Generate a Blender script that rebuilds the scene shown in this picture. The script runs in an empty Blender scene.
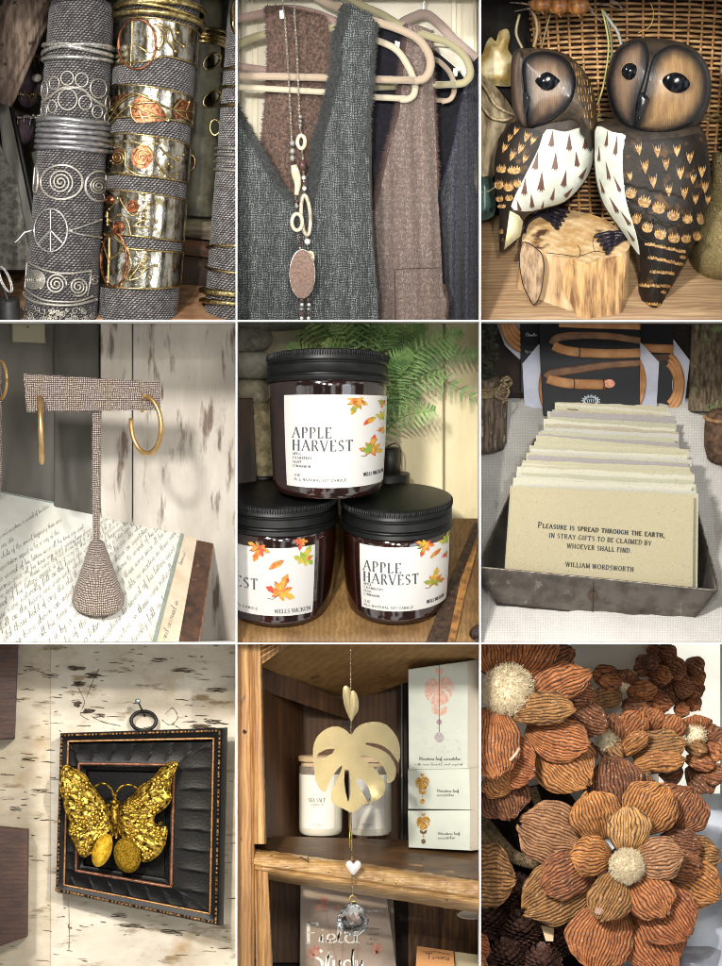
import bpy, bmesh, math, random
from mathutils import Vector, noise as mnoise
import numpy as np

# The place: a cabinet of nine open compartments, each holding a small shop display.
# Working units: 1 unit = 1 mm.  x to the right, y downwards, d away from the viewer.
S = 0.001
def V(x, y, d=0.0): return Vector(((x - 361.0) * S, d * S, (483.0 - y) * S))
R = math.radians
sin, cos, pi, sqrt = math.sin, math.cos, math.pi, math.sqrt
COL = bpy.context.scene.collection
rnd = random.Random(7)
CELL = None      # (x0, x1, y0, y1) of the compartment being filled
ORG = {}

def hexc(h):
    if not isinstance(h, str): return (*h[:3], 1.0)
    h = h.lstrip('#'); o = []
    for i in (0, 2, 4):
        c = int(h[i:i+2], 16) / 255.0
        o.append(c / 12.92 if c <= .04045 else ((c + .055) / 1.055) ** 2.4)
    return (*o, 1.0)

# ------------------------------------------------------------------ materials
MATS = {}
def M(name, c1, c2=None, rough=.5, metal=0.0, scale=.1, stretch=(1, 1, 1), lo=.4, hi=.6, detail=5,
      spots=None, spots2=None, bump=0.0, bscale=.5, bstretch=(1, 1, 1), weave=None, coat=0.0, uv=False,
      sheen=0.0, rvar=0.0, dist=0.0, wave=None, rot=(0, 0, 0), spec=None, emit=0, trans=0, ior=1.45, fade=None):
    if name in MATS: return MATS[name]
    m = bpy.data.materials.new(name); m.use_nodes = True
    nt = m.node_tree; n = nt.nodes; L = nt.links.new
    b = n['Principled BSDF']
    b.inputs['Roughness'].default_value = rough
    b.inputs['Metallic'].default_value = metal
    if coat: b.inputs['Coat Weight'].default_value = coat; b.inputs['Coat Roughness'].default_value = .06
    if sheen: b.inputs['Sheen Weight'].default_value = sheen; b.inputs['Sheen Roughness'].default_value = .4
    if spec is not None: b.inputs['Specular IOR Level'].default_value = spec
    if emit: b.inputs['Emission Color'].default_value = hexc(c1); b.inputs['Emission Strength'].default_value = emit
    if trans: b.inputs['Transmission Weight'].default_value = trans; b.inputs['IOR'].default_value = ior
    tc = n.new('ShaderNodeTexCoord')
    src = tc.outputs['UV' if uv else 'Object']
    k = 1.0 if uv else 1000.0
    def mapped(st, sc):
        mp = n.new('ShaderNodeMapping'); L(src, mp.inputs[0])
        mp.inputs['Rotation'].default_value = rot
        mp.inputs['Scale'].default_value = (k * sc * st[0], k * sc * st[1], k * sc * st[2])
        return mp.outputs[0]
    def noise_(st, sc, det=5, ds=0.0):
        t = n.new('ShaderNodeTexNoise'); L(mapped(st, sc), t.inputs['Vector'])
        t.inputs['Scale'].default_value = 1.0; t.inputs['Detail'].default_value = det
        t.inputs['Roughness'].default_value = .6; t.inputs['Distortion'].default_value = ds
        return t.outputs['Fac']
    def ramp(f, a, c):
        r = n.new('ShaderNodeMapRange'); L(f, r.inputs[0]); r.inputs[1].default_value = a; r.inputs[2].default_value = c
        return r.outputs[0]
    def mix(f, a, c, mode='MIX'):
        x = n.new('ShaderNodeMix'); x.data_type = 'RGBA'; x.blend_type = mode
        if isinstance(f, float): x.inputs[0].default_value = f
        else: L(f, x.inputs[0])
        for i, q in ((6, a), (7, c)):
            if isinstance(q, tuple): x.inputs[i].default_value = q
            else: L(q, x.inputs[i])
        return x.outputs[2]
    col = hexc(c1)
    nf = None
    if c2:
        nf = noise_(stretch, scale, detail, dist)
        col = mix(ramp(nf, lo, hi), hexc(c1), hexc(c2))
    if wave:   # (colour, scale per mm, axis, distortion, amount)  wood grain
        w = n.new('ShaderNodeTexWave'); L(mapped(wave[5] if len(wave) > 5 else (1, 1, 1), wave[1]), w.inputs[0]); w.bands_direction = wave[2]
        w.inputs['Scale'].default_value = 1.0; w.inputs['Distortion'].default_value = wave[3]
        w.inputs['Detail'].default_value = 4; w.inputs['Detail Scale'].default_value = 1.5
        mm = n.new('ShaderNodeMath'); mm.operation = 'MULTIPLY'; L(w.outputs['Fac'], mm.inputs[0]); mm.inputs[1].default_value = wave[4]
        col = mix(mm.outputs[0], col, hexc(wave[0]))
    for sp in (spots, spots2):   # (colour, scale, lo, hi, stretch)
        if sp:
            f = ramp(noise_(sp[4] if len(sp) > 4 else (1, 1, 1), sp[1], 4), sp[2], sp[3])
            col = mix(f, col, hexc(sp[0]))
    hsrc = None
    if weave:   # (colour of gaps, pitch mm, contrast, distortion, diag)
        gap, pitch, con, ds = weave[:4]
        diag = weave[4] if len(weave) > 4 else 0
        ax = ('X', 'Y') if uv else ('X', 'Z')
        if diag: ax = ('DIAGONAL', 'Y') if uv else ('DIAGONAL', 'Z')
        hs = []
        for j, a in enumerate(ax):
            w = n.new('ShaderNodeTexWave'); L(mapped((1, 1, 1), .314 / pitch), w.inputs[0]); w.bands_direction = a
            w.inputs['Scale'].default_value = 1.0; w.inputs['Distortion'].default_value = ds
            w.inputs['Detail'].default_value = 2; w.inputs['Detail Scale'].default_value = .7
            hs.append(w.outputs['Fac'])
        mm = n.new('ShaderNodeMath'); mm.operation = 'MULTIPLY'; L(hs[0], mm.inputs[0]); L(hs[1], mm.inputs[1])
        r = ramp(mm.outputs[0], .05, .05 + .6 / max(con, .01))
        nn = noise_((1, 1, 1), .8 / pitch, 2)
        m2 = n.new('ShaderNodeMath'); m2.operation = 'MULTIPLY'; L(r, m2.inputs[0]); L(ramp(nn, .15, .6), m2.inputs[1])
        col = mix(m2.outputs[0], hexc(gap), col)
        hsrc = m2.outputs[0]
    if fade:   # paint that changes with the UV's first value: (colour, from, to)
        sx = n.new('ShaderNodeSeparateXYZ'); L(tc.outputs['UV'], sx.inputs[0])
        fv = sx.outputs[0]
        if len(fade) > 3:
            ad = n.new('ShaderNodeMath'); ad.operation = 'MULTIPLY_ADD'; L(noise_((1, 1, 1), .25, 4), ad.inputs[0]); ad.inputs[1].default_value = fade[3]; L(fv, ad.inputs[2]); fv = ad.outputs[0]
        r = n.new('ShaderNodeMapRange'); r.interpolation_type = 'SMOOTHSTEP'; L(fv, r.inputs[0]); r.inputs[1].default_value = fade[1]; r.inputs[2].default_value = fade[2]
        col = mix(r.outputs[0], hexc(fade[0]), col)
    if isinstance(col, tuple): b.inputs['Base Color'].default_value = col
    else: L(col, b.inputs['Base Color'])
    if rvar:
        r = n.new('ShaderNodeMapRange'); L(noise_((1, 1, 1), scale * 2.3, 4), r.inputs[0])
        r.inputs[1].default_value = .3; r.inputs[2].default_value = .7
        r.inputs[3].default_value = max(.02, rough - rvar); r.inputs[4].default_value = min(1, rough + rvar)
        L(r.outputs[0], b.inputs['Roughness'])
    if bump:
        bp = n.new('ShaderNodeBump'); bp.inputs['Strength'].default_value = min(1.0, bump); bp.inputs['Distance'].default_value = S * max(1, bump)
        if hsrc is not None: L(hsrc, bp.inputs['Height'])
        else: L(noise_(bstretch, bscale, 5), bp.inputs['Height'])
        L(bp.outputs[0], b.inputs['Normal'])
    MATS[name] = m
    return m

# ------------------------------------------------------------------ mesh builder
class MB:
    def __init__(s): s.v = []; s.f = []; s.uv = []
    def add(s, verts, faces, uvs=None):
        o = len(s.v); s.v += [tuple(p) for p in verts]
        s.uv += list(uvs) if uvs is not None else [(p[0], p[1]) for p in verts]
        s.f += [tuple(i + o for i in f) for f in faces]; return s
    def grid(s, fn, nu, nv, cu=False, cv=False, uvf=None):
        """fn(u,v) u,v in 0..1"""
        vs = []; uvs = []
        for j in range(nv if cv else nv + 1):
            for i in range(nu if cu else nu + 1):
                u, v = i / nu, j / nv
                vs.append(fn(u, v)); uvs.append(uvf(u, v) if uvf else vs[-1][:2])
        W = nu if cu else nu + 1; H = nv if cv else nv + 1
        fs = [(j * W + i, j * W + (i + 1) % W, ((j + 1) % H) * W + (i + 1) % W, ((j + 1) % H) * W + i) for j in range(nv) for i in range(nu)]
        return s.add(vs, fs, uvs)
    def tube(s, pts, r, seg=6, closed=False, caps=True, flat=1.0):
        """pts list of (x,y,d); r number or list"""
        P = [Vector(p) for p in pts]; n = len(P)
        if n < 2: return s
        rs = r if isinstance(r, (list, tuple)) else [r] * n
        vs = []; up = None
        for i in range(n):
            a = P[(i - 1) % n] if (closed or i > 0) else P[i]
            b = P[(i + 1) % n] if (closed or i < n - 1) else P[i]
            t = b - a
            if t.length < 1e-9: t = Vector((1, 0, 0))
            t.normalize()
            if up is None:
                up = Vector((0, 0, 1)) if abs(t.z) < .9 else Vector((0, 1, 0))
            sd = t.cross(up)
            if sd.length < 1e-6: sd = t.cross(Vector((.3, 1, .2)))
            sd.normalize(); up = sd.cross(t).normalized()
            for k in range(seg):
                an = 2 * pi * k / seg
                vs.append(tuple(P[i] + sd * (rs[i] * cos(an)) + up * (rs[i] * flat * sin(an))))
        fs = []
        for i in range(n if closed else n - 1):
            j = (i + 1) % n
            for k in range(seg):
                l = (k + 1) % seg
                fs.append((i * seg + k, i * seg + l, j * seg + l, j * seg + k))
        if not closed and caps:
            fs.append(tuple(range(seg))); fs.append(tuple(reversed(range((n - 1) * seg, n * seg))))
        return s.add(vs, fs, [(0, 0)] * len(vs)) if False else s.add(vs, fs)
    def box(s, x0, x1, y0, y1, d0, d1, bev=0):
        b = bev
        if b:
            vs = [(x0 + b, y0 + b, d0), (x1 - b, y0 + b, d0), (x1 - b, y1 - b, d0), (x0 + b, y1 - b, d0),
                  (x0, y0, d0 + b), (x1, y0, d0 + b), (x1, y1, d0 + b), (x0, y1, d0 + b),
                  (x0, y0, d1), (x1, y0, d1), (x1, y1, d1), (x0, y1, d1)]
            fs = [(0, 1, 2, 3), (0, 4, 5, 1), (1, 5, 6, 2), (2, 6, 7, 3), (3, 7, 4, 0), (4, 8, 9, 5), (5, 9, 10, 6), (6, 10, 11, 7), (7, 11, 8, 4), (8, 11, 10, 9)]
            return s.add(vs, fs)
        vs = [(x, y, d) for d in (d0, d1) for y in (y0, y1) for x in (x0, x1)]
        return s.add(vs, [(0, 1, 3, 2), (4, 6, 7, 5), (0, 4, 5, 1), (2, 3, 7, 6), (0, 2, 6, 4), (1, 5, 7, 3)])
    def slab(s, quad, thick, bev=0.0, dirv=(0, 0, 1), n=1):
        """quad: four 3D corners (front face, TL TR BR BL); extruded by thick along dirv; bevelled rim"""
        q = [Vector(p) for p in quad]; c = sum(q, Vector()) / 4; e = Vector(dirv) * thick
        if bev:
            fr = [p + (c - p).normalized() * bev * 1.41 for p in q]; mid = [p + Vector(dirv) * bev for p in q]; bk = [p + e for p in q]
            vs = fr + mid + bk
            fs = [(0, 1, 2, 3)] + [(i, 4 + i, 4 + (i + 1) % 4, (i + 1) % 4) for i in range(4)] + [(4 + i, 8 + i, 8 + (i + 1) % 4, 4 + (i + 1) % 4) for i in range(4)] + [(8, 11, 10, 9)]
        else:
            vs = q + [p + e for p in q]
            fs = [(0, 1, 2, 3), (7, 6, 5, 4)] + [(i, 4 + i, 4 + (i + 1) % 4, (i + 1) % 4) for i in range(4)]
        return s.add([tuple(v) for v in vs], fs)
    def ball(s, c, r, n=8, m=6, sc=(1, 1, 1)):
        return s.grid(lambda u, v: (c[0] + r * sc[0] * sin(pi * (v * .998 + .001)) * cos(2 * pi * u), c[1] - r * sc[1] * cos(pi * (v * .998 + .001)), c[2] + r * sc[2] * sin(pi * (v * .998 + .001)) * sin(2 * pi * u)), n, m, cu=True)
    def prism(s, poly, d0, d1, fn=None):
        """closed prism of a 2D outline between depths; fn(x,y)->depth offset"""
        v2, f2 = fill_poly(poly, None)
        g = fn or (lambda x, y: 0)
        a = [(x, y, d0 + g(x, y)) for x, y in v2]; b = [(x, y, d1 + g(x, y)) for x, y in v2]
        s.add(a, f2); s.add(b, f2)
        n = len(poly)
        vs = [(x, y, d0 + g(x, y)) for x, y in poly] + [(x, y, d1 + g(x, y)) for x, y in poly]
        return s.add(vs, [(i, (i + 1) % n, n + (i + 1) % n, n + i) for i in range(n)])
    def sheet(s, poly, step, fn, thick=0.0, uvf=None, holes=()):
        """outline filled with a fine grid; fn(x,y)->depth or (x,y,d)"""
        v2, f2 = fill_poly(poly, step, holes)
        def q(x, y):
            r = fn(x, y)
            return r if isinstance(r, tuple) else (x, y, r)
        a = [q(x, y) for x, y in v2]
        s.add(a, f2, [uvf(x, y) for x, y in v2] if uvf else [(x, y) for x, y in v2])
        if thick:
            s.add([(p[0], p[1], p[2] + thick) for p in a], f2)
            P = resample(poly, step or 5)
            n = len(P); pa = [q(x, y) for x, y in P]
            s.add(pa + [(p[0], p[1], p[2] + thick) for p in pa], [(i, (i + 1) % n, n + (i + 1) % n, n + i) for i in range(n)])
        return s
    def lathe(s, cx, d0, prof, tilt=0.0, seg=48, lean=0.0, a0=0.0, a1=None, wob=None):
        """prof [(r, y)], cx number or function of y, tilt number or function (ring's y shift per unit towards the viewer)"""
        cf = cx if callable(cx) else (lambda y: cx)
        tf = tilt if callable(tilt) else (lambda y: tilt)
        full = a1 is None
        n = len(prof)
        def fn(u, v):
            a = (2 * pi * u - pi) if full else a0 + (a1 - a0) * u
            r, y = prof[min(n - 1, int(round(v * (n - 1))))]
            if wob: r += wob(a, y) * min(1, r / 3)
            return (cf(y) + r * sin(a), y + tf(y) * r * cos(a) + lean * r * sin(a), d0 - r * cos(a))
        def uvf(u, v):
            r, y = prof[min(n - 1, int(round(v * (n - 1))))]
            a = (2 * pi * u - pi) if full else a0 + (a1 - a0) * u
            return (a * max(p[0] for p in prof), y)
        return s.grid(fn, seg, n - 1, cu=full, uvf=uvf)
    def build(s, name, mat, parent=None, smooth=True, label=None, cat=None, group=None, kind=None, solid=0.0, sub=0, clip=True, weld=False):
        if not s.v: s.v = []
        P = np.array(s.v, dtype=float)
        W = np.empty_like(P); W[:, 0] = (P[:, 0] - 361) * S; W[:, 1] = P[:, 2] * S; W[:, 2] = (483 - P[:, 1]) * S
        if parent is None:
            org = (W.min(0) + W.max(0)) / 2; org[2] = W[:, 2].min()
        else: org = np.array(ORG[parent.name])
        me = bpy.data.meshes.new(name); me.from_pydata((W - org).tolist(), [], s.f)
        uvl = me.uv_layers.new(name='uv'); U = np.array(s.uv, dtype=float)
        idx = np.empty(len(me.loops), dtype=np.int32); me.loops.foreach_get('vertex_index', idx)
        uvl.data.foreach_set('uv', U[idx].ravel())
        if clip and CELL:
            x0, x1, y0, y1 = CELL
            out = (P[:, 0].min() < x0, P[:, 0].max() > x1, P[:, 1].min() < y0, P[:, 1].max() > y1)
            need = any(out) or weld
        else: out = (0, 0, 0, 0); need = weld
        if need:
            bm = bmesh.new(); bm.from_mesh(me)
            if weld: bmesh.ops.remove_doubles(bm, verts=bm.verts, dist=weld * S)
            e = .25
            for o, co, no in zip(out, ((x0 + e, 0), (x1 - e, 0), (0, y0 + e), (0, y1 - e)) if any(out) else ((0, 0),) * 4, ((-1, 0, 0), (1, 0, 0), (0, 0, 1), (0, 0, -1))):
                if o:
                    w = Vector(((co[0] - 361) * S, 0, (483 - co[1]) * S)) - Vector(org)
                    bmesh.ops.bisect_plane(bm, geom=bm.verts[:] + bm.edges[:] + bm.faces[:], dist=1e-7, plane_co=w, plane_no=no, clear_outer=True)
            bm.to_mesh(me); bm.free()
        if smooth:
            me.polygons.foreach_set('use_smooth', [True] * len(me.polygons))
            if smooth is not True: me.set_sharp_from_angle(angle=R(smooth))
        me.materials.append(mat)
        o = bpy.data.objects.new(name, me); COL.objects.link(o)
        if parent is not None: o.parent = parent
        else: o.location = org
        ORG[o.name] = tuple(org)
        tag(o, label, cat, group, kind)
        if solid:
            md = o.modifiers.new('thickness', 'SOLIDIFY'); md.thickness = solid * S; md.offset = 0
        if sub:
            md = o.modifiers.new('smooth', 'SUBSURF'); md.levels = sub; md.render_levels = sub
        return o

def tag(o, label=None, cat=None, group=None, kind=None):
    if label: o['label'] = label
    if cat: o['category'] = cat
    if group: o['group'] = group
    if kind: o['kind'] = kind
    return o
def thing(name, label, cat, at, group=None):
    o = bpy.data.objects.new(name, None); COL.objects.link(o); o.location = V(*at); o.empty_display_size = .01
    ORG[o.name] = tuple(o.location)
    return tag(o, label, cat, group)

# ------------------------------------------------------------------ 2D helpers
def resample(poly, step, closed=True):
    out = []; n = len(poly)
    for i in range(n if closed else n - 1):
        a, b = poly[i], poly[(i + 1) % n]
        l = math.dist(a, b); k = max(1, int(math.ceil(l / step)))
        for j in range(k): out.append(tuple(a[c] + (b[c] - a[c]) * j / k for c in range(len(a))))
    if not closed: out.append(tuple(poly[-1]))
    return out
def smooth_pts(pts, n=6, closed=False):
    """Catmull-Rom through pts (2D or 3D)"""
    m = len(pts); out = []
    rng = range(m if closed else m - 1)
    for i in rng:
        g = lambda k: pts[k % m] if closed else pts[max(0, min(m - 1, k))]
        p0, p1, p2, p3 = g(i - 1), g(i), g(i + 1), g(i + 2)
        for j in range(n):
            t = j / n
            out.append(tuple(.5 * ((2 * b) + (c - a) * t + (2 * a - 5 * b + 4 * c - d) * t * t + (3 * b - a - 3 * c + d) * t ** 3) for a, b, c, d in zip(p0, p1, p2, p3)))
    if not closed: out.append(tuple(pts[-1]))
    return out
def inside(poly, x, y):
    c = False; n = len(poly); j = n - 1
    for i in range(n):
        xi, yi = poly[i]; xj, yj = poly[j]
        if (yi > y) != (yj > y) and x < (xj - xi) * (y - yi) / (yj - yi) + xi: c = not c
        j = i
    return c
def fill_poly(poly, step, holes=()):
    from mathutils.geometry import delaunay_2d_cdt
    P = [tuple(p) for p in (resample(poly, step) if step else poly)]
    n = len(P); pts = [Vector(p) for p in P]; hed = []
    for h in holes:
        H = resample(h, step or 5); o = len(pts); pts += [Vector(p) for p in H]; hed += [(o + i, o + (i + 1) % len(H)) for i in range(len(H))]
    if step:
        xs = [p[0] for p in P]; ys = [p[1] for p in P]
        y = min(ys) + step * .5; k = 0
        while y < max(ys):
            x = min(xs) + step * (.5 if k % 2 else .0)
            while x < max(xs):
                if inside(P, x, y) and edge_dist(P, x, y) > step * .35: pts.append(Vector((x, y)))
                x += step
            y += step * .87; k += 1
    v, e, f = delaunay_2d_cdt(pts, [(i, (i + 1) % n) for i in range(n)] + hed, [], 1, 1e-5)[:3]
    if not f: v, e, f = delaunay_2d_cdt(pts, [], [list(range(n))], 1, 1e-5)[:3]
    v = [(q.x, q.y) for q in v]
    f = [tuple(t) for t in f if inside(P, sum(v[i][0] for i in t) / len(t), sum(v[i][1] for i in t) / len(t)) and not any(inside(h, sum(v[i][0] for i in t) / len(t), sum(v[i][1] for i in t) / len(t)) for h in holes)]
    return v, f
def zz(ox, oy, k): return lambda pts: [(ox + p[0] / k, oy + p[1] / k) for p in pts]
def arc(cx, cy, rx, ry, a0, a1, n=10): return [(cx + rx * cos(R(a0 + (a1 - a0) * i / n)), cy + ry * sin(R(a0 + (a1 - a0) * i / n))) for i in range(n + 1)]
def ell(cx, cy, rx, ry, n=24, rot=0.0):
    c, s_ = cos(R(rot)), sin(R(rot))
    return [(cx + rx * cos(2 * pi * i / n) * c - ry * sin(2 * pi * i / n) * s_, cy + rx * cos(2 * pi * i / n) * s_ + ry * sin(2 * pi * i / n) * c) for i in range(n)]
def spiral(cx, cy, r0, r1, turns, a0=0.0, n=22, asp=1.0):
    N = int(n * turns); return [(cx + (r0 + (r1 - r0) * i / N) * cos(a0 + 2 * pi * turns * i / N) * asp, cy + (r0 + (r1 - r0) * i / N) * sin(a0 + 2 * pi * turns * i / N)) for i in range(N + 1)]
_ED = {}
def edge_dist(poly, x, y):
    k = id(poly)
    if k not in _ED or _ED[k][0] is not poly:
        A = np.array(poly, float); B = np.roll(A, -1, 0); D = B - A
        _ED[k] = (poly, A, D, (D * D).sum(1) + 1e-9)
    _, A, D, L2 = _ED[k]
    q = np.array((x, y)) - A; t = np.clip((q * D).sum(1) / L2, 0, 1)[:, None]
    e = q - t * D
    return float(sqrt((e * e).sum(1).min()))
def lerp(a, b, t): return a + (b - a) * t
def interp(x, xs, ys):
    return float(np.interp(x, xs, ys))
def nz(x, y, z=0.0, s=1.0): return mnoise.noise(Vector((x * s, y * s, z)))
def fbm(x, y, z=0.0, s=1.0): return mnoise.fractal(Vector((x * s, y * s, z)), .6, 2.0, 4)

# ------------------------------------------------------------------ lettering (own stroke alphabet)
A_ = arc
GL = {
 'A': (.75, [[(0, 1), (.37, 0)], [(.37, 0), (.75, 1)], [(.14, .64), (.61, .64)]]),
 'B': (.6, [[(.1, 0), (.1, 1)], [(.1, 0), (.35, 0)] + A_(.35, .24, .2, .24, -90, 90, 6) + [(.1, .48)], [(.35, .48)] + A_(.35, .74, .25, .26, -90, 90, 6) + [(.1, 1)]]),
 'C': (.7, [A_(.4, .5, .38, .5, -40, -320, 12)]),
 'D': (.75, [[(.1, 0), (.1, 1)], [(.1, 0), (.3, 0)] + A_(.3, .5, .42, .5, -90, 90, 8) + [(.1, 1)]]),
 'E': (.6, [[(.1, 0), (.1, 1)], [(.1, 0), (.56, 0), (.56, .14)], [(.1, .48), (.45, .48)], [(.1, 1), (.58, 1), (.58, .85)]]),
 'F': (.55, [[(.1, 0), (.1, 1)], [(.1, 0), (.54, 0), (.54, .14)], [(.1, .48), (.42, .48)]]),
 'G': (.75, [A_(.4, .5, .38, .5, -40, -320, 12) + [(.72, .55)], [(.5, .55), (.75, .55)]]),
 'H': (.75, [[(.1, 0), (.1, 1)], [(.65, 0), (.65, 1)], [(.1, .48), (.65, .48)]]),
 'I': (.25, [[(.12, 0), (.12, 1)]]),
 'J': (.4, [[(.3, 0), (.3, .8)] + A_(.12, .8, .18, .2, 0, 120, 5)]),
 'K': (.7, [[(.1, 0), (.1, 1)], [(.62, 0), (.12, .55)], [(.28, .4), (.68, 1)]]),
 'L': (.58, [[(.1, 0), (.1, 1)], [(.1, 1), (.55, 1), (.55, .82)]]),
 'M': (.9, [[(.1, 1), (.1, 0)], [(.1, 0), (.45, .95)], [(.45, .95), (.8, 0)], [(.8, 0), (.8, 1)]]),
 'N': (.75, [[(.1, 1), (.1, 0)], [(.1, 0), (.66, 1)], [(.66, 1), (.66, 0)]]),
 'O': (.8, [A_(.4, .5, .37, .5, -90, 270, 16)]),
 'P': (.6, [[(.1, 0), (.1, 1)], [(.1, 0), (.32, 0)] + A_(.32, .26, .24, .26, -90, 90, 6) + [(.1, .52)]]),
 'Q': (.8, [A_(.4, .5, .37, .5, -90, 270, 16), [(.4, .75), (.75, 1.1)]]),
 'R': (.68, [[(.1, 0), (.1, 1)], [(.1, 0), (.32, 0)] + A_(.32, .25, .22, .25, -90, 90, 6) + [(.1, .5)], [(.34, .5), (.66, 1)]]),
 'S': (.55, [A_(.28, .25, .2, .25, -20, -210, 7) + A_(.28, .75, .22, .25, -60, 140, 7)]),
 'T': (.66, [[(.33, 0), (.33, 1)], [(.02, .14), (.02, 0), (.64, 0), (.64, .14)]]),
 'U': (.72, [[(.1, 0), (.1, .65)] + A_(.36, .65, .26, .35, 180, 0, 8) + [(.62, 0)]]),
 'V': (.75, [[(0, 0), (.38, 1)], [(.38, 1), (.75, 0)]]),
 'W': (1.05, [[(0, 0), (.28, 1)], [(.28, 1), (.52, 0)], [(.52, 0), (.78, 1)], [(.78, 1), (1.05, 0)]]),
 'X': (.7, [[(0, 0), (.7, 1)], [(.66, 0), (.04, 1)]]),
 'Y': (.7, [[(0, 0), (.35, .5)], [(.7, 0), (.35, .5)], [(.35, .5), (.35, 1)]]),
 'Z': (.62, [[(.05, 0), (.58, 0)], [(.58, 0), (.03, 1)], [(.03, 1), (.6, 1)]]),
 ',': (.2, [[(.1, .9), (.12, 1), (.04, 1.2)]]), '.': (.2, [[(.08, .93), (.12, 1)]]), '-': (.45, [[(.05, .55), (.4, .55)]]),
 '2': (.55, [A_(.27, .27, .22, .27, -170, 20, 6) + [(.05, 1)], [(.05, 1), (.52, 1)]]),
 '1': (.4, [[(.05, .15), (.22, 0), (.22, 1)]]), '0': (.6, [A_(.3, .5, .25, .5, -90, 270, 14)]),
}
# lower case, x-height .55..1, used upright (serif) and joined up (script)
LC = {
 'a': (.5, [A_(.24, .78, .2, .22, -30, -340, 9) + [(.44, .55), (.44, .95), (.54, 1)]]),
 'b': (.46, [[(.04, .95), (.2, .35), (.16, .0), (.06, .1), (.08, .9)] + A_(.22, .8, .16, .2, 160, -130, 8) + [(.46, .7)]]),
 'c': (.4, [A_(.24, .78, .18, .22, -50, -310, 8) + [(.42, .95)]]),
 'd': (.52, [A_(.22, .78, .18, .22, -30, -340, 9) + [(.46, 0), (.42, .95), (.54, 1)]]),
 'e': (.4, [[(.02, .95), (.34, .75)] + A_(.22, .72, .14, .17, -10, -190, 6) + A_(.24, .82, .16, .18, 180, 30, 5)]),
 'f': (.36, [[(.02, .9), (.24, .3), (.26, .02), (.16, .1), (.14, 1.0), (.1, 1.4), (.22, 1.2), (.18, .9), (.38, .8)]]),
 'g': (.48, [A_(.22, .78, .18, .22, -30, -340, 9) + [(.42, .55), (.4, 1.3), (.22, 1.45), (.12, 1.3), (.48, .95)]]),
 'h': (.5, [[(.02, .95), (.2, .3), (.18, 0), (.08, .1), (.06, 1), (.12, .68), (.26, .56), (.36, .68), (.36, .95), (.5, .98)]]),
 'i': (.24, [[(.0, .95), (.12, .56), (.12, .95), (.24, .95)], [(.15, .32), (.17, .36)]]),
 'l': (.28, [[(.0, .95), (.18, .35), (.18, 0), (.08, .1), (.08, .9), (.16, 1), (.28, .93)]]),
 'm': (.74, [[(.02, .6), (.08, .56), (.08, 1), (.14, .66), (.26, .56), (.32, .66), (.32, 1), (.38, .66), (.5, .56), (.58, .66), (.58, .95), (.74, .96)]]),
 'n': (.5, [[(.02, .6), (.08, .56), (.08, 1), (.14, .66), (.26, .56), (.34, .66), (.34, .95), (.5, .96)]]),
 'o': (.44, [A_(.2, .78, .17, .22, -80, -440, 11) + [(.44, .62)]]),
 'p': (.48, [[(.02, .62), (.1, .55), (.04, 1.45)], [(.09, .75)] + A_(.22, .77, .16, .22, 190, 480, 9) + [(.46, .9)]]),
 'r': (.38, [[(.0, .92), (.1, .5), (.14, .6), (.3, .62), (.28, .92), (.4, .95)]]),
 's': (.34, [[(.0, .95), (.2, .5), (.28, .8), (.22, 1), (.06, .95), (.36, .9)]]),
 't': (.3, [[(.0, .9), (.16, .15), (.12, .92), (.3, .95)], [(.0, .42), (.32, .38)]]),
 'u': (.48, [[(.02, .6), (.08, .56), (.08, .9), (.18, 1), (.34, .85), (.36, .56), (.36, .95), (.48, .96)]]),
 'v': (.42, [[(.02, .6), (.1, .58), (.18, 1), (.34, .6), (.44, .64)]]),
 'w': (.62, [[(.02, .6), (.1, .56), (.14, .98), (.3, .6), (.36, .98), (.52, .56), (.62, .64)]]),
 'x': (.4, [[(.02, .6), (.32, .98), (.42, .92)], [(.34, .56), (.02, 1)]]),
 'y': (.46, [[(.02, .6), (.08, .56), (.1, .9), (.2, .98), (.36, .56), (.3, 1.3), (.16, 1.42), (.12, 1.28), (.46, .94)]]),
}
def ribbon(mb, pts, w, fn):
    """flat stroke of width list w along 2D pts mapped by fn(x,y)->3D"""
    n = len(pts)
    if n < 2: return
    L, Rr = [], []
    for i in range(n):
        a = pts[max(0, i - 1)]; b = pts[min(n - 1, i + 1)]
        dx, dy = b[0] - a[0], b[1] - a[1]; l = math.hypot(dx, dy) or 1e-6
        nx, ny = -dy / l * w[i] / 2, dx / l * w[i] / 2
        L.append(fn(pts[i][0] + nx, pts[i][1] + ny)); Rr.append(fn(pts[i][0] - nx, pts[i][1] - ny))
    mb.add(L + Rr, [(i, i + 1, n + i + 1, n + i) for i in range(n - 1)])
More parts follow.
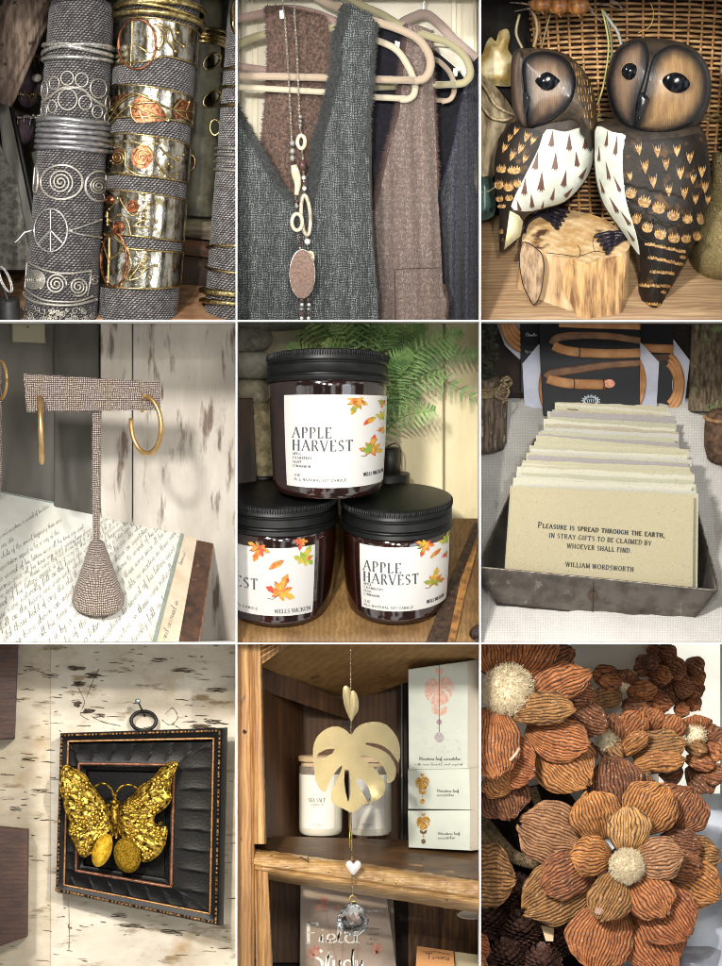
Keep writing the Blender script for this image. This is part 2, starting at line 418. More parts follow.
def write(mb, text, x, y, h, fn, thick=.16, thin=.05, track=.18, serif=True, caps_small=1.0, slant=0.0, wide=1.0, script=False, fit=None):
    """text with baseline-top (x,y) of cap height h in a 2D frame, mapped to 3D by fn(x,y)"""
    def run(x, hh, put):
        for ch in text:
            up = ch.isupper() or not ch.isalpha()
            g = None
            if script or (ch in LC and serif is None): g = GL.get(ch) if ch.isupper() else LC.get(ch, GL.get(ch))
            else: g = GL.get(ch.upper())
            if ch == ' ' or g is None: x += .45 * hh * wide; continue
            k = hh; oy = 0
            if not script and serif is not None and ch.islower(): k = hh * caps_small; oy = hh - k
            if put:
                for st in g[1]:
                    P = [(x + (p[0] + slant * (1 - p[1])) * k * wide, y + oy + p[1] * k) for p in st]
                    P = resample(P, h * .2, closed=False) if len(P) < 5 else P
                    ws = []
                    for i in range(len(P)):
                        a = P[max(0, i - 1)]; b = P[min(len(P) - 1, i + 1)]
                        dx, dy = b[0] - a[0], b[1] - a[1]; l = math.hypot(dx, dy) or 1e-6
                        t = abs(dy) / l
                        if dx * dy < 0 and abs(dx) > .2 * abs(dy) and not script: t *= .25
                        ws.append(h * (thin + (thick - thin) * t))
                    ribbon(mb, P, ws, fn)
                    if serif and not script:
                        for e in ((st[0], st[1]), (st[-1], st[-2])):
                            if abs(e[0][0] - e[1][0]) < .45 * abs(e[0][1] - e[1][1]) and e[0][1] in (0, 1):
                                ex = x + e[0][0] * k * wide; ey = y + oy + e[0][1] * k
                                ribbon(mb, [(ex - .11 * k, ey), (ex + .11 * k, ey)], [h * thin * 1.1] * 2, fn)
            x += (g[0] + (0 if script else track)) * k * wide
        return x
    if fit:
        w = run(0, h, False); wide = wide * fit / w
    return run(x, h, True)

def fray(mb, pts, ln, dens, dirx, diry, w=.5, jit=.8, d=0.0, r=None):
    """loose threads along a 3D polyline"""
    r = r or rnd
    P = resample(pts, 1.0 / dens, closed=False)
    for p in P:
        p = Vector((p[0], p[1], p[2] + d + r.uniform(-.6, .6)))
        v = Vector((dirx + r.uniform(-jit, jit), diry + r.uniform(-jit, jit), r.uniform(-.6, .3))) * ln * r.uniform(.35, 1.1)
        q = p + v; mdl = p + v * .5 + Vector((r.uniform(-.4, .4), r.uniform(-.4, .4), 0)) * ln * .4
        s_ = Vector((-v.y, v.x, 0)).normalized() * w * .5
        mb.add([tuple(p - s_), tuple(p + s_), tuple(mdl + s_ * .7), tuple(mdl - s_ * .7), tuple(q)], [(0, 1, 2, 3), (3, 2, 4)])

# ------------------------------------------------------------------ 1: bracelets on fabric rolls
class Roll:
    def __init__(s, y0, x0, r0, y1, x1, r1, d0, t0, t1, lean=.07):
        s.y0, s.x0, s.r0, s.y1, s.x1, s.r1, s.d0, s.t0, s.t1, s.lean = y0, x0, r0, y1, x1, r1, d0, t0, t1, lean
    def t(s, y): return (y - s.y0) / (s.y1 - s.y0)
    def cx(s, y): return lerp(s.x0, s.x1, s.t(y))
    def r(s, y): return lerp(s.r0, s.r1, s.t(y))
    def tilt(s, y): return lerp(s.t0, s.t1, s.t(y))
    def P(s, a, v, off=0.0):
        r = s.r(v) + off
        return (s.cx(v) + r * sin(a), v + s.tilt(v) * r * cos(a) + s.lean * r * sin(a), s.d0 - r * cos(a))
    def on(s, x, y, off=0.0):      # nearest surface point under (x, y)
        r = s.r(y) + off; q = max(-.998, min(.998, (x - s.cx(y)) / r))
        return (s.cx(y) + r * q, y, s.d0 - r * sqrt(1 - q * q))
    def path(s, pts, off): return [s.on(x, y, off) for x, y in pts]
    def roll(s, mat, label, name='display_roll', top=None, bottom=335):
        mb = MB(); y0 = s.y0 if top is None else top; rr = s.r(y0)
        prof = [(0.01, y0 + 3.5)] + [(rr * sin(pi / 2 * k / 6) , y0 + 3.5 * 0 + 9 * (1 - sin(pi / 2 * k / 6) ** 3) * .35 ) for k in range(1, 4)]
        prof = [(.01, y0 - 1), (rr * .55, y0 - .5), (rr * .82, y0 + .6), (rr * .95, y0 + 3), (rr, y0 + 8)]
        y = y0 + 12
        while y < bottom: prof.append((s.r(y), y)); y += 5
        mb.lathe(s.cx, s.d0, prof, s.tilt, 64, s.lean, wob=lambda a, y: .5 * nz(a * 2, y * .03, 3) + .3 * nz(a * 9, y * .1, 5))
        return mb.build(name, mat, label=label, cat='display roll', group='fabric covered bracelet rolls')
    def band(s, mb, v0, v1, off=.8, th=.5, a0=-pi, a1=pi, e0=None, e1=None, n=64, rows=6):
        """strip round the roll; e0,e1(a) shift its upper and lower edge"""
        e0 = e0 or (lambda a: 0); e1 = e1 or (lambda a: 0)
        def f(o):
            def g(u, v):
                a = lerp(a0, a1, u); return s.P(a, lerp(v0 + e0(a), v1 + e1(a), v), o + .15 * sin(pi * v))
            return g
        mb.grid(f(off + th), n, rows); mb.grid(f(off), n, rows); return mb
    def ring(s, mb, v, rad, off=1.0, wig=0.0, ph=0.0, k=2, n=90, flat=1.0, amp=None, ham=0.0):
        pts = []
        for i in range(n):
            a = -pi + 2 * pi * i / n
            pts.append(s.P(a, v + wig * sin(k * a + ph), off))
        rs = [rad * (1 + ham * nz(i * .9, v, 2)) for i in range(n)]
        mb.tube(pts, rs, 6, closed=True, flat=flat); return mb

def peace(mb, cyl, cx, cy, rx, ry, w, off, line=None):
    c = [cyl.on(x, y, off) for x, y in ell(cx, cy, rx, ry, 40)]; mb.tube(c, w, 6, closed=True)
    for a in (-90, 90, 40, 140):
        mb.tube(cyl.path(resample([(cx, cy), (cx + rx * cos(R(a)), cy + ry * sin(R(a)))], 2, closed=False), off + .2), w * .85, 6)

def cell1():
    fab = M('roll_weave', '#a8a19f', '#6a6463', scale=.12, rough=.75, uv=True, weave=('#1a1617', 2.3, 1.6, 1.2, 1), bump=1.0, sheen=.2)
    fab2 = M('roll_weave_light', '#bdb5b2', '#7d7674', scale=.12, rough=.7, uv=True, weave=('#151214', 2.1, 1.8, 1.6, 1), bump=1.0, sheen=.2)
    sil = M('silver', '#e2dfd8', '#9f9b94', rough=.32, metal=.85, scale=.5, rvar=.12)
    dsil = M('antique_silver', '#e8e3d8', '#a8a196', rough=.38, metal=.75, scale=.8, lo=.35, hi=.55, bump=.3, bscale=1.2)
    bra = M('brass', '#d4bc88', '#9a8250', rough=.25, metal=1, scale=.4, bump=.25, bscale=.7)
    cop = M('copper', '#c07f5c', '#5f3626', rough=.38, metal=1, scale=.3, bump=.3, bscale=.8)
    pol = M('polished_silver', '#cac6ba', '#77694a', rough=.13, metal=1, scale=.14, stretch=(1, 1, .5), lo=.42, hi=.6, spots=('#4a4438', .25, .66, .74), bump=.3, bscale=.2)  # brownish second tone also stands in for dark reflection streaks
    # setting
    mb = MB(); mb.box(-7, 236, -7, 321, 205, 212); mb.build('backdrop', M('shop_gloom', '#8a8a7e', '#545046', rough=.9, scale=.016, lo=.3, hi=.65, spots=('#7a6468', .028, .55, .66), spots2=('#8c9484', .02, .6, .75)), smooth=False, kind='structure')
    mb = MB(); mb.slab([(-7, 296, 150), (110, 262, 190), (240, 262, 190), (240, 330, 20)], 20, dirv=(0, 1, .2)); 
    mb = MB(); mb.grid(lambda u, v: (lerp(-8, 240, u), lerp(268, 330, v) - (6 * sin(pi * u) if v < .5 else 0), lerp(196, 10, v)), 8, 6)
    mb.build('counter', M('tan_wood', '#b08a68', '#8a6344', rough=.6, scale=.05, stretch=(1, 1, 4)), kind='structure', solid=3)
    # pale frame leaning behind
    t = thing('picture_frame', 'pale grey standing frame edge behind the left bracelet roll', 'frame', (20, 270, 150))
    MB().slab([(-8, 70, 150), (4, 96, 150), (40, 268, 140), (10, 268, 140)], 8, 1).build('frame_rail', M('pewter_paint', '#b5b3aa', '#807e76', rough=.5, scale=.04, stretch=(1, 1, .2)), t)
    MB().slab([(4, 95, 149), (8, 92, 149), (46, 268, 139), (40, 268, 139)], 6, .5).build('frame_edge', M('near_black', '#15130f', rough=.5), t)
    mb = MB(); mb.sheet([(-8, 130), (14, 180), (30, 268), (-8, 268)], 4, lambda x, y: 138 + 3 * fbm(x, y, 1, .12), 3)
    mb.build('lace_panel', M('worn_pewter', '#a5a297', '#6f6d64', rough=.6, scale=.15, bump=.8, bscale=.3), t)
    # things hanging in the gloom
    for i, (x, y, w, h, l) in enumerate(((24, 82, 13, 22, 'dusky purple pouch hanging behind the driftwood'), (40, 76, 9, 17, 'small purple pouch beside the pearl drop'), (20, 125, 11, 16, 'lower dusky purple pouch beside the pale frame edge'))):
        mb = MB(); mb.ball((x, y, 160), 1, 14, 10, (w, h, 8))
        mb.build('pouch', M('purple_cloth', '#5b4954', '#3b2f38', rough=.9, scale=.1, bump=.6, bscale=.12), label=l, cat='pouch', group='purple pouches in the gloom')
    t = thing('pearl_drop', 'white pearl drop hanging in the gloom left of the roll', 'pendant', (34, 78, 140))
    MB().ball((34, 74, 140), 5.2, 16, 12, (1, .85, 1)).build('pearl', M('pearl', '#cfc6b4', rough=.2, coat=.5), t)
    MB().tube([(33, 69, 140), (31, 50, 140), (29, 30, 142)], .7).build('chain', bra, t)
    r = random.Random(3)
    for lab, x, y, k, m_ in (('tangle of gold wire jewellery behind the driftwood branch', 27, 52, 16, bra), ('row of dull gold beads on wire above the purple pouch', 24, 90, 16, bra), ('dull silver bead strand low behind the left roll', 28, 113, 12, dsil)):
        mb = MB()
        for i in range(k):
            xx = x + (i - k / 2) * 2.2; yy = y + r.uniform(-2.5, 2.5)
            mb.ball((xx, yy, 148 + r.uniform(-3, 3)), r.uniform(1, 1.9), 6, 4)
            if i % 3 == 0: mb.tube([(xx, yy, 148), (xx + r.uniform(-4, 4), yy + r.uniform(5, 14), 148)], .45, 4)
        mb.tube([(x - k * 1.1, y, 148), (x, y + 1.5, 148), (x + k * 1.1, y, 148)], .4, 4)
        mb.build('bead_strand', m_, label=lab, cat='beads')
    for x, y, s_ in ((41, 8, 6), (50, 3, 7), (60, -2, 6)):
        mb = MB()
        for k in range(5):
            a = k * 1.25 + x; mb.ball((x + 3 * cos(a), y + 3 * sin(a), 170), s_ * .4, 8, 5, (1, .8, .5))
        mb.build('leaf_sprig', M('yellow_green', '#a3a04e', '#6f7a3a', rough=.6, scale=.1), label='yellow green sprig %s' % {41: 'nearest the driftwood branch', 50: 'midway between branch and roll top', 60: 'touching the left roll top'}[x], cat='sprig', group='yellow green sprigs behind the rolls')
    # driftwood
    mb = MB(); c = smooth_pts([(40, -20, 96), (25, 5, 96), (14, 35, 96), (4, 62, 94), (-10, 98, 92)], 8)
    n = len(c)
    def dw(u, v):
        i = min(n - 1, int(round(v * (n - 1)))); a = 2 * pi * u; rr = lerp(25, 17, v) * (1 + .1 * sin(3 * a + 2 * v) + .1 * fbm(cos(a) * 2, sin(a) * 2, v * 3)) + 1.0 * sin(11 * a + 4 * v)
        return (c[i][0] + rr * cos(a), c[i][1] + rr * .35 * cos(a), c[i][2] + rr * .7 * sin(a))
    mb.grid(dw, 48, n - 1, cu=True)
    mb.build('driftwood_branch', M('driftwood', '#8d7968', '#5d4c40', rough=.8, scale=.07, stretch=(3, 1, .6), spots=('#3a2c24', .09, .62, .68), bump=.8, bscale=.15, bstretch=(3, 1, .6)), label='smooth grey brown driftwood branch in the upper left', cat='driftwood')
    # rolls
    A = Roll(0, 81.5, 32.5, 320, 59, 37, 52, -.22, .24)
    B = Roll(-30, 159.5, 42, 320, 136.5, 39.5, 60, -.34, .10)
    C = Roll(-20, 200, 22, 215, 194, 21, 130, -.2, .1)
    D_ = Roll(-30, 267, 36, 320, 240, 37, 74, -.25, .2)
    A.roll(fab, 'tall grey woven roll carrying silver cuffs, leftmost of the rolls')
    B.roll(fab2, 'thick grey woven roll carrying mixed metal cuffs in the middle')
    C.roll(M('dark_roll', '#5c5846', '#3c392d', rough=.6, scale=.03, uv=True, spots=('#77705a', .04, .6, .8)), 'dark olive roll half hidden behind the middle one', bottom=214)
    D_.roll(fab2, 'grey woven roll cut by the right edge of its compartment')
    def bangle(name, label, cat, mb, m, grp='bracelets on the rolls', cyl=None, y=0): 
        return mb.build(name, m, label=label, cat=cat, group=grp)
    # --- roll A
    mb = MB()
    A.ring(mb, 50, 2.6, 2, 4.2, .6, 1, ham=.3); A.ring(mb, 51, 2.3, 2.6, 4.5, 3.6, 1, ham=.3); A.ring(mb, 60, 2.2, 2, 1.6, 2.2, 1, ham=.3); A.ring(mb, 47, 1.6, 2, 2, 1.2, 1)
    bangle('twisted_bangle', 'twisted strand silver bangle nearest the top of the left roll', 'bangle', mb, sil)
    mb = MB()
    for cx, cy, rx, ry in ((43.7, 89, 3.5, 9), (54, 82.6, 5, 6.3), (67, 77.6, 6.3, 7), (81.4, 79.3, 6.3, 7), (98, 87.7, 8, 9.5), (43.2, 109.7, 3, 6.3), (52, 105.9, 4.5, 6.2), (67.3, 98.9, 9.5, 10.5), (85, 102.2, 6.3, 7), (97, 111, 5, 6.3), (107.5, 103, 2.5, 8), (106, 117, 2, 5)):
        mb.tube(A.path(ell(cx, cy, rx, ry, 26), 1), .87, 5, closed=True)
    for o in (0, 1.3):
        mb.tube(A.path(smooth_pts([(41.5, 100.5 + o), (50, 95 + o), (60, 87.7 + o), (71.5, 86.4 + o), (83, 88.6 + o), (91, 96.4 + o), (99.7, 102.2 + o), (106.5, 106.5 + o)], 5), 1.4), .77, 5)
    bangle('circle_cuff', 'open silver cuff of linked circles on the left roll', 'cuff', mb, dsil)
    mb = MB()
    for k in range(6): A.ring(mb, 121 + k * 5.4 , 2.75, 1.2, .35, k, 3, flat=1.0, ham=.12)
    A.band(mb, 119, 150, .3, .5)
    bangle('ridged_cuff', 'wide matte silver cuff of stacked ridges on the left roll', 'cuff', mb, M('matte_silver', '#b8b8bb', '#8e8a88', rough=.42, metal=.85, scale=.12, stretch=(1, 1, 3), bump=.3, bscale=.5))
    mb = MB()
    for cx, cy, rx, ry, sr in ((61.2, 181.8, 21.6, 17.6, 12.8), (34.4, 178.6, 3.2, 14, 0), (99, 185.6, 14.3, 15.4, 9.5)):
        for o in (0, 1.4): mb.tube(A.path(ell(cx, cy, rx - o * .6, ry - o * .5, 36), 1 + o * .2), .91, 5, closed=True)
        if sr: mb.tube(A.path(spiral(cx - 1, cy, 1.2, sr, 3.1, .4, 22, 1.0), 1.2), 1.12, 5)
    bangle('spiral_cuff', 'open silver cuff with one large round spiral at its front', 'cuff', mb, dsil)
    mb = MB(); peace(mb, A, 50.3, 230, 16.8, 21.4, 1.05, 1.1)
    for q in ([(67.9, 230.4), (80, 227), (101, 219)], [(67.9, 230.4), (80, 234), (101, 237)], [(67, 231), (72, 230.6)], [(33.5, 229), (30.5, 230)]): mb.tube(A.path(smooth_pts(q, 5), 1.2), 1.12, 5)
    bangle('peace_bracelet', 'thin silver wire bracelet with a peace sign', 'bracelet', mb, sil)
    MB().tube([(31, 230, 30), (24, 232, 26), (18, 239, 24), (14.5, 242, 24)], [.6, .9, .6, .5], 5).build('string_tag', M('white_thread', '#d8d8d8', rough=.6), label='loose white thread hanging off the silver peace bracelet', cat='thread')
    mb = MB()
    mb.tube(A.path(smooth_pts([(24.6, 259), (31, 264), (42, 269), (56, 272.6), (72, 273), (90, 270.6)], 5), 1), 1.26, 5)
    mb.tube(A.path(smooth_pts([(22.8, 287), (30, 293), (43, 299.5), (60, 301.6), (78, 301), (92, 296)], 5), 1), 1.26, 5)
    mb.tube(A.path(smooth_pts([(24.2, 260), (23.4, 272), (23, 287)], 5), 1), 1.12, 5)
    mb.tube(A.path(spiral(34.4, 279.8, .8, 10.5, 5, 1), 1), 1.05, 5)
    mb.tube(A.path(spiral(56, 284, 1.2, 10.5, 2.7, 2), 1), 1.19, 5)
    mb.tube(A.path(spiral(78, 286.5, 1.2, 9.6, 2.7, 4), 1), 1.19, 5)
    mb.tube(A.path(spiral(94, 280, 1, 5, 1.7, 1), 1), .98, 5); mb.tube(A.path([(91, 270), (90, 280), (87, 296)], 1), 1.12, 5)
    bangle('scroll_cuff', 'silver cuff of small scrolls below the silver peace bracelet', 'cuff', mb, dsil)
    mb = MB()
    mb.tube(A.path(smooth_pts([(21.8, 292.5), (30, 300), (43.5, 303.5), (60, 305.2), (78, 304), (96, 299)], 5), 1.6), 1.5, 6)
    r = random.Random(5)
    for k in range(60):
        x = r.uniform(24, 94); y = r.uniform(308, 325); mb.tube(A.path(spiral(x, y, .6, r.uniform(2, 4.4), r.uniform(.8, 1.6), r.uniform(0, 6), 12), 1 + r.random()), .6, 4)
    bangle('filigree_cuff', 'dense silver filigree cuff lowest on the left roll', 'cuff', mb, dsil)
    # --- roll B
    def rimmed(v0, v1, e0, e1, nm, label, base=pol, off=.9):
        t = thing(nm, label, 'cuff', (150, v1, 20), 'bracelets on the rolls')
        mb = MB(); B.band(mb, v0, v1, off, .6, R(-95), R(98), e0, e1, 60, 6); mb.build('metal_band', base, t)
        mb = MB()
        for v, e in ((v0, e0), (v1, e1)):
            mb.tube([B.P(R(-95 + 193 * i / 50), v + e(R(-95 + 193 * i / 50)), off + .9) for i in range(51)], 1.15, 6)
        for a in (-95, 98): mb.tube([B.P(R(a), lerp(v0 + e0(R(a)), v1 + e1(R(a)), k / 4), off + .7) for k in range(5)], 1.0, 6)
        mb.build('rim', bra, t); return t
    mb = MB(); B.ring(mb, 22, 3.2, 4.5, 2.5, 1.2, 1, flat=1.3, ham=.25); B.ring(mb, 10, 4.4, 4.5, 3.5, 2.4, 1, flat=.6, ham=.3); B.ring(mb, 16, 2.2, 5.5, 5, .4, 1)
    mb.build('hammered_bangle', M('hammered_brass', '#dcc890', '#9c8450', rough=.22, metal=1, scale=.2, bump=1.0, bscale=.35), label='chunky hammered brass bangle crowning the middle roll', cat='bangle', group='bracelets on the rolls')
    def z3(p): return zz(100, 0, 5.157)(p)
    def z4(p): return zz(100, 160, 5.157)(p)
    t = rimmed(32, 68, lambda a: 3 * cos(a * 1.2) * 0 - 3 + 2 * sin(a), lambda a: (3.5 if a < -.25 else 3.5 - 8 * min(1, (a + .25) / .5)) * .9, 'peace_sign_cuff', 'mixed metal cuff with a copper peace sign, upper one on the middle roll')
    mb = MB(); mb.tube(B.path(ell(136.8, 43.5, 19.2, 25, 40), 2.2), 1.25, 6, closed=True); mb.build('peace_ring', cop, t)
    mb = MB()
    for q in ([(165, 95), (162, 220), (155, 345)], [(165, 215), (95, 305)], [(165, 215), (250, 270)]): mb.tube(B.path(resample(z3(q), 3, False), 2.1), .9, 6)
    for q in ([(285, 120), (318, 165), (322, 210), (302, 250)], [(280, 122), (340, 150), (352, 215), (388, 260)], [(300, 115), (362, 145), (385, 200), (430, 235)]):
        p = smooth_pts(z3(q), 6); mb.tube(B.path(p, 2.0), 1.03, 5); mb.ball(B.on(*p[-1], 2.2), 2.2, 8, 6)
    mb.ball(B.on(177.6, 32, 2), 2.3, 8, 6); mb.build('wire_curls', bra, t)
    # leaf cuff
    t = rimmed(95, 124, lambda a: -2.5 + 3.5 * sin(a + .5), lambda a: -1 + 0 * a, 'leaf_cuff', 'brass rimmed cuff with copper leaves on the middle roll')
    mb = MB()
    for poly in ([(150, 540), (200, 490), (290, 525), (355, 620), (200, 632), (165, 600)], [(52, 500), (150, 470), (60, 560)], [(375, 570), (400, 505), (480, 520), (475, 615), (390, 610)]):
        mb.sheet(z3(poly), 2.5, lambda x, y: B.on(x, y, 2.0), .5)
    mb.build('copper_leaf', cop, t)
    mb = MB()
    for q in ([(45, 640), (90, 590), (150, 545), (165, 600), (200, 635)], [(60, 560), (120, 500), (180, 478), (280, 520), (370, 560), (480, 572)], [(150, 540), (240, 575), (350, 622)], [(200, 560), (215, 600), (230, 632)], [(150, 540), (200, 530), (290, 525)], [(375, 560), (400, 530), (425, 505)], [(375, 560), (430, 600), (470, 622)], [(440, 575), (450, 610)], [(440, 570), (460, 520)], [(50, 545), (130, 495)], [(48, 600), (110, 520), (200, 480)], [(355, 620), (320, 560), (290, 525)]):
        mb.tube(B.path(smooth_pts(z3(q), 4), 2.7), 1.15, 5)
    mb.build('wire_veins', bra, t)
    def z0(p): return [(a / 3, b / 3) for a, b in p]
    t = rimmed(143, 178, lambda a: -2.5 + 2.5 * sin(a), lambda a: 1 * cos(a) + 1.5 * sin(a), 'scroll_cuff', 'brass rimmed cuff with two large copper discs on the middle roll')
    mb = MB()
    for cx, cy, r_ in ((141.7, 156.7, 11), (117.2, 156.7, 8)): mb.sheet(ell(cx, cy, r_, r_ * 1.05, 20), 3, lambda x, y: B.on(x, y, 1.9), .5)
    mb.build('copper_disc', cop, t)
    mb = MB(); mb.tube(B.path(spiral(141.7, 157.5, 2.2, 9, 1.6, 2.2), 2.6), 1.09, 5); mb.tube(B.path(spiral(117.2, 157, 1, 7, 2.2, 1), 2.6), 1.15, 5)
    for q in ([(325, 425), (372, 450), (378, 500), (425, 530)], [(390, 420), (450, 445), (480, 500), (520, 538)], [(322, 500), (345, 512), (380, 520)], [(372, 420), (395, 440)], [(500, 455), (525, 480)], [(480, 440), (510, 470), (540, 480)]):
        mb.tube(B.path(smooth_pts(z0(q), 6), 2.2), 1.07, 5)
    for x, y in ((342, 440), (372, 515), (440, 515), (462, 520), (470, 430), (490, 462), (505, 490), (515, 500), (530, 520), (535, 470), (330, 480), (550, 462), (480, 510)): mb.ball(B.on(x / 3, y / 3, 2), 1.4, 7, 5)
    mb.build('wire_curls', bra, t)
    t = rimmed(198, 238, lambda a: -3 + 2.4 * sin(a), lambda a: -1.5 + 1.5 * sin(a), 'small_spiral_cuff', 'mixed metal cuff with small copper spirals on the middle roll')
    mb = MB()
    for cx, cy, r_ in ((132.3, 205.6, 6.3), (117.5, 226, 6), (109, 199, 4.2)): mb.tube(B.path(spiral(cx, cy, .6, r_, 3.3, 1, 18), 2.2), 1.07, 5)
    mb.build('copper_spiral', cop, t)
    mb = MB()
    for q in ([(100, 195), (125, 240), (165, 285), (210, 260), (250, 225)], [(20, 290), (60, 300), (95, 280), (140, 310), (158, 385)], [(40, 250), (60, 235), (90, 195)], [(170, 340), (200, 318), (250, 305), (290, 318)], [(175, 340), (230, 345), (285, 355)], [(32, 260), (35, 330)]):
        p = smooth_pts(z4(q), 5); mb.tube(B.path(p, 2.1), .92, 5); mb.ball(B.on(*p[-1], 2.2), 1.6, 7, 5)
    for x, y in ((165, 285), (92, 282), (45, 250), (28, 285)): mb.ball(B.on(100 + x / 5.157, 160 + y / 5.157, 2), 1.7, 7, 5)
    mb.build('wire_curls', bra, t)
    t = rimmed(247, 283, lambda a: (2 if a > -.3 else 2 - 12 * min(1, (-.3 - a) / .5)), lambda a: 3 * cos(a) - 2 * sin(a) * 1.0, 'peace_sign_cuff', 'mixed metal cuff with a peace sign, lowest on the middle roll')
    mb = MB(); mb.tube(B.path(ell(113.3, 259.5, 13.6, 27, 40), 2.3), 1.25, 6, closed=True); mb.build('peace_ring', cop, t)
    mb = MB()
    for q in ([(45, 385), (42, 510), (36, 640)], [(40, 515), (8, 420)], [(40, 515), (118, 465)], [(20, 375), (80, 390), (135, 450), (150, 480)], [(150, 490), (160, 545), (130, 610)], [(150, 610), (190, 560), (215, 520), (255, 505)], [(150, 618), (200, 605), (235, 560), (290, 542)], [(130, 620), (110, 640)]):
        p = smooth_pts(z4(q), 5); mb.tube(B.path(p, 2.1), 1.09, 5); mb.ball(B.on(*p[-1], 2.2), 1.6, 7, 5)
    mb.ball(B.on(149.5, 277.5, 2), 2.2, 8, 6); mb.build('wire_curls', bra, t)
    # --- roll C
    mb = MB()
    for v in (27, 32, 37, 42): C.ring(mb, v, 2.3, 3.5, 1.5, v, 1, ham=.2)
    bangle('stacked_bangle', 'stack of bright brass rings on the dark olive roll', 'bangle', mb, bra)
    for v, l in ((58, 'upper open brass oval clasp on the dark olive roll'), (96, 'lower open brass oval clasp on the dark olive roll')):
        t = thing('oval_clasp', l, 'clasp', (212, v, 100), 'oval clasps on the olive roll')
        MB().tube(C.path([(x, y + (x - 211) * -.4) for x, y in ell(211, v, 8.8, 7.5, 20)], 2), 1.1, 5, closed=True).build('rim', bra, t)
        MB().sheet([(x, y + (x - 211) * -.4) for x, y in ell(211, v, 8, 6.8, 14)], 3, lambda x, y: C.on(x, y, 1.0), .4).build('metal_plate', pol, t)
    for y, l in ((125, 'small brass ring at mid height behind the middle roll'), (160, 'small brass ring lower down behind the middle roll')):
        mb = MB(); mb.tube([(189 + (25 if y == 125 else 0) + 5 * cos(a * pi / 8), y + 8 * sin(a * pi / 8), 103) for a in range(16)], 1.2, 5, closed=True)
        bangle('small_ring', l, 'ring', mb, bra, 'small rings behind the middle roll')
    # --- roll D
    mb = MB()
    for v in (0, 8, 16, 24, 32): 
        mb.tube(D_.path(ell(238, 16 + v * .2, 7 - v * .05, 18 - v * .3, 20), 2), 1.5, 5, closed=True)
    bangle('looped_cuff', 'brass cuff of nested loops at the top of the right roll', 'cuff', mb, bra)
    for v, rr, l, w in ((71, 1.6, 'topmost thin beaded bangle on the right roll', .8), (89, 1.8, 'second thin beaded bangle on the right roll', .6), (107, 1.8, 'third thin beaded bangle on the right roll', .6), (249, 1.5, 'slanting thin brass bangle low on the right roll', -7), (268, 1.4, 'level thin brass bangle low on the right roll', 0)):
        mb = MB(); D_.ring(mb, v, rr, 2, w, 1.6, 1, ham=.4); bangle('thin_bangle', l, 'bangle', mb, bra)
    mb = MB()
    for v in (150, 156, 163, 171): D_.ring(mb, v, 1.5, 1.5, .5, 0, 1, ham=.1)
    bangle('wire_cuff', 'cuff of four silver and brass wires on the right roll', 'cuff', mb, sil)
    mb = MB(); D_.ring(mb, 292, 3.4, 3, -4, 1.6, 1, flat=1.4, ham=.3); D_.ring(mb, 302, 2.6, 3, -5, 1.6, 1, flat=1.4, ham=.3)
    bangle('broad_bangle', 'broad hammered brass bangle lowest on the right roll', 'bangle', mb, MATS['hammered_brass'])
    # wooden crate behind
    t = thing('wooden_crate', 'brown slatted wooden crate behind the middle and right rolls', 'crate', (190, 300, 150))
    wd = M('crate_wood', '#8a6a4c', '#5a4130', rough=.7, scale=.06, stretch=(.3, 1, 2), bump=.4, bscale=.2)
    for k, (y0, y1, m_) in enumerate(((212, 232, '#8f8468'), (235, 250, '#8a5a3c'), (252, 285, '#3a2a20'), (288, 302, '#7d6044'), (304, 325, '#6c5a34'))):
        MB().slab([(165, y0, 138), (240, y0 + 8, 138), (240, y1 + 10, 134), (165, y1, 134)], 10, 1).build('slat', M('slat_%d' % k, m_, '#4a3828', rough=.7, scale=.05, stretch=(.5, 1, 2)), t)
    # little post with hoops, bottom left
    t = thing('jewellery_post', 'small black knobbed post in the bottom left corner', 'post', (9, 320, 30))
    MB().lathe(9, 32, [(.1, 298.5), (9, 298), (10, 300), (10.3, 318), (10.3, 325)], .28, 28).build('knob', M('black_rubber', '#191817', '#2a2927', rough=.55, scale=.2, bump=.2, bscale=.5), t)
    MB().tube([(9, 304, 30), (3, 288, 26), (-6, 272, 22)], 1.5, 6).build('rod', M('black_rubber', '#191817'), t)
    mb = MB(); 
    for o in (0, 3.2): mb.tube([(4 + o * .5 + 4.5 * cos(a * pi / 12) + 5 * sin(a * pi / 12), 279 + 13 * sin(a * pi / 12), 22 + 2 * cos(a * pi / 12)) for a in range(24)], .8, 5, closed=True)
    mb.build('hoop_earring', sil, label='silver hoops hanging on the black knobbed post', cat='earring')

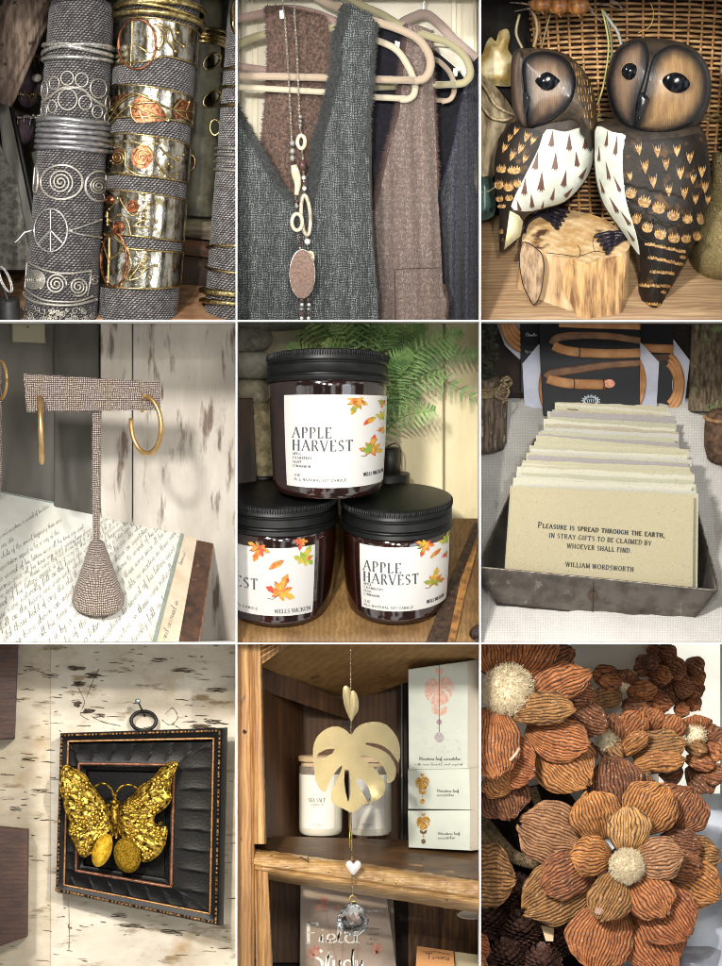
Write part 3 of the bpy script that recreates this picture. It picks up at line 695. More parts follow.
# ------------------------------------------------------------------ 2: frayed dresses on hangers
def cell2():
    Z = zz(234, 0, 2.888)
    # setting: cream panelled door
    cr = M('cream_paint', '#f6efdc', '#eee4cb', rough=.55, scale=.01)
    mb = MB(); mb.box(236, 481, -7, 322, 150, 158)
    mb.build('backdrop', cr, smooth=False, kind='structure')
    t = thing('panelled_door', 'cream panelled door behind the dresses', 'door', (440, 320, 146))
    mb = MB(); mb.box(240, 478, -5, 325, 142, 149, 1); mb.build('door_leaf', cr, t, smooth=False)
    mb = MB()
    for x0, x1, y0, y1, d in ((452, 457, -7, 36, 138), (462, 463.5, -7, 40, 138), (430, 457, 33, 38, 138), (430, 463.5, 41.5, 43, 138), (250, 252, -7, 200, 138), (256, 257, -7, 200, 138), (474, 475.5, -7, 325, 138)):
        mb.box(x0, x1, y0, y1, d, 143, .6)
    mb.build('moulding', M('cream_gloss', '#f2e9cf', rough=.4), t, smooth=False)

    def cloth(name, c1, c2, gap, pit=1.3, con=1.2, bs=.14):
        m = M(name, c1, c2, rough=.9, scale=.22, stretch=(1.6, 1, .45), weave=(gap, pit, con, 7), bump=.9, sheen=.25, lo=.38, hi=.58, spots=(gap, .45, .54, .72, (1.8, 1, .6)))
        return m
    green = cloth('slate_gauze', '#b2b8b6', '#656c6b', '#1d2122', 1.5, 1.1)
    brown = cloth('taupe_linen', '#e2ccbe', '#ab9385', '#5e4d46', 1.1, .9)
    navy = cloth('navy_linen', '#585970', '#34354c', '#12131e', 1.1, .8)
    choc = M('chocolate_boucle', '#6e584c', '#40312a', rough=.95, scale=.35, lo=.35, hi=.6, bump=1.0, bscale=.5, sheen=.3, spots=('#8a6f62', .6, .62, .72))
    choc.node_tree.nodes['Principled BSDF'].inputs['Roughness'].default_value = .95
    black = M('black_cloth', '#17161c', '#0d0c11', rough=.95, scale=.2, bump=.4, bscale=.5)

    def dress(t, name, poly, mat, d, folds, step=2.5, thick=1.6, amp=5, tilt=0.0, crinkle=.6):
        P = resample(Z(poly), 4)
        P = [(x + .5 * nz(x, y, 1, .6), y + .5 * nz(x, y, 9, .6)) for x, y in P]
        def fn(x, y):
            z = 0
            for fx, w, sl, a in folds:     # fold: centre x at y=0, width, slope, amplitude
                q = (x - fx - sl * y) / w
                z -= 2.6 * a * math.exp(-q * q) * min(1, .3 + y / 180)
            z += 1.7 * crinkle * fbm(x, y * .3, d, .3) + 1.5 * fbm(x, y * .3, d + 4, .04)
            e = edge_dist(poly_px, x, y)
            z += 3.0 * math.exp(-e / 3.5)
            return d + z + tilt * (x - 360)
        poly_px = Z(poly)
        mb = MB(); mb.sheet(P, step, fn, thick)
        o = mb.build(name, mat, t, smooth=True)
        return fn
    # ---- navy dress (rearmost)
    tn = thing('sleeveless_dress', 'navy blue sleeveless linen dress, rightmost on the rail', 'dress', (465, 320, 120), 'dresses on hangers')
    nf = dress(tn, 'front_panel', [(690, 140), (706, 155), (706, 350), (697, 430), (693, 520), (703, 560), (706, 640), (700, 700), (700, 930), (590, 930), (585, 700), (580, 560), (598, 540), (612, 505), (640, 400), (668, 250)], navy, 112, [(462, 6, -.02, 6), (446, 7, .02, 5), (470, 4, .0, 4)])
    MB().sheet(Z([(575, 130), (600, 150), (648, 190), (675, 230), (640, 400), (595, 540), (560, 560), (560, 200)]), 5, lambda x, y: 124 + .6 * fbm(x, y, 2, .2), 1.5).build('back_panel', black, tn)
    mb = MB(); 
    fray(mb, [(x, y, nf(x, y)) for x, y in resample(Z([(640, 400), (612, 505), (596, 540)]), 3, False)], 3.2, 5, -.6, .4, .4)
    fray(mb, [(x, y, nf(x - 1, y)) for x, y in resample(Z([(706, 155), (706, 350), (697, 430), (693, 520), (703, 560), (704, 640), (700, 830)]), 3, False)], 2.4, 4, .7, .2, .4)
    fray(mb, [(x, y, nf(x, y)) for x, y in resample(Z([(685, 142), (668, 250), (640, 400)]), 3, False)], 2.6, 5, -.7, .3, .4)
    mb.build('frayed_edge', M('navy_threads', '#2c2c3e', rough=.9), tn)
    MB().sheet(Z([(636, 188), (651, 186), (646, 212), (632, 214)]), 3, lambda x, y: 108, .5).build('size_tag', M('white_label', '#e8e6e0', rough=.6), tn)
    # ---- brown dress
    tb = thing('sleeveless_dress', 'taupe brown sleeveless dress with a pocket, middle of the rail', 'dress', (410, 320, 80), 'dresses on hangers')
    bf = dress(tb, 'front_panel', [(497, 62), (535, 66), (572, 80), (576, 200), (580, 330), (586, 450), (590, 560), (598, 700), (604, 830), (616, 870), (612, 930), (400, 930), (398, 640), (402, 600), (425, 500), (450, 400), (472, 320), (478, 250), (490, 150)], brown, 74, [(400, 9, .05, 5), (420, 6, .04, 4), (388, 7, -.01, 4), (433, 4, .05, 2)])
    mb = MB()
    def eb(p, dx, dy, ln=3.4, dn=6): fray(mb, [(x, y, bf(x, y)) for x, y in resample(Z(p), 3, False)], ln, dn, dx, dy, .45)
    eb([(497, 62), (490, 150), (478, 250), (472, 320), (450, 400), (425, 500), (402, 600)], -.9, .2, 4, 9)
    eb([(502, 62), (495, 150), (484, 250), (478, 320), (456, 400), (432, 500), (410, 600)], -.9, .2, 3.5, 7)
    eb([(572, 80), (576, 200), (580, 330), (586, 450), (588, 540)], .8, .2); eb([(604, 820), (612, 850), (616, 880), (610, 925)], .8, .2)
    mb.build('frayed_edge', M('brown_threads', '#4f3d38', rough=.9), tb)
    MB().sheet(Z([(404, 45), (440, 60), (500, 100), (490, 260), (455, 400), (420, 520), (400, 600), (396, 340)]), 5, lambda x, y: 92 + .6 * fbm(x, y, 2, .2), 1.5).build('back_panel', M('dark_navy', '#1d1b26', '#121119', rough=.9, scale=.2, bump=.4, bscale=.5), tb)
    mb = MB()
    mb.sheet(Z([(466, 776), (600, 772), (612, 925), (470, 925)]), 4, lambda x, y: bf(x, y) - .9, .8)
    mb.build('pocket', brown, tb)
    mb = MB(); mb.tube([(x, y, bf(x, y) - 1.6) for x, y in resample(Z([(466, 925), (464, 775), (530, 772), (602, 770)]), 3, False)], .4, 4); mb.build('pocket_seam', MATS['brown_threads'], tb)
    MB().sheet(Z([(466, 110), (480, 114), (477, 142), (464, 136)]), 3, lambda x, y: 86, .5).build('size_tag', MATS['white_label'], tb)
    # ---- chocolate top behind the first dress
    tc = thing('boucle_top', 'chocolate brown fuzzy boucle garment seen through the V of the slate dress', 'garment', (295, 190, 64))
    cf = dress(tc, 'front_panel', [(92, 12), (130, 10), (255, 38), (268, 100), (274, 180), (262, 300), (240, 420), (180, 580), (150, 560), (118, 500), (78, 440), (92, 300), (100, 150)], choc, 64, [(285, 12, 0, 3)], amp=3, crinkle=1.4, step=1.8)
    mb = MB()
    for p, dx in (([(92, 12), (100, 150), (92, 300), (78, 440)], -.9), ([(255, 38), (268, 100), (274, 180)], .9)):
        fray(mb, [(x, y, cf(x, y)) for x, y in resample(Z(p), 3, False)], 3.4, 7, dx, .1, .6)
    fray(mb, [(x, y, cf(x, y)) for x, y in resample(Z([(92, 14), (130, 12), (255, 40)]), 3, False)], 3, 5, 0, -.8, .5)
    mb.build('frayed_edge', M('choc_threads', '#5a443c', rough=.95), tc)
    # ---- slate dress (front)
    tg = thing('sleeveless_dress', 'slate green sleeveless gauze dress with a deep frayed V neck, nearest the viewer', 'dress', (300, 320, 40), 'dresses on hangers')
    gf = dress(tg, 'front_panel', [(314, 12), (330, 14), (365, 32), (398, 44), (408, 60), (404, 110), (399, 180), (396, 260), (388, 330), (386, 400), (390, 480), (394, 560), (400, 700), (408, 790), (416, 860), (418, 935), (-6, 935), (-6, 285), (8, 290), (40, 360), (90, 450), (135, 530), (168, 570), (205, 590), (222, 500), (232, 400), (258, 310), (286, 190), (286, 110), (302, 60)],
               green, 38, [(352, 10, .02, 6), (330, 8, .04, 5), (368, 6, .03, 4), (262, 16, .02, 4), (300, 9, -.05, 4)], step=2.2, crinkle=1.0)
    mb = MB()
    def eg(p, dx, dy, ln=3.6, dn=8, off=0, w=.7): fray(mb, [(x + off, y, gf(x + off, y) - 1.4) for x, y in resample(Z(p), 3, False)], ln, dn, dx, dy, w)
    vr = [(314, 12), (302, 60), (286, 110), (286, 190), (258, 310), (232, 400), (222, 500), (205, 590)]
    vl = [(0, 285), (40, 360), (90, 450), (135, 530), (168, 570), (205, 592)]
    for o in (0, 2.0, 4.0, 6.0, 8.0): eg(vr, -.5, .5, 5.5, 8, o)
    for o in (0, -2.0, -4.0, -6): eg(vl, .5, .5, 5.2, 7, o)
    for o in (0, -1.5): eg([(408, 60), (404, 110), (399, 180), (396, 260), (388, 330), (386, 400), (388, 450)], .9, .1, 3.8, 8, o)
    eg([(314, 12), (330, 14), (365, 32), (398, 44)], 0, -.9, 3.6, 6)
    eg([(390, 500), (400, 700), (408, 790), (416, 860)], .7, .3, 1.8, 2.5)
    mb.build('frayed_edge', M('dark_threads', '#2c2c2c', '#444644', rough=.95, scale=.4), tg)
    # ---- hangers
    def flock(n, c): return M(n, c, rough=.8, sheen=.5, bump=.2, bscale=2)
    def hanger(label, m, pts, bar, rad, hook=None, flat=.8):
        t = thing('clothes_hanger', label, 'hanger', (*Z([bar[0][:2]])[0], bar[0][2]), 'velvet hangers on the rail')
        def Q(ps): 
            z2 = Z([p[:2] for p in ps]); return [(a[0], a[1], p[2]) for a, p in zip(z2, ps)]
        MB().tube(smooth_pts(Q(pts), 6), rad, 10, flat=flat).build('arm', m, t)
        MB().tube(Q(bar), rad * .92, 10, flat=flat).build('bar', m, t)
        if hook: MB().tube(smooth_pts(Q(hook), 6), .8, 6).build('hook', M('chrome', '#c8c8c8', rough=.2, metal=1), t)
    pink = flock('blush_flock', '#a8957f'); oliv = flock('sage_flock', '#98906f'); ivo = flock('ivory_flock', '#bbaf97'); tau = flock('taupe_flock', '#a08d83')
    hanger('blush velvet hanger carrying the slate dress, its rounded end front and right', pink, [(215, -30, 52), (262, 2, 50), (310, 20, 58), (400, 55, 56), (470, 78, 46), (530, 108, 42), (562, 150, 41), (568, 190, 41), (552, 222, 41), (522, 230, 41)], [(-20, 215, 50), (200, 219, 51), (330, 223, 52), (430, 226, 52), (530, 229, 41)], 4.1)
    hanger('ivory velvet hanger with its bar just below the blush one', ivo, [(395, 108, 62), (430, 118, 60), (470, 140, 58), (500, 180, 58), (522, 232, 58), (520, 268, 58), (500, 283, 58), (480, 283, 58)], [(-20, 246, 50), (255, 262, 52), (400, 276, 56), (500, 281, 58)], 3.4)
    hanger('sage velvet hanger carrying the taupe dress', oliv, [(320, -20, 82), (370, 8, 82), (430, 35, 82), (490, 70, 84), (560, 98, 68), (620, 118, 66), (668, 160, 66), (684, 205, 66), (668, 232, 66), (640, 238, 66)], [(404, 246, 80), (560, 240, 80), (650, 238, 66)], 3.9)
    hanger('small blush velvet hanger end between the taupe and navy dresses', pink, [(572, 158, 96), (600, 175, 94), (626, 205, 92), (638, 245, 92), (628, 278, 92), (600, 287, 92)], [(560, 280, 94), (610, 284, 92)], 2.6)
    hanger('taupe velvet hanger carrying the navy dress', tau, [(488, 55, 108), (520, 40, 106), (555, 32, 106), (595, 62, 106), (630, 100, 106), (672, 136, 108), (700, 160, 110)], [(480, 60, 112), (510, 44, 108)], 5.2, [(548, 30, 106), (548, 5, 106), (552, -10, 106)])
    hanger('sage velvet hanger arm crossing behind the chocolate garment', oliv, [(-20, 140, 75), (40, 108, 75), (110, 88, 74), (170, 80, 74)], [(250, 82, 76), (320, 66, 76)], 4.4)
    hanger('dusty pink velvet hanger at the top left corner', flock('dusty_flock', '#a98e84'), [(-20, 50, 84), (60, 36, 84), (150, 18, 84), (230, 30, 84), (300, 58, 84)], [(-20, 180, 84), (60, 192, 84), (230, 214, 84)], 4.4)
    # ---- necklaces
    m = M('gunmetal_chain', '#cfc8b8', '#8d8578', rough=.3, metal=1, scale=.6)
    ivory = M('bone', '#d9cdb2', '#b7a885', rough=.45, scale=.2)
    def chain(mb, pts, r_=.75, st=1.9):
        P = resample(smooth_pts(pts, 4), st, False)
        for i, p in enumerate(P):
            q = Vector(P[min(i + 1, len(P) - 1)]) - Vector(P[max(0, i - 1)]); q.normalize()
            s_ = Vector((q.y, -q.x, 0)) * .75 if i % 2 else Vector((0, 0, 1)) * .75
            mb.tube([tuple(Vector(p) + q * (1.2 * cos(a * pi / 3)) + s_ * sin(a * pi / 3)) for a in range(6)], .33, 4, closed=True)
    D = 24
    t1 = thing('long_necklace', 'long chain necklace with a taupe oval pendant hanging over the slate dress', 'necklace', (302, 300, D))
    def C3(p): return [(a, b, D) for a, b in Z(p)]
    mb = MB(); chain(mb, C3([(137, -10), (147, 60), (156, 200), (163, 330), (166, 400)])); chain(mb, C3([(178, 565), (180, 600)])); chain(mb, C3([(184, 672), (192, 720)])); mb.build('chain', m, t1)
    def hoop(x, y, rx, ry, w, t, rot=0, D=D, m_=ivory):
        c = Z([(x, y)])[0]; mb = MB(); mb.tube([(a, b, D) for a, b in ell(c[0], c[1], rx / 2.888, ry / 2.888, 28, rot)], w / 2.888, 8, closed=True, flat=.6); mb.build('oval_ring', m_, t)
    def bead(x, y, r_, m_, t, sc=(1, 1, 1), D=D, nm='bead'):
        c = Z([(x, y)])[0]; MB().ball((c[0], c[1], D), r_ / 2.888, 12, 8, sc).build(nm, m_, t)
    glassy = M('smoky_bead', '#8b8780', rough=.1, coat=.5); dark = M('dark_bead', '#3a2a28', '#5c443c', rough=.25, scale=.5); brn = M('garnet_bead', '#4e3230', rough=.2, coat=.4); wht = M('pale_bead', '#c9c2ba', rough=.3)
    for y in (412, 435, 455): bead(168, y, 7.5, glassy, t1, (1, 1.2, 1))
    mb = MB(); p = smooth_pts([(172, 475, 9), (178, 500, 13), (184, 530, 10), (180, 562, 6)], 6)
    mb.tube([(234 + a / 2.888, b / 2.888, D) for a, b, c in p], [c / 2.888 for a, b, c in p], 10); mb.build('horn_bead', ivory, t1)
    for y, mm in ((580, dark), (594, glassy)): bead(181, y, 6, mm, t1)
    hoop(182, 640, 15, 24, 5.5, t1)
    for y in (684, 697, 708): bead(190, y, 5.5, dark, t1)
    c = Z([(197, 790)])[0]
    mb = MB(); mb.sheet(ell(c[0], c[1], 12.6, 24.2, 40), 2, lambda x, y: D - 1.2 - 1.6 * sqrt(max(0, 1 - ((x - c[0]) / 12.8) ** 2 - ((y - c[1]) / 24.5) ** 2)), 3.2)
    mb.build('oval_pendant', M('druzy_stone', '#8f7668', '#71594e', rough=.7, scale=.5, bump=.8, bscale=1.6, spots=('#b59d8c', 1.2, .62, .7)), t1)
    mb = MB(); mb.tube([(a, b, D) for a, b in ell(c[0], c[1], 12.7, 24.4, 40)], .7, 5, closed=True); mb.build('pendant_rim', m, t1)
    for x in (195, 215):
        for k, y in enumerate(range(866, 940, 13)): bead(x + (k % 2), y, 5.2 if k % 3 else 6.5, (dark, wht, glassy)[k % 3], t1)
    t2 = thing('ring_necklace', 'second chain necklace with small bone rings and a long oval link', 'necklace', (308, 260, D + 3))
    E = D + 3
    mb = MB(); chain(mb, [(a, b, E) for a, b in Z([(172, -10), (176, 60), (184, 200), (188, 330), (193, 385)])]); chain(mb, [(a, b, E) for a, b in Z([(196, 430), (199, 460)])]); chain(mb, [(a, b, E) for a, b in Z([(200, 490), (203, 560)])]); chain(mb, [(a, b, E) for a, b in Z([(208, 680), (214, 730)])]); mb.build('chain', m, t2)
    for y, r_ in ((335, 6), (348, 5), (360, 5)): bead(191, y, r_, glassy, t2, D=E)
    hoop(194, 408, 11, 19, 5.5, t2, 0, E); bead(197, 476, 12, brn, t2, (1, 1.3, 1), E)
    bead(201, 512, 6.5, wht, t2, D=E); bead(202, 528, 4, dark, t2, D=E); bead(203, 543, 7, wht, t2, D=E)
    hoop(207, 620, 13, 58, 6, t2, -4, E, M('bone_pearl', '#b9ad97', '#8d826e', rough=.3, scale=.2)); bead(212, 697, 9.5, wht, t2, D=E)
    hoop(219, 745, 9, 18, 5, t2, 5, E)
    MB().sheet(Z([(130, 28), (142, 26), (145, 50), (133, 52)]), 3, lambda x, y: E, .5).build('price_tag', MATS['white_label'], t2)

# ------------------------------------------------------------------ 3: carved owls
def cell3():
    Z = zz(476, 0, 2.935)
    k = 2.935
    dark = M('shop_dark', '#2a2620', '#15130f', rough=.9, scale=.03)
    MB().box(480, 723, -7, 321, 178, 186).build('backdrop', dark, smooth=False, kind='structure')
    wood = M('plank_wood', '#c8a880', '#9c7c5c', rough=.6, scale=.03, stretch=(.35, 1, 3), detail=6, lo=.3, hi=.7, wave=('#5e4129', .05, 'Z', 9, .45, (.2, 1, 2)), bump=.3, bscale=.15, bstretch=(.2, 1, 3))
    mb = MB()
    mb.grid(lambda u, v: (lerp(472, 730, u), lerp(214, 330, v), lerp(150, 8, v)), 4, 6)
    mb.build('counter', wood, kind='structure', solid=3)
    mb = MB()
    for y, dd in ((258, 0), (292, 0)): mb.tube([(472, y, lerp(150, 8, (y - 214) / 116) - 1.2), (600, y + 2, lerp(150, 8, (y + 2 - 214) / 116) - 1.2), (730, y + 3, lerp(150, 8, (y + 3 - 214) / 116) - 1.2)], .5, 4)
    mb.build('plank_gap', M('gap_dark', '#241a10', rough=.9), kind='structure')
    # ---- wicker basket
    t = thing('wicker_basket', 'large brown wicker basket filling the back behind the owls', 'basket', (640, 215, 130))
    wk = M('wicker', '#d0a872', '#8a6440', rough=.45, scale=.12, stretch=(.5, 1, 1), lo=.35, hi=.65, coat=.2)
    r = random.Random(2)
    def bx(a): return 640 + 112 * sin(a), 128 - 46 * cos(a) + 40
    A0, A1 = -1.35, 1.15
    mb = MB(); rows = 0
    for part, (ys, ye, pitch, th) in enumerate(((-6, 112, 5.3, 1.75), (118, 232, 4.4, 1.5))):
        y = ys
        while y < ye:
            for strand in range(1):
                pts = []; n = 64; rows += 1
                for i in range(n + 1):
                    a = lerp(A0, A1, i / n); x, d = bx(a)
                    w = sin(i / n * pi * 17 + (rows % 2) * pi)
                    g = 1 + .006 * (y - 120) * 0
                    pts.append((640 + (x - 640) * (1.0 - .0009 * (y - 0)), y + .8 * nz(i * .2, y, 2) + (10 * (cos(a) - 1) * -.5 if y < 112 else 0), d - 2.2 * w))
                mb.tube(pts, [th * (1 + .25 * nz(i * .3, y, 7)) for i in range(n + 1)], 5)
            y += pitch * r.uniform(.92, 1.08)
    mb.build('weave', wk, t)
    mb = MB()
    for i in range(18):
        a = lerp(A0, A1, (i + .5) / 17); x, d = bx(a); mb.tube([(640 + (x - 640), -8, d + .5), (640 + (x - 640) * .8, 240, d + .5)], 1.4, 6)
    mb.build('stakes', M('wicker_light', '#c0925c', '#8a5c34', rough=.5, scale=.2), t)
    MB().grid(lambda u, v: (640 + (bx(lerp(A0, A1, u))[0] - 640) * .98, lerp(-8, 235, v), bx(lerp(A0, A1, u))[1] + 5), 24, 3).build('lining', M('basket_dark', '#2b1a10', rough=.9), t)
    mb = MB()
    for y in (113, 116.5): 
        pts = [(bx(lerp(A0, A1, i / 80))[0], y + 1.3 * sin(i * .9 + y), bx(lerp(A0, A1, i / 80))[1] - 3.5 - 1.3 * cos(i * .9 + y)) for i in range(81)]; mb.tube(pts, 2.0, 6)
    mb.build('braided_rim', M('wicker_rim', '#8f8257', '#6a4f2c', rough=.5, scale=.2), t)
    # ---- left background bits
    gold = M('warm_ivory', '#e6d8a8', '#b99a56', rough=.4, scale=.06)
    for nm, lab, poly, d, m in (
        ('ivory_figurine', 'blurred warm ivory figurine group on the far left', [(0, 170), (20, 150), (34, 112), (48, 96), (62, 108), (72, 80), (96, 72), (104, 96), (98, 130), (112, 160), (112, 235), (60, 240), (0, 235)], 150, gold),
        ('teal_pot', 'dull teal and dark pot low on the far left', [(0, 520), (30, 505), (56, 530), (60, 600), (48, 632), (0, 632)], 120, M('teal_glaze', '#4e6e66', '#2b2f28', rough=.3, scale=.05)),
        ('white_jug', 'cream and brown sack behind the left owl', [(0, 232), (40, 225), (105, 300), (110, 345), (70, 400), (58, 500), (30, 540), (0, 540)], 128, M('sack_cloth', '#b7a88a', '#6a5a44', rough=.8, scale=.05, stretch=(2, 1, .5), lo=.4, hi=.6))):
        P = smooth_pts(Z(poly), 4, True)
        MB().sheet(P, 3, lambda x, y: d - 1.6 * min(8, edge_dist(P, x, y)), 8).build('sack' if nm == 'white_jug' else nm, m, label=lab, cat={'ivory_figurine': 'figurine', 'teal_pot': 'pot', 'white_jug': 'sack'}[nm])
    for l, pts in (('pale rope loop crossing the sack on the far left', [(-10, 205), (30, 250), (60, 300), (105, 325), (120, 330)]), ('lower pale rope strand on the far left', [(0, 262), (40, 330), (80, 345), (110, 338)]), ('thin cord lowest on the far left', [(0, 560), (40, 555), (60, 540)])):
        MB().tube([(a, b, 108) for a, b in smooth_pts(Z(pts), 6)], 1.6 if 'thin' not in l else .8, 6).build('rope', M('pale_rope', '#c0ae8a', '#8d7a58', rough=.7, scale=.5), label=l, cat='rope')
    # glitter vase
    t = thing('glitter_vase', 'gold glittered round vase cut by the right edge behind the owl', 'vase', (716, 284, 80))
    gl = M('gold_glitter', '#8d7d52', '#4f452a', rough=.35, metal=.8, scale=1.1, lo=.45, hi=.6, spots=('#fff0c0', 1.3, .60, .64), bump=1.0, bscale=1.2)
    MB().lathe(722, 92, [(.1, 150), (8, 152), (8.5, 176), (12, 186), (22, 200), (30, 220), (33, 240), (31, 260), (24, 276), (12, 285), (.1, 287)], .15, 48).build('vase_body', gl, t)
    # ---- hanging cords and pods
    for i, (l, pts, rr, c) in enumerate((('long green cord with a gold fleck hanging between the owls', [(372, 20), (382, 60), (392, 120), (388, 180), (376, 250), (360, 300)], 1.1, '#a8a060'), ('grey cord arching down to the right owl head', [(375, 25), (400, 60), (420, 90), (432, 135)], 2.0, '#8d8f86'), ('dark green stem hanging close to the grey cord', [(384, 40), (396, 90), (402, 140), (398, 180)], 1.3, '#5f6b52'), ('short straw coloured cord hanging behind the left owl head', [(130, 35), (120, 90), (138, 135)], 1.6, '#8f8468'), ('knotted twine hanging left of the basket', [(160, 15), (178, 50), (182, 90), (172, 132)], 2.0, '#8a7350'), ('fine straight cord slanting over the left of the basket', [(222, 30), (208, 80), (196, 132)], .9, '#7a6c50'), ('thin gold wire looping at the top right', [(515, 0), (525, 30), (515, 70), (480, 90)], .5, '#c09a4a'))):
        MB().tube([(a, b, 70 + i) for a, b in smooth_pts(Z(pts), 6)], rr * .9, 6).build('cord', M('cord_%d' % i, c, rough=.5), label=l, cat='cord')
    pod = M('orange_pod', '#b87a3c', '#6f4420', rough=.4, scale=.12, stretch=(1, 1, .4), lo=.35, hi=.65, spots=('#f0dfb0', .3, .66, .72), coat=.3, bump=.4, bscale=.3)
    for l, x, y, rx, ry, m in (('brown orange dried pod leftmost along the top', 195, 8, 34, 22, pod), ('gold dried pod in the middle along the top', 245, 12, 32, 26, pod), ('gold dried pod right of the other two along the top', 302, 12, 33, 28, pod)):
        cx, cy = Z([(x, y)])[0]
        mb = MB(); mb.grid(lambda u, v: (cx + (rx / k) * (1 + .06 * sin(12 * pi * u)) * sin(pi * v) * cos(2 * pi * u), cy - ry / k * cos(pi * v), 56 + rx / k * (1 + .06 * sin(12 * pi * u)) * sin(pi * v) * sin(2 * pi * u)), 36, 12, cu=True)
        mb.tube([(cx, cy + ry / k - 1, 52), (cx + 2, cy + ry / k + 3, 50)], 1.0, 5)
        mb.build('dried_pod', m, label=l, cat='dried pod', group='dried pods along the top')
    mb = MB()
    for x0, y0, x1, y1 in ((190, 20, 115, 28), (180, 14, 100, 2), (330, 10, 352, 40), (330, 20, 372, 60), (400, -5, 445, 32), (395, 0, 440, 12), (350, 5, 420, 20)):
        mb.tube(Z2([(x0, y0), ((x0 + x1) / 2, (y0 + y1) / 2 - 4), (x1, y1)], Z, 60), [1.6, 1.2, .4], 5)
    mb.build('dry_husk', M('husk', '#7b6a58', '#3e3228', rough=.8, scale=.3), label='curled grey brown dry husks among the pods at the top', cat='husk')

    # ---- log
    t = thing('wood_log', 'pale cut log with oval bark scars that the left owl stands on', 'log', (572, 325, 70))
    top = smooth_pts(Z([(138, 690), (160, 645), (205, 615), (290, 612), (385, 640), (440, 690), (455, 718), (432, 742), (370, 750), (322, 768), (250, 752), (190, 730), (142, 708)]), 4, True)
    def dtop(x, y): return lerp(34, 110, (262 - y) / 54)
    mb = MB(); mb.sheet(top, 3, lambda x, y: dtop(x, y) + .4 * fbm(x, y, 1, .2))
    mb.build('cut_face', M('cut_wood', '#dcc096', '#b8935f', rough=.65, scale=.06, spots=('#4f3422', .022, .55, .62), bump=.4, bscale=.4, wave=('#a87d4c', .04, 'DIAGONAL', 6, .35)), t)
    edge = Z([(138, 690), (142, 708), (190, 730), (250, 752), (322, 768), (370, 750), (432, 742), (455, 718)])
    edge = smooth_pts(edge, 6)
    def side(u, v):
        i = min(len(edge) - 1, int(u * (len(edge) - 1))); f = u * (len(edge) - 1) - i; j = min(i + 1, len(edge) - 1)
        x = lerp(edge[i][0], edge[j][0], f); y = lerp(edge[i][1], edge[j][1], f)
        d = dtop(x, y) 
        if u > .985: d += 30 * (u - .985) / .015
        x2 = x + (-12 if u < .25 else (-12 + (u - .25) * 14)) * v
        bulge = 2.2 * sin(v * pi) + 1.2 * fbm(x * .1, v * 3, 4)
        return (x2, lerp(y, 335, v), d - bulge - 6 * v)
    MB().grid(side, 70, 40).build('bark_side', M('log_side', '#dcbd90', '#a37c50', rough=.6, scale=.05, stretch=(2.2, 1, .5), lo=.35, hi=.68, spots=('#5d3a20', .045, .66, .72, (2, 1, .6)), spots2=('#efe0c0', .06, .68, .74, (2, 1, .6)), bump=.7, bscale=.25, bstretch=(3, 1, .3)), t)
    dk = M('bark_scar', '#b89c7c', '#7d6248', rough=.7, scale=.12, stretch=(2, 1, .5), bump=.6, bscale=.4, bstretch=(3, 1, .4))
    s1 = smooth_pts(Z([(140, 708), (128, 760), (138, 830), (158, 875), (172, 893), (190, 860), (200, 800), (196, 750), (175, 725)]), 4, True)
    s2 = smooth_pts(Z([(275, 758), (258, 800), (258, 850), (285, 900), (318, 950), (420, 950), (432, 850), (436, 755), (370, 760), (322, 775)]), 4, True)
    def sd(x, y): return interp(x, [515, 530, 560, 590, 625], [44, 41, 31, 30, 36]) - 6 * (y - 255) / 70 - 3.6
    mb = MB()
    mb.sheet(s1, 2.5, lambda x, y: sd(x, y) + 1.2 - min(1.8, edge_dist(s1, x, y) * .5), 1)
    mb.build('bark_patch', dk, t)
    mb = MB(); mb.sheet(s2, 3, lambda x, y: sd(x, y) + .8 - min(1.8, edge_dist(s2, x, y) * .35), 1)
    mb.build('bark_patch', M('bark_patch2', '#cfa46c', '#75502e', rough=.7, scale=.07, stretch=(2.6, 1, .35), lo=.4, hi=.62, bump=.6, bscale=.4, bstretch=(3, 1, .4)), t)
    mb = MB()
    for s_ in (s1,): mb.tube([(x + .4 * nz(x, y, 2, .3), y, sd(x, y) + .2) for x, y in s_[:-1]], [.45 + .5 * abs(nz(i * .35, 3)) for i in range(len(s_) - 1)], 5, closed=True)
    for q in ([(300, 716), (308, 732), (306, 748)], [(350, 690), (345, 712), (352, 738)]): mb.tube([(a_, b_, (dtop(a_, b_) if b_ < 255 else sd(a_, b_) + 1.6) - .5) for a_, b_ in smooth_pts(Z(q), 5)], .32, 4)
    mb.tube(Z2([(205, 740), (250, 745), (300, 752), (350, 735), (400, 742)], Z, 36), .4, 4)
    mb.build('scar_edge', M('scar_dark', '#2c1a12', rough=.9), t)

    # ---- owls
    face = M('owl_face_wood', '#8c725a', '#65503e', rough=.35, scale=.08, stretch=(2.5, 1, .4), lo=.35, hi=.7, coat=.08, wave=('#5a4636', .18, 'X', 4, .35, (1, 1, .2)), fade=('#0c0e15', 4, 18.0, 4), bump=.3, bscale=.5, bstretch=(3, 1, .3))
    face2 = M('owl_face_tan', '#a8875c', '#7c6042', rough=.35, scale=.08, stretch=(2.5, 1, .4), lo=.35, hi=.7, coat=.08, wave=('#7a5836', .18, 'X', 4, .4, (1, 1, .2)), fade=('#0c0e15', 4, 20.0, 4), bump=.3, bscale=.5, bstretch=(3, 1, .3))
    rim = M('owl_black_paint', '#23262e', '#35302b', rough=.45, scale=.06, coat=.15, bump=.3, bscale=.4)
    brn = M('owl_brown_paint', '#241b14', '#120e0b', rough=.5, spec=.25, scale=.05, stretch=(1, 1, .6), bump=.35, bscale=.35, spots=('#5d4226', .06, .58, .7))
    grey = M('owl_grey_brown', '#3f342a', '#26201b', rough=.5, spec=.3, scale=.05, bump=.5, bscale=.3)
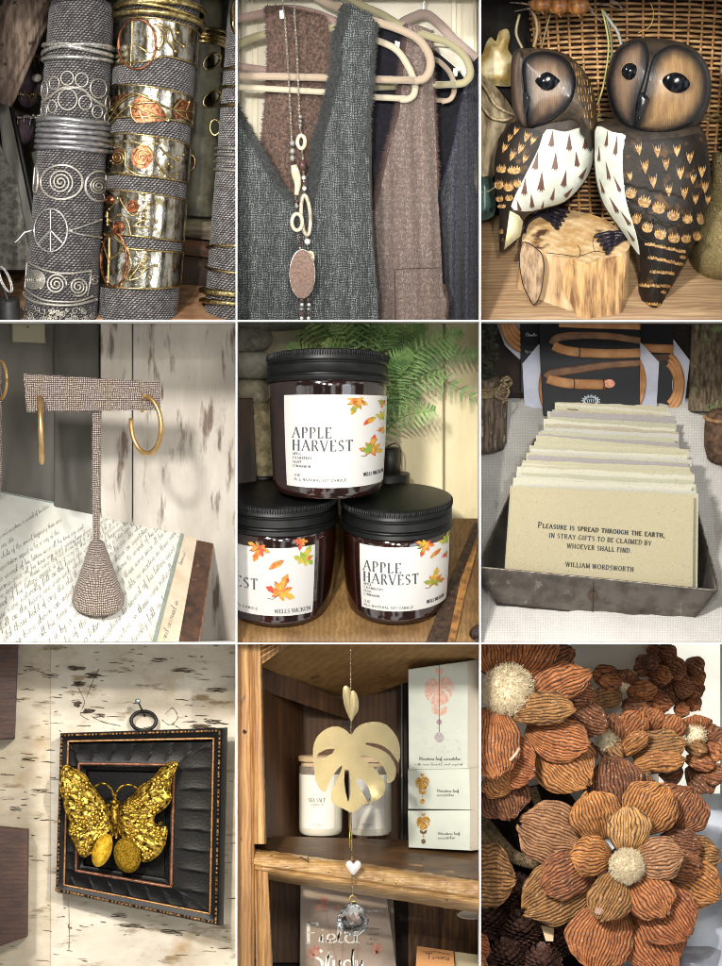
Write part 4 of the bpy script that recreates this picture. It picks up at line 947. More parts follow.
    white = M('owl_white_paint', '#d0d3c8', '#b8bcae', rough=.4, scale=.04, coat=.2, bump=.5, bscale=.18, spots=('#8a8672', .12, .68, .74))
    tan = M('owl_tan_mark', '#c49c62', '#7c5a30', rough=.55, scale=.35)
    red = M('owl_brown_mark', '#5a3a30', rough=.5)
    eye = M('owl_eye_black', '#0b0d11', rough=.1, spec=.2)
    def solid(mb, P, d, depth, pw=.5, step=2.6, dish=None):
        """rounded carved volume seen as outline P, front facing"""
        m = max(edge_dist(P, sum(p[0] for p in P) / len(P), sum(p[1] for p in P) / len(P)), 1)
        def f(x, y):
            e = min(1, edge_dist(P, x, y) / m); return d - depth * (1 - (1 - e) ** 2) ** pw + (dish(x, y) if dish else 0)
        mb.sheet(P, step, f)
        mb.sheet(P, step * 1.6, lambda x, y: 2 * d - f(x, y) - (dish(x, y) * 1 if dish else 0))
        return f
    def mark(mb, x, y, w, h, f, style, a=0.0, off=.7):
        if style == 'chev': poly = [(-.5, -.55), (-.25, -.1), (-.1, -.4), (.05, -.05), (.2, -.45), (.28, -.1), (.5, -.6), (.42, .0), (.05, .6), (-.3, .15)]
        elif style == 'arrow': poly = [(0, -.6), (.12, -.2), (.3, .5), (.16, .42), (.12, .62), (.02, .45), (-.1, .62), (-.12, .42), (-.34, .52), (-.16, .0)]
        elif style == 'tip': poly = [(-.55, -.2), (-.42, -.1), (-.4, -.45), (-.27, -.15), (-.2, -.6), (-.06, -.2), (.06, -.5), (.14, -.12), (.3, -.62), (.36, -.15), (.5, -.4), (.56, .2), (.4, .45), (.1, .55), (-.3, .5), (-.52, .25)]
        elif style == 'bar': poly = [(-.5, -.3), (-.3, -.05), (-.2, -.45), (-.05, -.1), (.1, -.5), (.2, -.1), (.38, -.4), (.5, .05), (.5, .45), (0, .5), (-.5, .4)]
        else: poly = [(-.16, -.6), (.2, -.1), (.12, .6), (-.05, .2), (-.15, .5)]
        c, s_ = cos(a), sin(a)
        P = [(x + (p[0] * w * c - p[1] * h * s_), y + (p[0] * w * s_ + p[1] * h * c)) for p in poly]
        mb.sheet(P, 2.2, lambda q, w_: f(q, w_) - off, .8)
    def zf(l): return [(476 + a[0] / k, a[1] / k) + tuple(a[2:]) for a in l]

    # right owl ---------------------------------------------------
    t = thing('carved_owl', 'larger carved barn owl on the right, wide brown wing turned to the viewer', 'owl', (655, 315, 50), 'carved wooden owls')
    body = smooth_pts(Z([(352, 360), (347, 430), (352, 520), (375, 600), (425, 672), (462, 725), (478, 790), (480, 860), (497, 905), (528, 922), (553, 905), (560, 870), (592, 815), (628, 745), (662, 670), (682, 600), (692, 530), (686, 450), (668, 375), (600, 340), (450, 340)]), 5, True)
    mb = MB(); bf = solid(mb, body, 52, 30, .5); mb.build('body', grey, t)
    chest = smooth_pts(Z([(356, 368), (400, 385), (440, 396), (432, 440), (432, 500), (442, 570), (462, 640), (478, 700), (482, 745), (462, 722), (425, 668), (378, 598), (355, 520), (350, 430)]), 3, True)
    MB().sheet(chest, 2.5, lambda x, y: bf(x, y) - .9, .9).build('white_chest', white, t)
    wing = smooth_pts(Z([(442, 400), (500, 408), (600, 400), (664, 392), (684, 450), (690, 530), (680, 600), (660, 668), (626, 742), (590, 812), (558, 868), (550, 903), (527, 918), (499, 903), (483, 860), (481, 800), (482, 745), (470, 680), (442, 590), (432, 500), (436, 440)]), 3, True)
    def wf(x, y):
        z = bf(x, y) - 1.6
        # overlapping carved feather rows
        v = (y - (195 + .12 * (x - 640))) 
        for c in (200, 215, 232): 
            q = (y - (c - 14 + .22 * (x - 640) + 2.5 * abs(sin((x - 630) * .22))))
            if 0 < q < 7: z += .9 * (1 - q / 7)
        return z
    MB().sheet(wing, 1.8, wf, 1).build('wing', brn, t)
    mb = MB()
    for x, y, s_ in ((478, 435, 1), (532, 440, 1.1), (590, 440, 1), (628, 460, 1), (496, 487, 1.1), (558, 480, 1), (600, 505, 1.1), (638, 522, .9), (664, 500, 1.1), (520, 530, 1.1), (566, 556, 1.1), (612, 565, 1), (645, 582, .9), (674, 545, 1.1), (682, 582, .9), (452, 515, .8)):
        mark(mb, *zf([(x, y)])[0], 7.5 * s_, 11.5 * s_, wf, 'chev', (x - 590) * .0008)
    for x, y, w, h, a in ((455, 565, 11, 12, .3), (495, 590, 13, 13, .3), (537, 608, 13, 13, .25), (580, 630, 12, 12, .15), (622, 640, 10, 11, 0), (660, 640, 7, 13, -.2), (472, 640, 9, 12, .4), (504, 665, 11, 12, .3), (542, 685, 12, 12, .25), (582, 697, 12, 11, .1), (618, 698, 10, 10, -.1), (650, 690, 8, 11, -.3)):
        mark(mb, *zf([(x, y)])[0], w * .9, h * .85, wf, 'tip', a)
    for x0, y0, x1, y1, n in ((497, 712, 618, 738, 4), (506, 752, 612, 775, 4), (512, 795, 585, 800, 3), (480, 835, 575, 838, 3), (486, 888, 545, 893, 2), (600, 760, 618, 745, 1), (545, 860, 560, 850, 1)):
        for i in range(n):
            mark(mb, *zf([(lerp(x0, x1, (i + .5) / n), lerp(y0, y1, (i + .5) / n))])[0], abs(x1 - x0) / n / k, 4, wf, 'bar', .12)
    mb.build('feather_marks', tan, t)
    mb = MB()
    for q in ([(440, 560), (470, 570), (500, 622), (520, 630), (548, 650), (590, 650)], [(448, 600), (480, 690), (520, 712), (560, 722), (620, 715)], [(530, 720), (545, 800)], [(505, 715), (535, 870)], [(570, 715), (575, 790)], [(605, 640), (600, 700)], [(500, 600), (502, 620)], [(560, 650), (562, 700)], [(520, 640), (522, 700)], [(640, 640), (632, 700)]):
        mb.tube([(x, y, wf(x, y) - .1) for x, y in resample(smooth_pts(Z(q), 4), 3, False)], .7, 4)
    mb.build('carved_line', M('owl_cut', '#100e0c', rough=.6), t)
    mb = MB()
    for x, y, s_, a in ((385, 405, 1, .1), (412, 425, 1.2, .1), (362, 450, .9, 0), (387, 500, 1.1, -.2), (415, 540, 1, -.4), (370, 545, .9, -.3), (405, 600, 1.1, -.5), (440, 640, 1, -.6), (455, 690, .8, -.6)):
        mark(mb, *zf([(x, y)])[0], 6 * s_, 15 * s_, lambda q, w_: bf(q, w_) - .9, 'arrow', a)
    mb.build('chest_marks', red, t)
    # head
    head = smooth_pts(Z([(384, 250), (390, 195), (415, 140), (455, 112), (510, 107), (570, 112), (630, 130), (672, 170), (692, 225), (690, 290), (668, 345), (625, 385), (560, 402), (495, 400), (440, 380), (402, 330)]), 4, True)
    mb = MB(); hf0 = solid(mb, head, 46, 36, .5); mb.build('head', grey, t)
    L = smooth_pts(Z([(386, 250), (392, 200), (415, 145), (455, 115), (487, 112), (505, 135), (508, 175), (498, 225), (478, 290), (470, 345), (468, 378), (440, 368), (405, 325)]), 4, True)
    Rr = smooth_pts(Z([(512, 190), (530, 155), (575, 128), (625, 140), (668, 180), (685, 235), (678, 300), (645, 352), (590, 385), (530, 397), (468, 380), (476, 345), (486, 300), (500, 240)]), 4, True)
    hx = {}
    for nm, P, m_, dep, inset in (('left', L, face, 3.2, 9.5), ('right', Rr, face2, 4.2, 11)):
        cx, cy = sum(p[0] for p in P) / len(P), sum(p[1] for p in P) / len(P)
        def ff(x, y, P=P, dep=dep):
            e = min(1, edge_dist(P, x, y) / 12); return hf0(x, y) - 3.4 * min(1, edge_dist(P, x, y) / 2.0) ** .5 + dep * .5 * e
        hx[nm] = ff
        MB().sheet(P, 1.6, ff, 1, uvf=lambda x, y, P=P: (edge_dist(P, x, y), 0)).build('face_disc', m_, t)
    for cx, cy, rx, ry, fn, rot in ((452, 209, 23, 26, hx['left'], -10), (588, 242, 37, 29, hx['right'], 12)):
        c = zf([(cx, cy)])[0]
        P = [(c[0] + a, c[1] + b) for a, b in [(rx / k * cos(q) * (1 + .12 * abs(cos(q)) ** 6) * cos(R(rot)) - ry / k * sin(q) * sin(R(rot)), rx / k * cos(q) * sin(R(rot)) + ry / k * sin(q) * cos(R(rot))) for q in [2 * pi * i / 32 for i in range(32)]]]
        MB().sheet(P, 1.4, lambda x, y: fn(*c) - .6 - 3.8 * sqrt(max(0, 1 - (math.dist((x, y), c) / (rx / k * 1.12)) ** 2)), .5).build('eye', eye, t)
        mb = MB(); mb.tube([(x, y, fn(*c) - .7) for x, y in P], .6, 5, closed=True); mb.build('eyelid', M('eyelid_tan', '#8d6a44', rough=.5), t)
    bk = zf([(474, 285), (482, 272), (492, 270), (503, 280), (511, 292), (500, 315), (480, 348), (474, 330)])
    bc = zf([(489, 300)])[0]
    MB().sheet(bk, 1.2, lambda x, y: hf0(*bc) - 3.5 - 1.3 * min(3.4, edge_dist(bk, x, y)), 2).build('beak', M('owl_beak', '#121317', rough=.2, coat=.6), t)

    # left owl ----------------------------------------------------
    t = thing('carved_owl', 'smaller carved barn owl on the left, white chest and dark claws on the log', 'owl', (545, 212, 70), 'carved wooden owls')
    body = smooth_pts(Z([(118, 330), (80, 385), (56, 460), (58, 540), (70, 610), (68, 670), (72, 738), (84, 732), (130, 692), (142, 645), (165, 622), (210, 608), (262, 590), (310, 545), (340, 495), (352, 420), (355, 340), (345, 260), (320, 215), (240, 250)]), 5, True)
    mb = MB(); bf = solid(mb, body, 66, 26, .5); mb.build('body', grey, t)
    wing = smooth_pts(Z([(118, 345), (140, 370), (190, 382), (188, 420), (165, 470), (135, 530), (108, 590), (96, 640), (84, 700), (72, 736), (70, 670), (72, 610), (60, 540), (58, 462), (84, 388)]), 3, True)
    MB().sheet(wing, 2, lambda x, y: bf(x, y) - 2.2, 1).build('wing', brn, t); wf2 = lambda x, y: bf(x, y) - 2.2
    chest = smooth_pts(Z([(208, 378), (262, 384), (306, 372), (345, 378), (350, 430), (338, 495), (308, 545), (262, 588), (205, 606), (150, 618), (104, 604), (136, 532), (166, 472), (186, 430)]), 3, True)
    MB().sheet(chest, 2.2, lambda x, y: bf(x, y) - 1.2, 1).build('white_chest', white, t)
    tail = Z([(100, 616), (128, 630), (140, 648), (132, 690), (84, 730), (90, 690)])
    MB().sheet(tail, 3, lambda x, y: bf(x, y) - 2.6, 1).build('white_tail', M('tail_cream', '#d8d2ac', '#c2ba90', rough=.5, scale=.05), t)
    mb = MB()
    for x, y, s_ in ((118, 380, .7), (150, 398, .9), (100, 400, .7), (132, 432, .9), (168, 408, .8), (108, 452, .9), (145, 462, .8), (85, 430, .8)): mark(mb, *zf([(x, y)])[0], 8 * s_, 12 * s_, wf2, 'chev', .4)
    for x, y, w, h, a in ((75, 492, 9, 8, .1), (112, 496, 12, 8, 0), (68, 538, 8, 9, .1), (96, 545, 9, 9, 0), (122, 535, 7, 8, -.2), (70, 580, 7, 6, 0), (98, 578, 7, 6, -.1), (76, 602, 8, 4, 0), (75, 676, 4, 5, 0)): mark(mb, *zf([(x, y)])[0], w, h, wf2, 'tip', a)
    mb.build('feather_marks', tan, t)
    mb = MB()
    for x, y, s_, a in ((224, 405, 1.1, .1), (275, 415, 1.1, 0), (322, 415, .9, 0), (178, 470, 1.2, .15), (234, 470, 1.2, .05), (297, 465, 1, -.1), (144, 545, 1.1, .05), (193, 530, 1.3, .05), (262, 522, 1.1, .15), (318, 505, .9, .5), (126, 602, .8, -.3), (165, 588, .9, -.1), (228, 568, .8, .2), (275, 562, .8, .7), (198, 598, .5, .2)):
        mark(mb, *zf([(x, y)])[0], 9 * s_, 14 * s_, lambda q, w_: bf(q, w_) - 1.2, 'arrow', a)
    mb.build('chest_marks', red, t)
    head = smooth_pts(Z([(104, 250), (103, 190), (112, 150), (135, 138), (200, 138), (260, 152), (310, 190), (342, 250), (356, 310), (354, 380), (320, 392), (290, 360), (250, 365), (200, 372), (156, 380), (128, 365), (110, 320)]), 4, True)
    mb = MB(); hf = solid(mb, head, 52, 26, .5); mb.build('head', M('owl_back_head', '#54432f', '#2e261e', rough=.4, scale=.05, coat=.3, bump=.5, bscale=.3), t)
    F = smooth_pts(Z([(137, 200), (148, 165), (180, 148), (225, 150), (268, 172), (292, 215), (290, 270), (268, 315), (225, 352), (180, 372), (155, 378), (148, 330), (142, 270)]), 4, True)
    ff = lambda x, y: hf(x, y) - 3.6 * min(1, edge_dist(F, x, y) / 2.5) ** .5 + 1.2 * min(1, edge_dist(F, x, y) / 12)
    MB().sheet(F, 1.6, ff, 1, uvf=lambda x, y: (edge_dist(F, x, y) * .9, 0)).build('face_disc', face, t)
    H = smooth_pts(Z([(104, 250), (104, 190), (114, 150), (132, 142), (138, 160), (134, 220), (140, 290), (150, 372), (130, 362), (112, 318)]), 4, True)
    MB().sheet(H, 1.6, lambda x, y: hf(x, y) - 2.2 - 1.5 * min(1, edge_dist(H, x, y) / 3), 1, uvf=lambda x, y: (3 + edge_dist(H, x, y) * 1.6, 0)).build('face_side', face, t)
    c = zf([(208, 237)])[0]
    P = zf([(174, 236), (186, 222), (204, 210), (222, 214), (240, 228), (246, 236), (236, 250), (220, 262), (200, 262), (186, 252)])
    MB().sheet(smooth_pts(P, 3, True), 1.4, lambda x, y: ff(*c) - .8 - 3.4 * sqrt(max(0, 1 - (math.dist((x, y), c) / 13) ** 2)), .5).build('eye', eye, t)
    e2 = ell(*zf([(118, 228)])[0], 2.4, 7, 16)
    MB().sheet(e2, 1.4, lambda x, y: hf(x, y) - 3, .5).build('eye', M('owl_side_eye', '#3f4038', rough=.2, coat=.5), t)
    bk = zf([(138, 268), (150, 270), (159, 285), (156, 305), (148, 335), (142, 330), (138, 300)])
    MB().sheet(bk, 1.2, lambda x, y: ff(x, y) - 1.5 - min(2.4, edge_dist(bk, x, y)), 2).build('beak', MATS['owl_beak'], t)
    mb = MB()
    for i in range(7):
        for j in range(3 + i // 2):
            x = 282 + i * 9 + 3 * (j % 2); y = 190 + i * 12 + j * 24 - 10 * (i % 2)
            a = zf([(x, y)])[0]
            if inside(head, *a) and not inside(F, *a): mb.tube([(a[0], a[1] - 3, hf(a[0], a[1] - 3) - .1), (a[0] + .8, a[1] + 3, hf(a[0] + .8, a[1] + 3) - .1)], .42, 4)
    mb.build('head_streaks', tan, t)
    NB = smooth_pts(Z([(312, 330), (322, 305), (342, 312), (352, 350), (348, 420), (336, 440), (320, 400), (306, 385)]), 3, True)
    MB().sheet(NB, 2.5, lambda x, y: bf(x, y) - 3.5 - 8, 9).build('shoulder_patch', M('owl_dark_patch', '#251d16', rough=.45, coat=.2), t)
    # claws
    cl = M('owl_claw', '#1d1a20', '#2c2630', rough=.4, scale=.3, coat=.3)
    for n_, (x0, y0) in enumerate(((186, 622), (340, 668))):
        own = t if n_ == 0 else None
        mb = MB(); sg = 1 if n_ == 0 else -1; bx, by = (176, 616) if n_ == 0 else (452, 690)
        for i in range(5):
            q = zf([(bx, by), (bx + sg * (28 + 3 * i), by - 10 + i * 8), (bx + sg * (66 - 2 * i), by - 8 + i * 12), (bx + sg * (104 - 9 * i), by + 2 + i * 13)])
            P_ = smooth_pts(q, 6); m_ = len(P_)
            mb.tube([(a, b_, dtop(a, b_) - 2.6 - 1.6 * abs(sin(pi * 2.5 * j / m_))) for j, (a, b_) in enumerate(P_)], [(2.5 if j < m_ * .8 else 2.5 - 2.2 * (j - m_ * .8) / (m_ * .2)) * (1 + .18 * sin(j * 1.3)) for j in range(m_)], 7)
        c_ = zf([(bx, by)])[0]; mb.ball((c_[0], c_[1], dtop(*c_) - 4), 4.6, 12, 8)
        if n_ == 0:
            mb.tube([(a, b, dtop(a, b) - 1.5) for a, b in smooth_pts(zf([(190, 628), (165, 640), (150, 660), (145, 680)]), 5)], 1.7, 6)
            mb.build('claws', cl, t)
        else:
            o = bpy.data.objects.get('carved_owl'); mb.build('claws', cl, o)
def Z2(l, Z, d): return [(a, b, d) for a, b in Z([p[:2] for p in l])]

# ------------------------------------------------------------------ 4: earring stand
def cell4():
    Z = zz(0, 318, 2.945)
    MB().box(-7, 100, 321, 643, 200, 208).build('backdrop', M('grey_plaster', '#7c7870', '#605c55', rough=.8, scale=.012, stretch=(1, 1, .3), lo=.35, hi=.65), smooth=False, kind='structure')
    mb = MB()
    t = thing('grey_post', 'darker grey painted post standing behind the T stand', 'post', (75, 640, 190))
    MB().box(50, 96, 321, 643, 188, 199, 1.5).build('post_front', M('grey_post', '#56534c', '#45423c', rough=.7, scale=.03, stretch=(1, 1, .2)), t, smooth=False)
    wp = M('peeling_white', '#d6cfc4', '#bbb2a6', rough=.75, scale=.03, stretch=(1, 1, .35), lo=.35, hi=.65, spots=('#76645a', .045, .57, .66, (1.6, 1, .28)), spots2=('#6f5c51', .014, .62, .8, (1, 1, .8)), bump=.5, bscale=.1, bstretch=(2, 1, .3))
    t = thing('weathered_door', 'peeling white painted plank door at the back right', 'door', (170, 640, 190))
    for x0, x1 in ((97.5, 129.2), (130.4, 243)):
        MB().box(x0, x1, 318, 646, 186, 198, .8).build('plank', wp, t, smooth=False)
    t = thing('wall_plate', 'beige blank switch plate on the grey wall', 'wall plate', (24, 341, 198))
    MB().slab([(7.5, 314, 196), (40.5, 314, 196), (42, 341.5, 196), (7.5, 340, 196)], 3.5, 1).build('plate', M('beige_plastic', '#a19a80', rough=.4), t, smooth=False)
    MB().lathe(23.5, 195.5, [(.1, 324), (1.2, 324.2), (1.3, 325.5), (.1, 325.8)], 0, 12).build('screw', M('screw_dark', '#55503f', rough=.4), t)
    # table
    def pl(x, y, off=0.0): return 196 - 1.22 * (y - (493 + .203 * x)) - off
    wd = M('old_board', '#5d4030', '#33241b', rough=.6, scale=.08, stretch=(1, 1, .5), lo=.35, hi=.65, spots=('#8a6040', .08, .62, .72), bump=.5, bscale=.25)
    t = thing('display_table', 'table of dark old wood under glass and handwritten paper', 'table', (100, 640, 60))
    P = smooth_pts([(150, 531), (206, 537.5), (210.5, 541), (209, 560), (203, 606), (197, 650), (140, 655)], 2, True)
    MB().sheet([(-10, 492.5), (196, 534), (207, 537.5), (211, 542), (209, 560), (203, 606), (196, 655), (-10, 655)], 6, lambda x, y: pl(x, y), 9).build('board', wd, t)
    MB().tube([(x, y, pl(x, y) + 2) for x, y in [(207, 538), (211, 542), (209, 560), (203, 606), (196.5, 655)]], 1.2, 6).build('worn_edge', M('worn_wood', '#a0714a', '#6b4630', rough=.6, scale=.1), t)
    paper = M('aged_paper', '#e2e2dc', '#d8d7cc', rough=.6, scale=.02, spots=('#ccc6b4', .03, .62, .75), bump=.1, bscale=.2)
    MB().sheet([(-8, 492), (196, 534), (176, 655), (-8, 655)], 6, lambda x, y: pl(x, y, 2), 1).build('under_paper', M('margin_paper', '#dccdb6', '#cdbb9f', rough=.7, scale=.03), t)
    MB().sheet([(-8, 491.5), (181, 530.5), (150, 655), (-8, 655)], 6, lambda x, y: pl(x, y, 3.4), 1.2).build('letter_paper', paper, t)
    gl = M('glass_edge', '#98a39a', '#84918a', rough=.15, scale=.05, coat=.5)
    MB().sheet([(179.5, 529.5), (182.4, 531.2), (152.4, 655), (148.5, 655)], 6, lambda x, y: pl(x, y, 4.6), 2).build('glass_rim', gl, t)
    MB().tube([(x, 493 + .203 * x - .5, pl(x, 493 + .203 * x, 4.6)) for x in (-8, 60, 120, 181)], .8, 5).build('glass_rim', gl, t)
    # handwriting
    mb = MB()
    pool = ['whole of the annual beginning these same', 'and exceptions to several of his letters', 'naturally fall as the hours are ever such', 'visions have shown an expectation', 'expect is by a way of this', 'by a later sum he was able', 're inactive or these were', 'the old those hold if any', 'since all his time was spent']
    tm = MB()
    for i, x0 in enumerate(range(-330, 175, 17)):
        an = max(33, 39 + (x0 + 40) * .1); c, s_ = cos(R(an)), sin(R(an))
        def fn(u, v):
            k_ = 1 / (1 + max(u, -200) / 620); x = x0 + u * k_ * c + v * k_ * s_ ; y = 652 - u * k_ * s_ + v * k_ * c
            return (x, y, pl(x, y, 3.9))
        write(tm, pool[(i * 5 + 2) % 9] + ' ' + pool[(i * 7) % 9] + ' ' + pool[(i * 4 + 1) % 9], (i * 37 % 11) - 10, -8, 8.0, fn, thick=.075, thin=.045, script=True, slant=.45, wide=1.15)
    ok = [f for f in tm.f if all(tm.v[j][1] > 495 + .203 * tm.v[j][0] and tm.v[j][0] < 181 - (tm.v[j][1] - 530) * .25 for j in f)]
    mb.add(tm.v, ok)
    mb.build('handwriting', M('faded_ink', '#7d776b', '#b5ae9c', rough=.8, scale=.06), t); mb = MB()
    for x0, y0, tx, h in ((165, 641, 'and accrued in', 6.6), (180, 566, 'learned', 4.4)):
        c, s_ = cos(R(72)), sin(R(72))
        write(mb, tx, 0, -h, h, lambda u, v: (x0 + u * c + v * s_, y0 - u * s_ + v * c, pl(x0 + u * c + v * s_, y0 - u * s_ + v * c, 2.5)), thick=.085, thin=.05, script=True, slant=.3)
    mb.build('margin_handwriting', MATS['faded_ink'], t)
    # the stand
    lin = M('linen_wrap', '#f8ecdf', '#d6c0ae', rough=.85, scale=.3, uv=True, weave=('#54423a', 2.0, 1.9, 4.5), bump=1.0, sheen=.2, lo=.35, hi=.65)
    t = thing('earring_stand', 'linen wrapped T shaped earring stand with a cone foot', 'earring stand', (95.5, 612, 75))
    mb = MB()
    q = Z([(65, 163), (470, 187), (470, 270), (75, 275)])
    def bar(u, v):
        x = lerp(lerp(q[0][0], q[1][0], u), lerp(q[3][0], q[2][0], u), v); y = lerp(lerp(q[0][1], q[3][1], v), lerp(q[1][1], q[2][1], v), u)
        return x, y
    D = 68
    mb.grid(lambda u, v: (*bar(u, v), D + 5.5 * abs(u - .5) * 0 + .3 * fbm(u * 30, v * 8)), 60, 14)
    mb.grid(lambda u, v: (*bar(u, v), D + 11), 10, 4)
    for e in range(4):
        def ef(u, v, e=e):
            a, b = ((u, 0), (1, u), (u, 1), (0, u))[e]
            x, y = bar(a, b); return (x, y, D + 11 * v)
        mb.grid(ef, 30, 3, uvf=lambda u, v, e=e: ((u * 137, v * 11) if e in (0, 2) else (v * 11, u * 32)))
    mb.build('crossbar', lin, t, weld=.02)
    mb = MB(); cx = lambda y: lerp(95.6, 95.0, (y - 410) / 135)
    mb.lathe(cx, D + 8, [(4.7, 409), (4.5, 430), (4.3, 460), (4.0, 490), (3.6, 520), (3.5, 546)], 0, 20, wob=lambda a, y: .3 * nz(a, y * .3, 2)); mb.build('stem', lin, t)
    prof = [(.1, 540.5), (5.5, 541), (7.6, 543.5), (9.5, 549), (13, 560), (17, 571), (21, 582), (24.5, 592), (26.5, 600), (26, 604), (23, 606.5), (.1, 607)]
    MB().lathe(lambda y: lerp(95.8, 97, (y - 541) / 60), D + 8, prof, lambda y: lerp(.2, .42, (y - 541) / 60), 56, wob=lambda a, y: .35 * nz(a * 3, y * .2, 2)).build('cone_foot', lin, t)
    mb = MB()
    r = random.Random(4)
    for i in range(150):
        a = r.random(); e = r.choice((0, 0, 2, 2, 1, 3)); b = ((a, 0), (1, a), (a, 1), (0, a))[e]
        x, y = bar(*b); mb.tube([(x, y, D + 2), (x + r.uniform(-1, 1), y + r.uniform(-1, 1) + (-1.1 if e == 0 else 1.1 if e == 2 else 0), D + 1)], .13, 3)
    for i in range(120):
        y = r.uniform(412, 540); s_ = r.choice((-1, 1)); mb.tube([(cx(y) + s_ * 4.1, y, D + 8), (cx(y) + s_ * r.uniform(4.5, 5.6), y + r.uniform(-1, 1), D + 6)], .13, 3)
    mb.build('loose_fibres', M('linen_fibre', '#c4b19e', rough=.9), t)
    gold = M('satin_gold', '#e2bd84', '#c39a60', rough=.36, metal=1, scale=.06, bump=.1, bscale=.8)
    g = 'gold hoop earrings'
    t = thing('hoop_earring', 'matte gold hoop seen edge on, hanging at the left end of the linen crossbar', 'earring', (39, 396, 64), g)
    def hoop(c, rx, ry, dep, r_, a0, a1, rot, n=50, taper=None):
        pts = []
        for i in range(n + 1):
            a = R(lerp(a0, a1, i / n)); x, y = rx * cos(a), ry * sin(a)
            pts.append((c[0] + x * cos(R(rot)) - y * sin(R(rot)), c[1] + x * sin(R(rot)) + y * cos(R(rot)), c[2] - dep * cos(a)))
        return pts
    MB().tube(hoop((39.6, 429.5, 70), .6, 32.5, 30, 3, -80, 210, -1.2), 2.75, 14).build('hoop', gold, t)
    MB().tube([(38.6, 398, 66), (38.2, 400, D - 1), (38.5, 401, D + 4)], .6, 6).build('ear_post', gold, t)
    t = thing('hoop_earring', 'open matte gold hoop turned three quarters, hanging at the right end of the linen crossbar', 'earring', (146, 396, 62), g)
    MB().tube(hoop((145.3, 424.5, 66), 15.2, 28.6, 12, 3, -88, 196, -4), [2.3 + .25 * sin(pi * i / 50) for i in range(51)], 14).build('hoop', gold, t)
    MB().tube([(146, 396.5, 66), (141, 398.5, D - 1), (139, 400, D + 5)], .7, 6).build('ear_post', gold, t)
    MB().ball((141.5, 410.5, D - 1.5), 1.6, 10, 8).build('clasp_ball', gold, t)
    MB().tube(hoop((-1, 379.5, 80), 6.2, 18.5, 6, 2, 0, 360, 0), 1.7, 12).build('hoop_earring', gold, label='partial gold hoop cut by the left edge of its compartment', cat='earring', group=g)
    MB().tube([(-3, 365, 84), (-2, 460, 84), (-6, 528, 90)], 2.6, 8).build('earring_stand', lin, label='sliver of a second linen stand at the left edge', cat='earring stand')

# ------------------------------------------------------------------ 5: autumn candles
def maple(cx, cy, s, rot, n=7):
    P = []
    for k in range(n):
        a = R(rot - 132 + 264 * k / (n - 1)); L = s * (.55, .95, .8, 1.25, .8, .95, .55)[k % 7]
        for f, w in ((.5, -.42), (.62, -.26), (.7, -.3), (.82, -.14), (1.0, 0), (.82, .13), (.7, .3), (.62, .26)):
            P.append((cx + L * f * sin(a + w), cy - L * f * cos(a + w)))
    P += [(cx + s * .3 * sin(R(rot + 160)), cy - s * .3 * cos(R(rot + 160))), (cx + s * .16 * sin(R(rot + 185)), cy - s * .16 * cos(R(rot + 185)))]
    return P

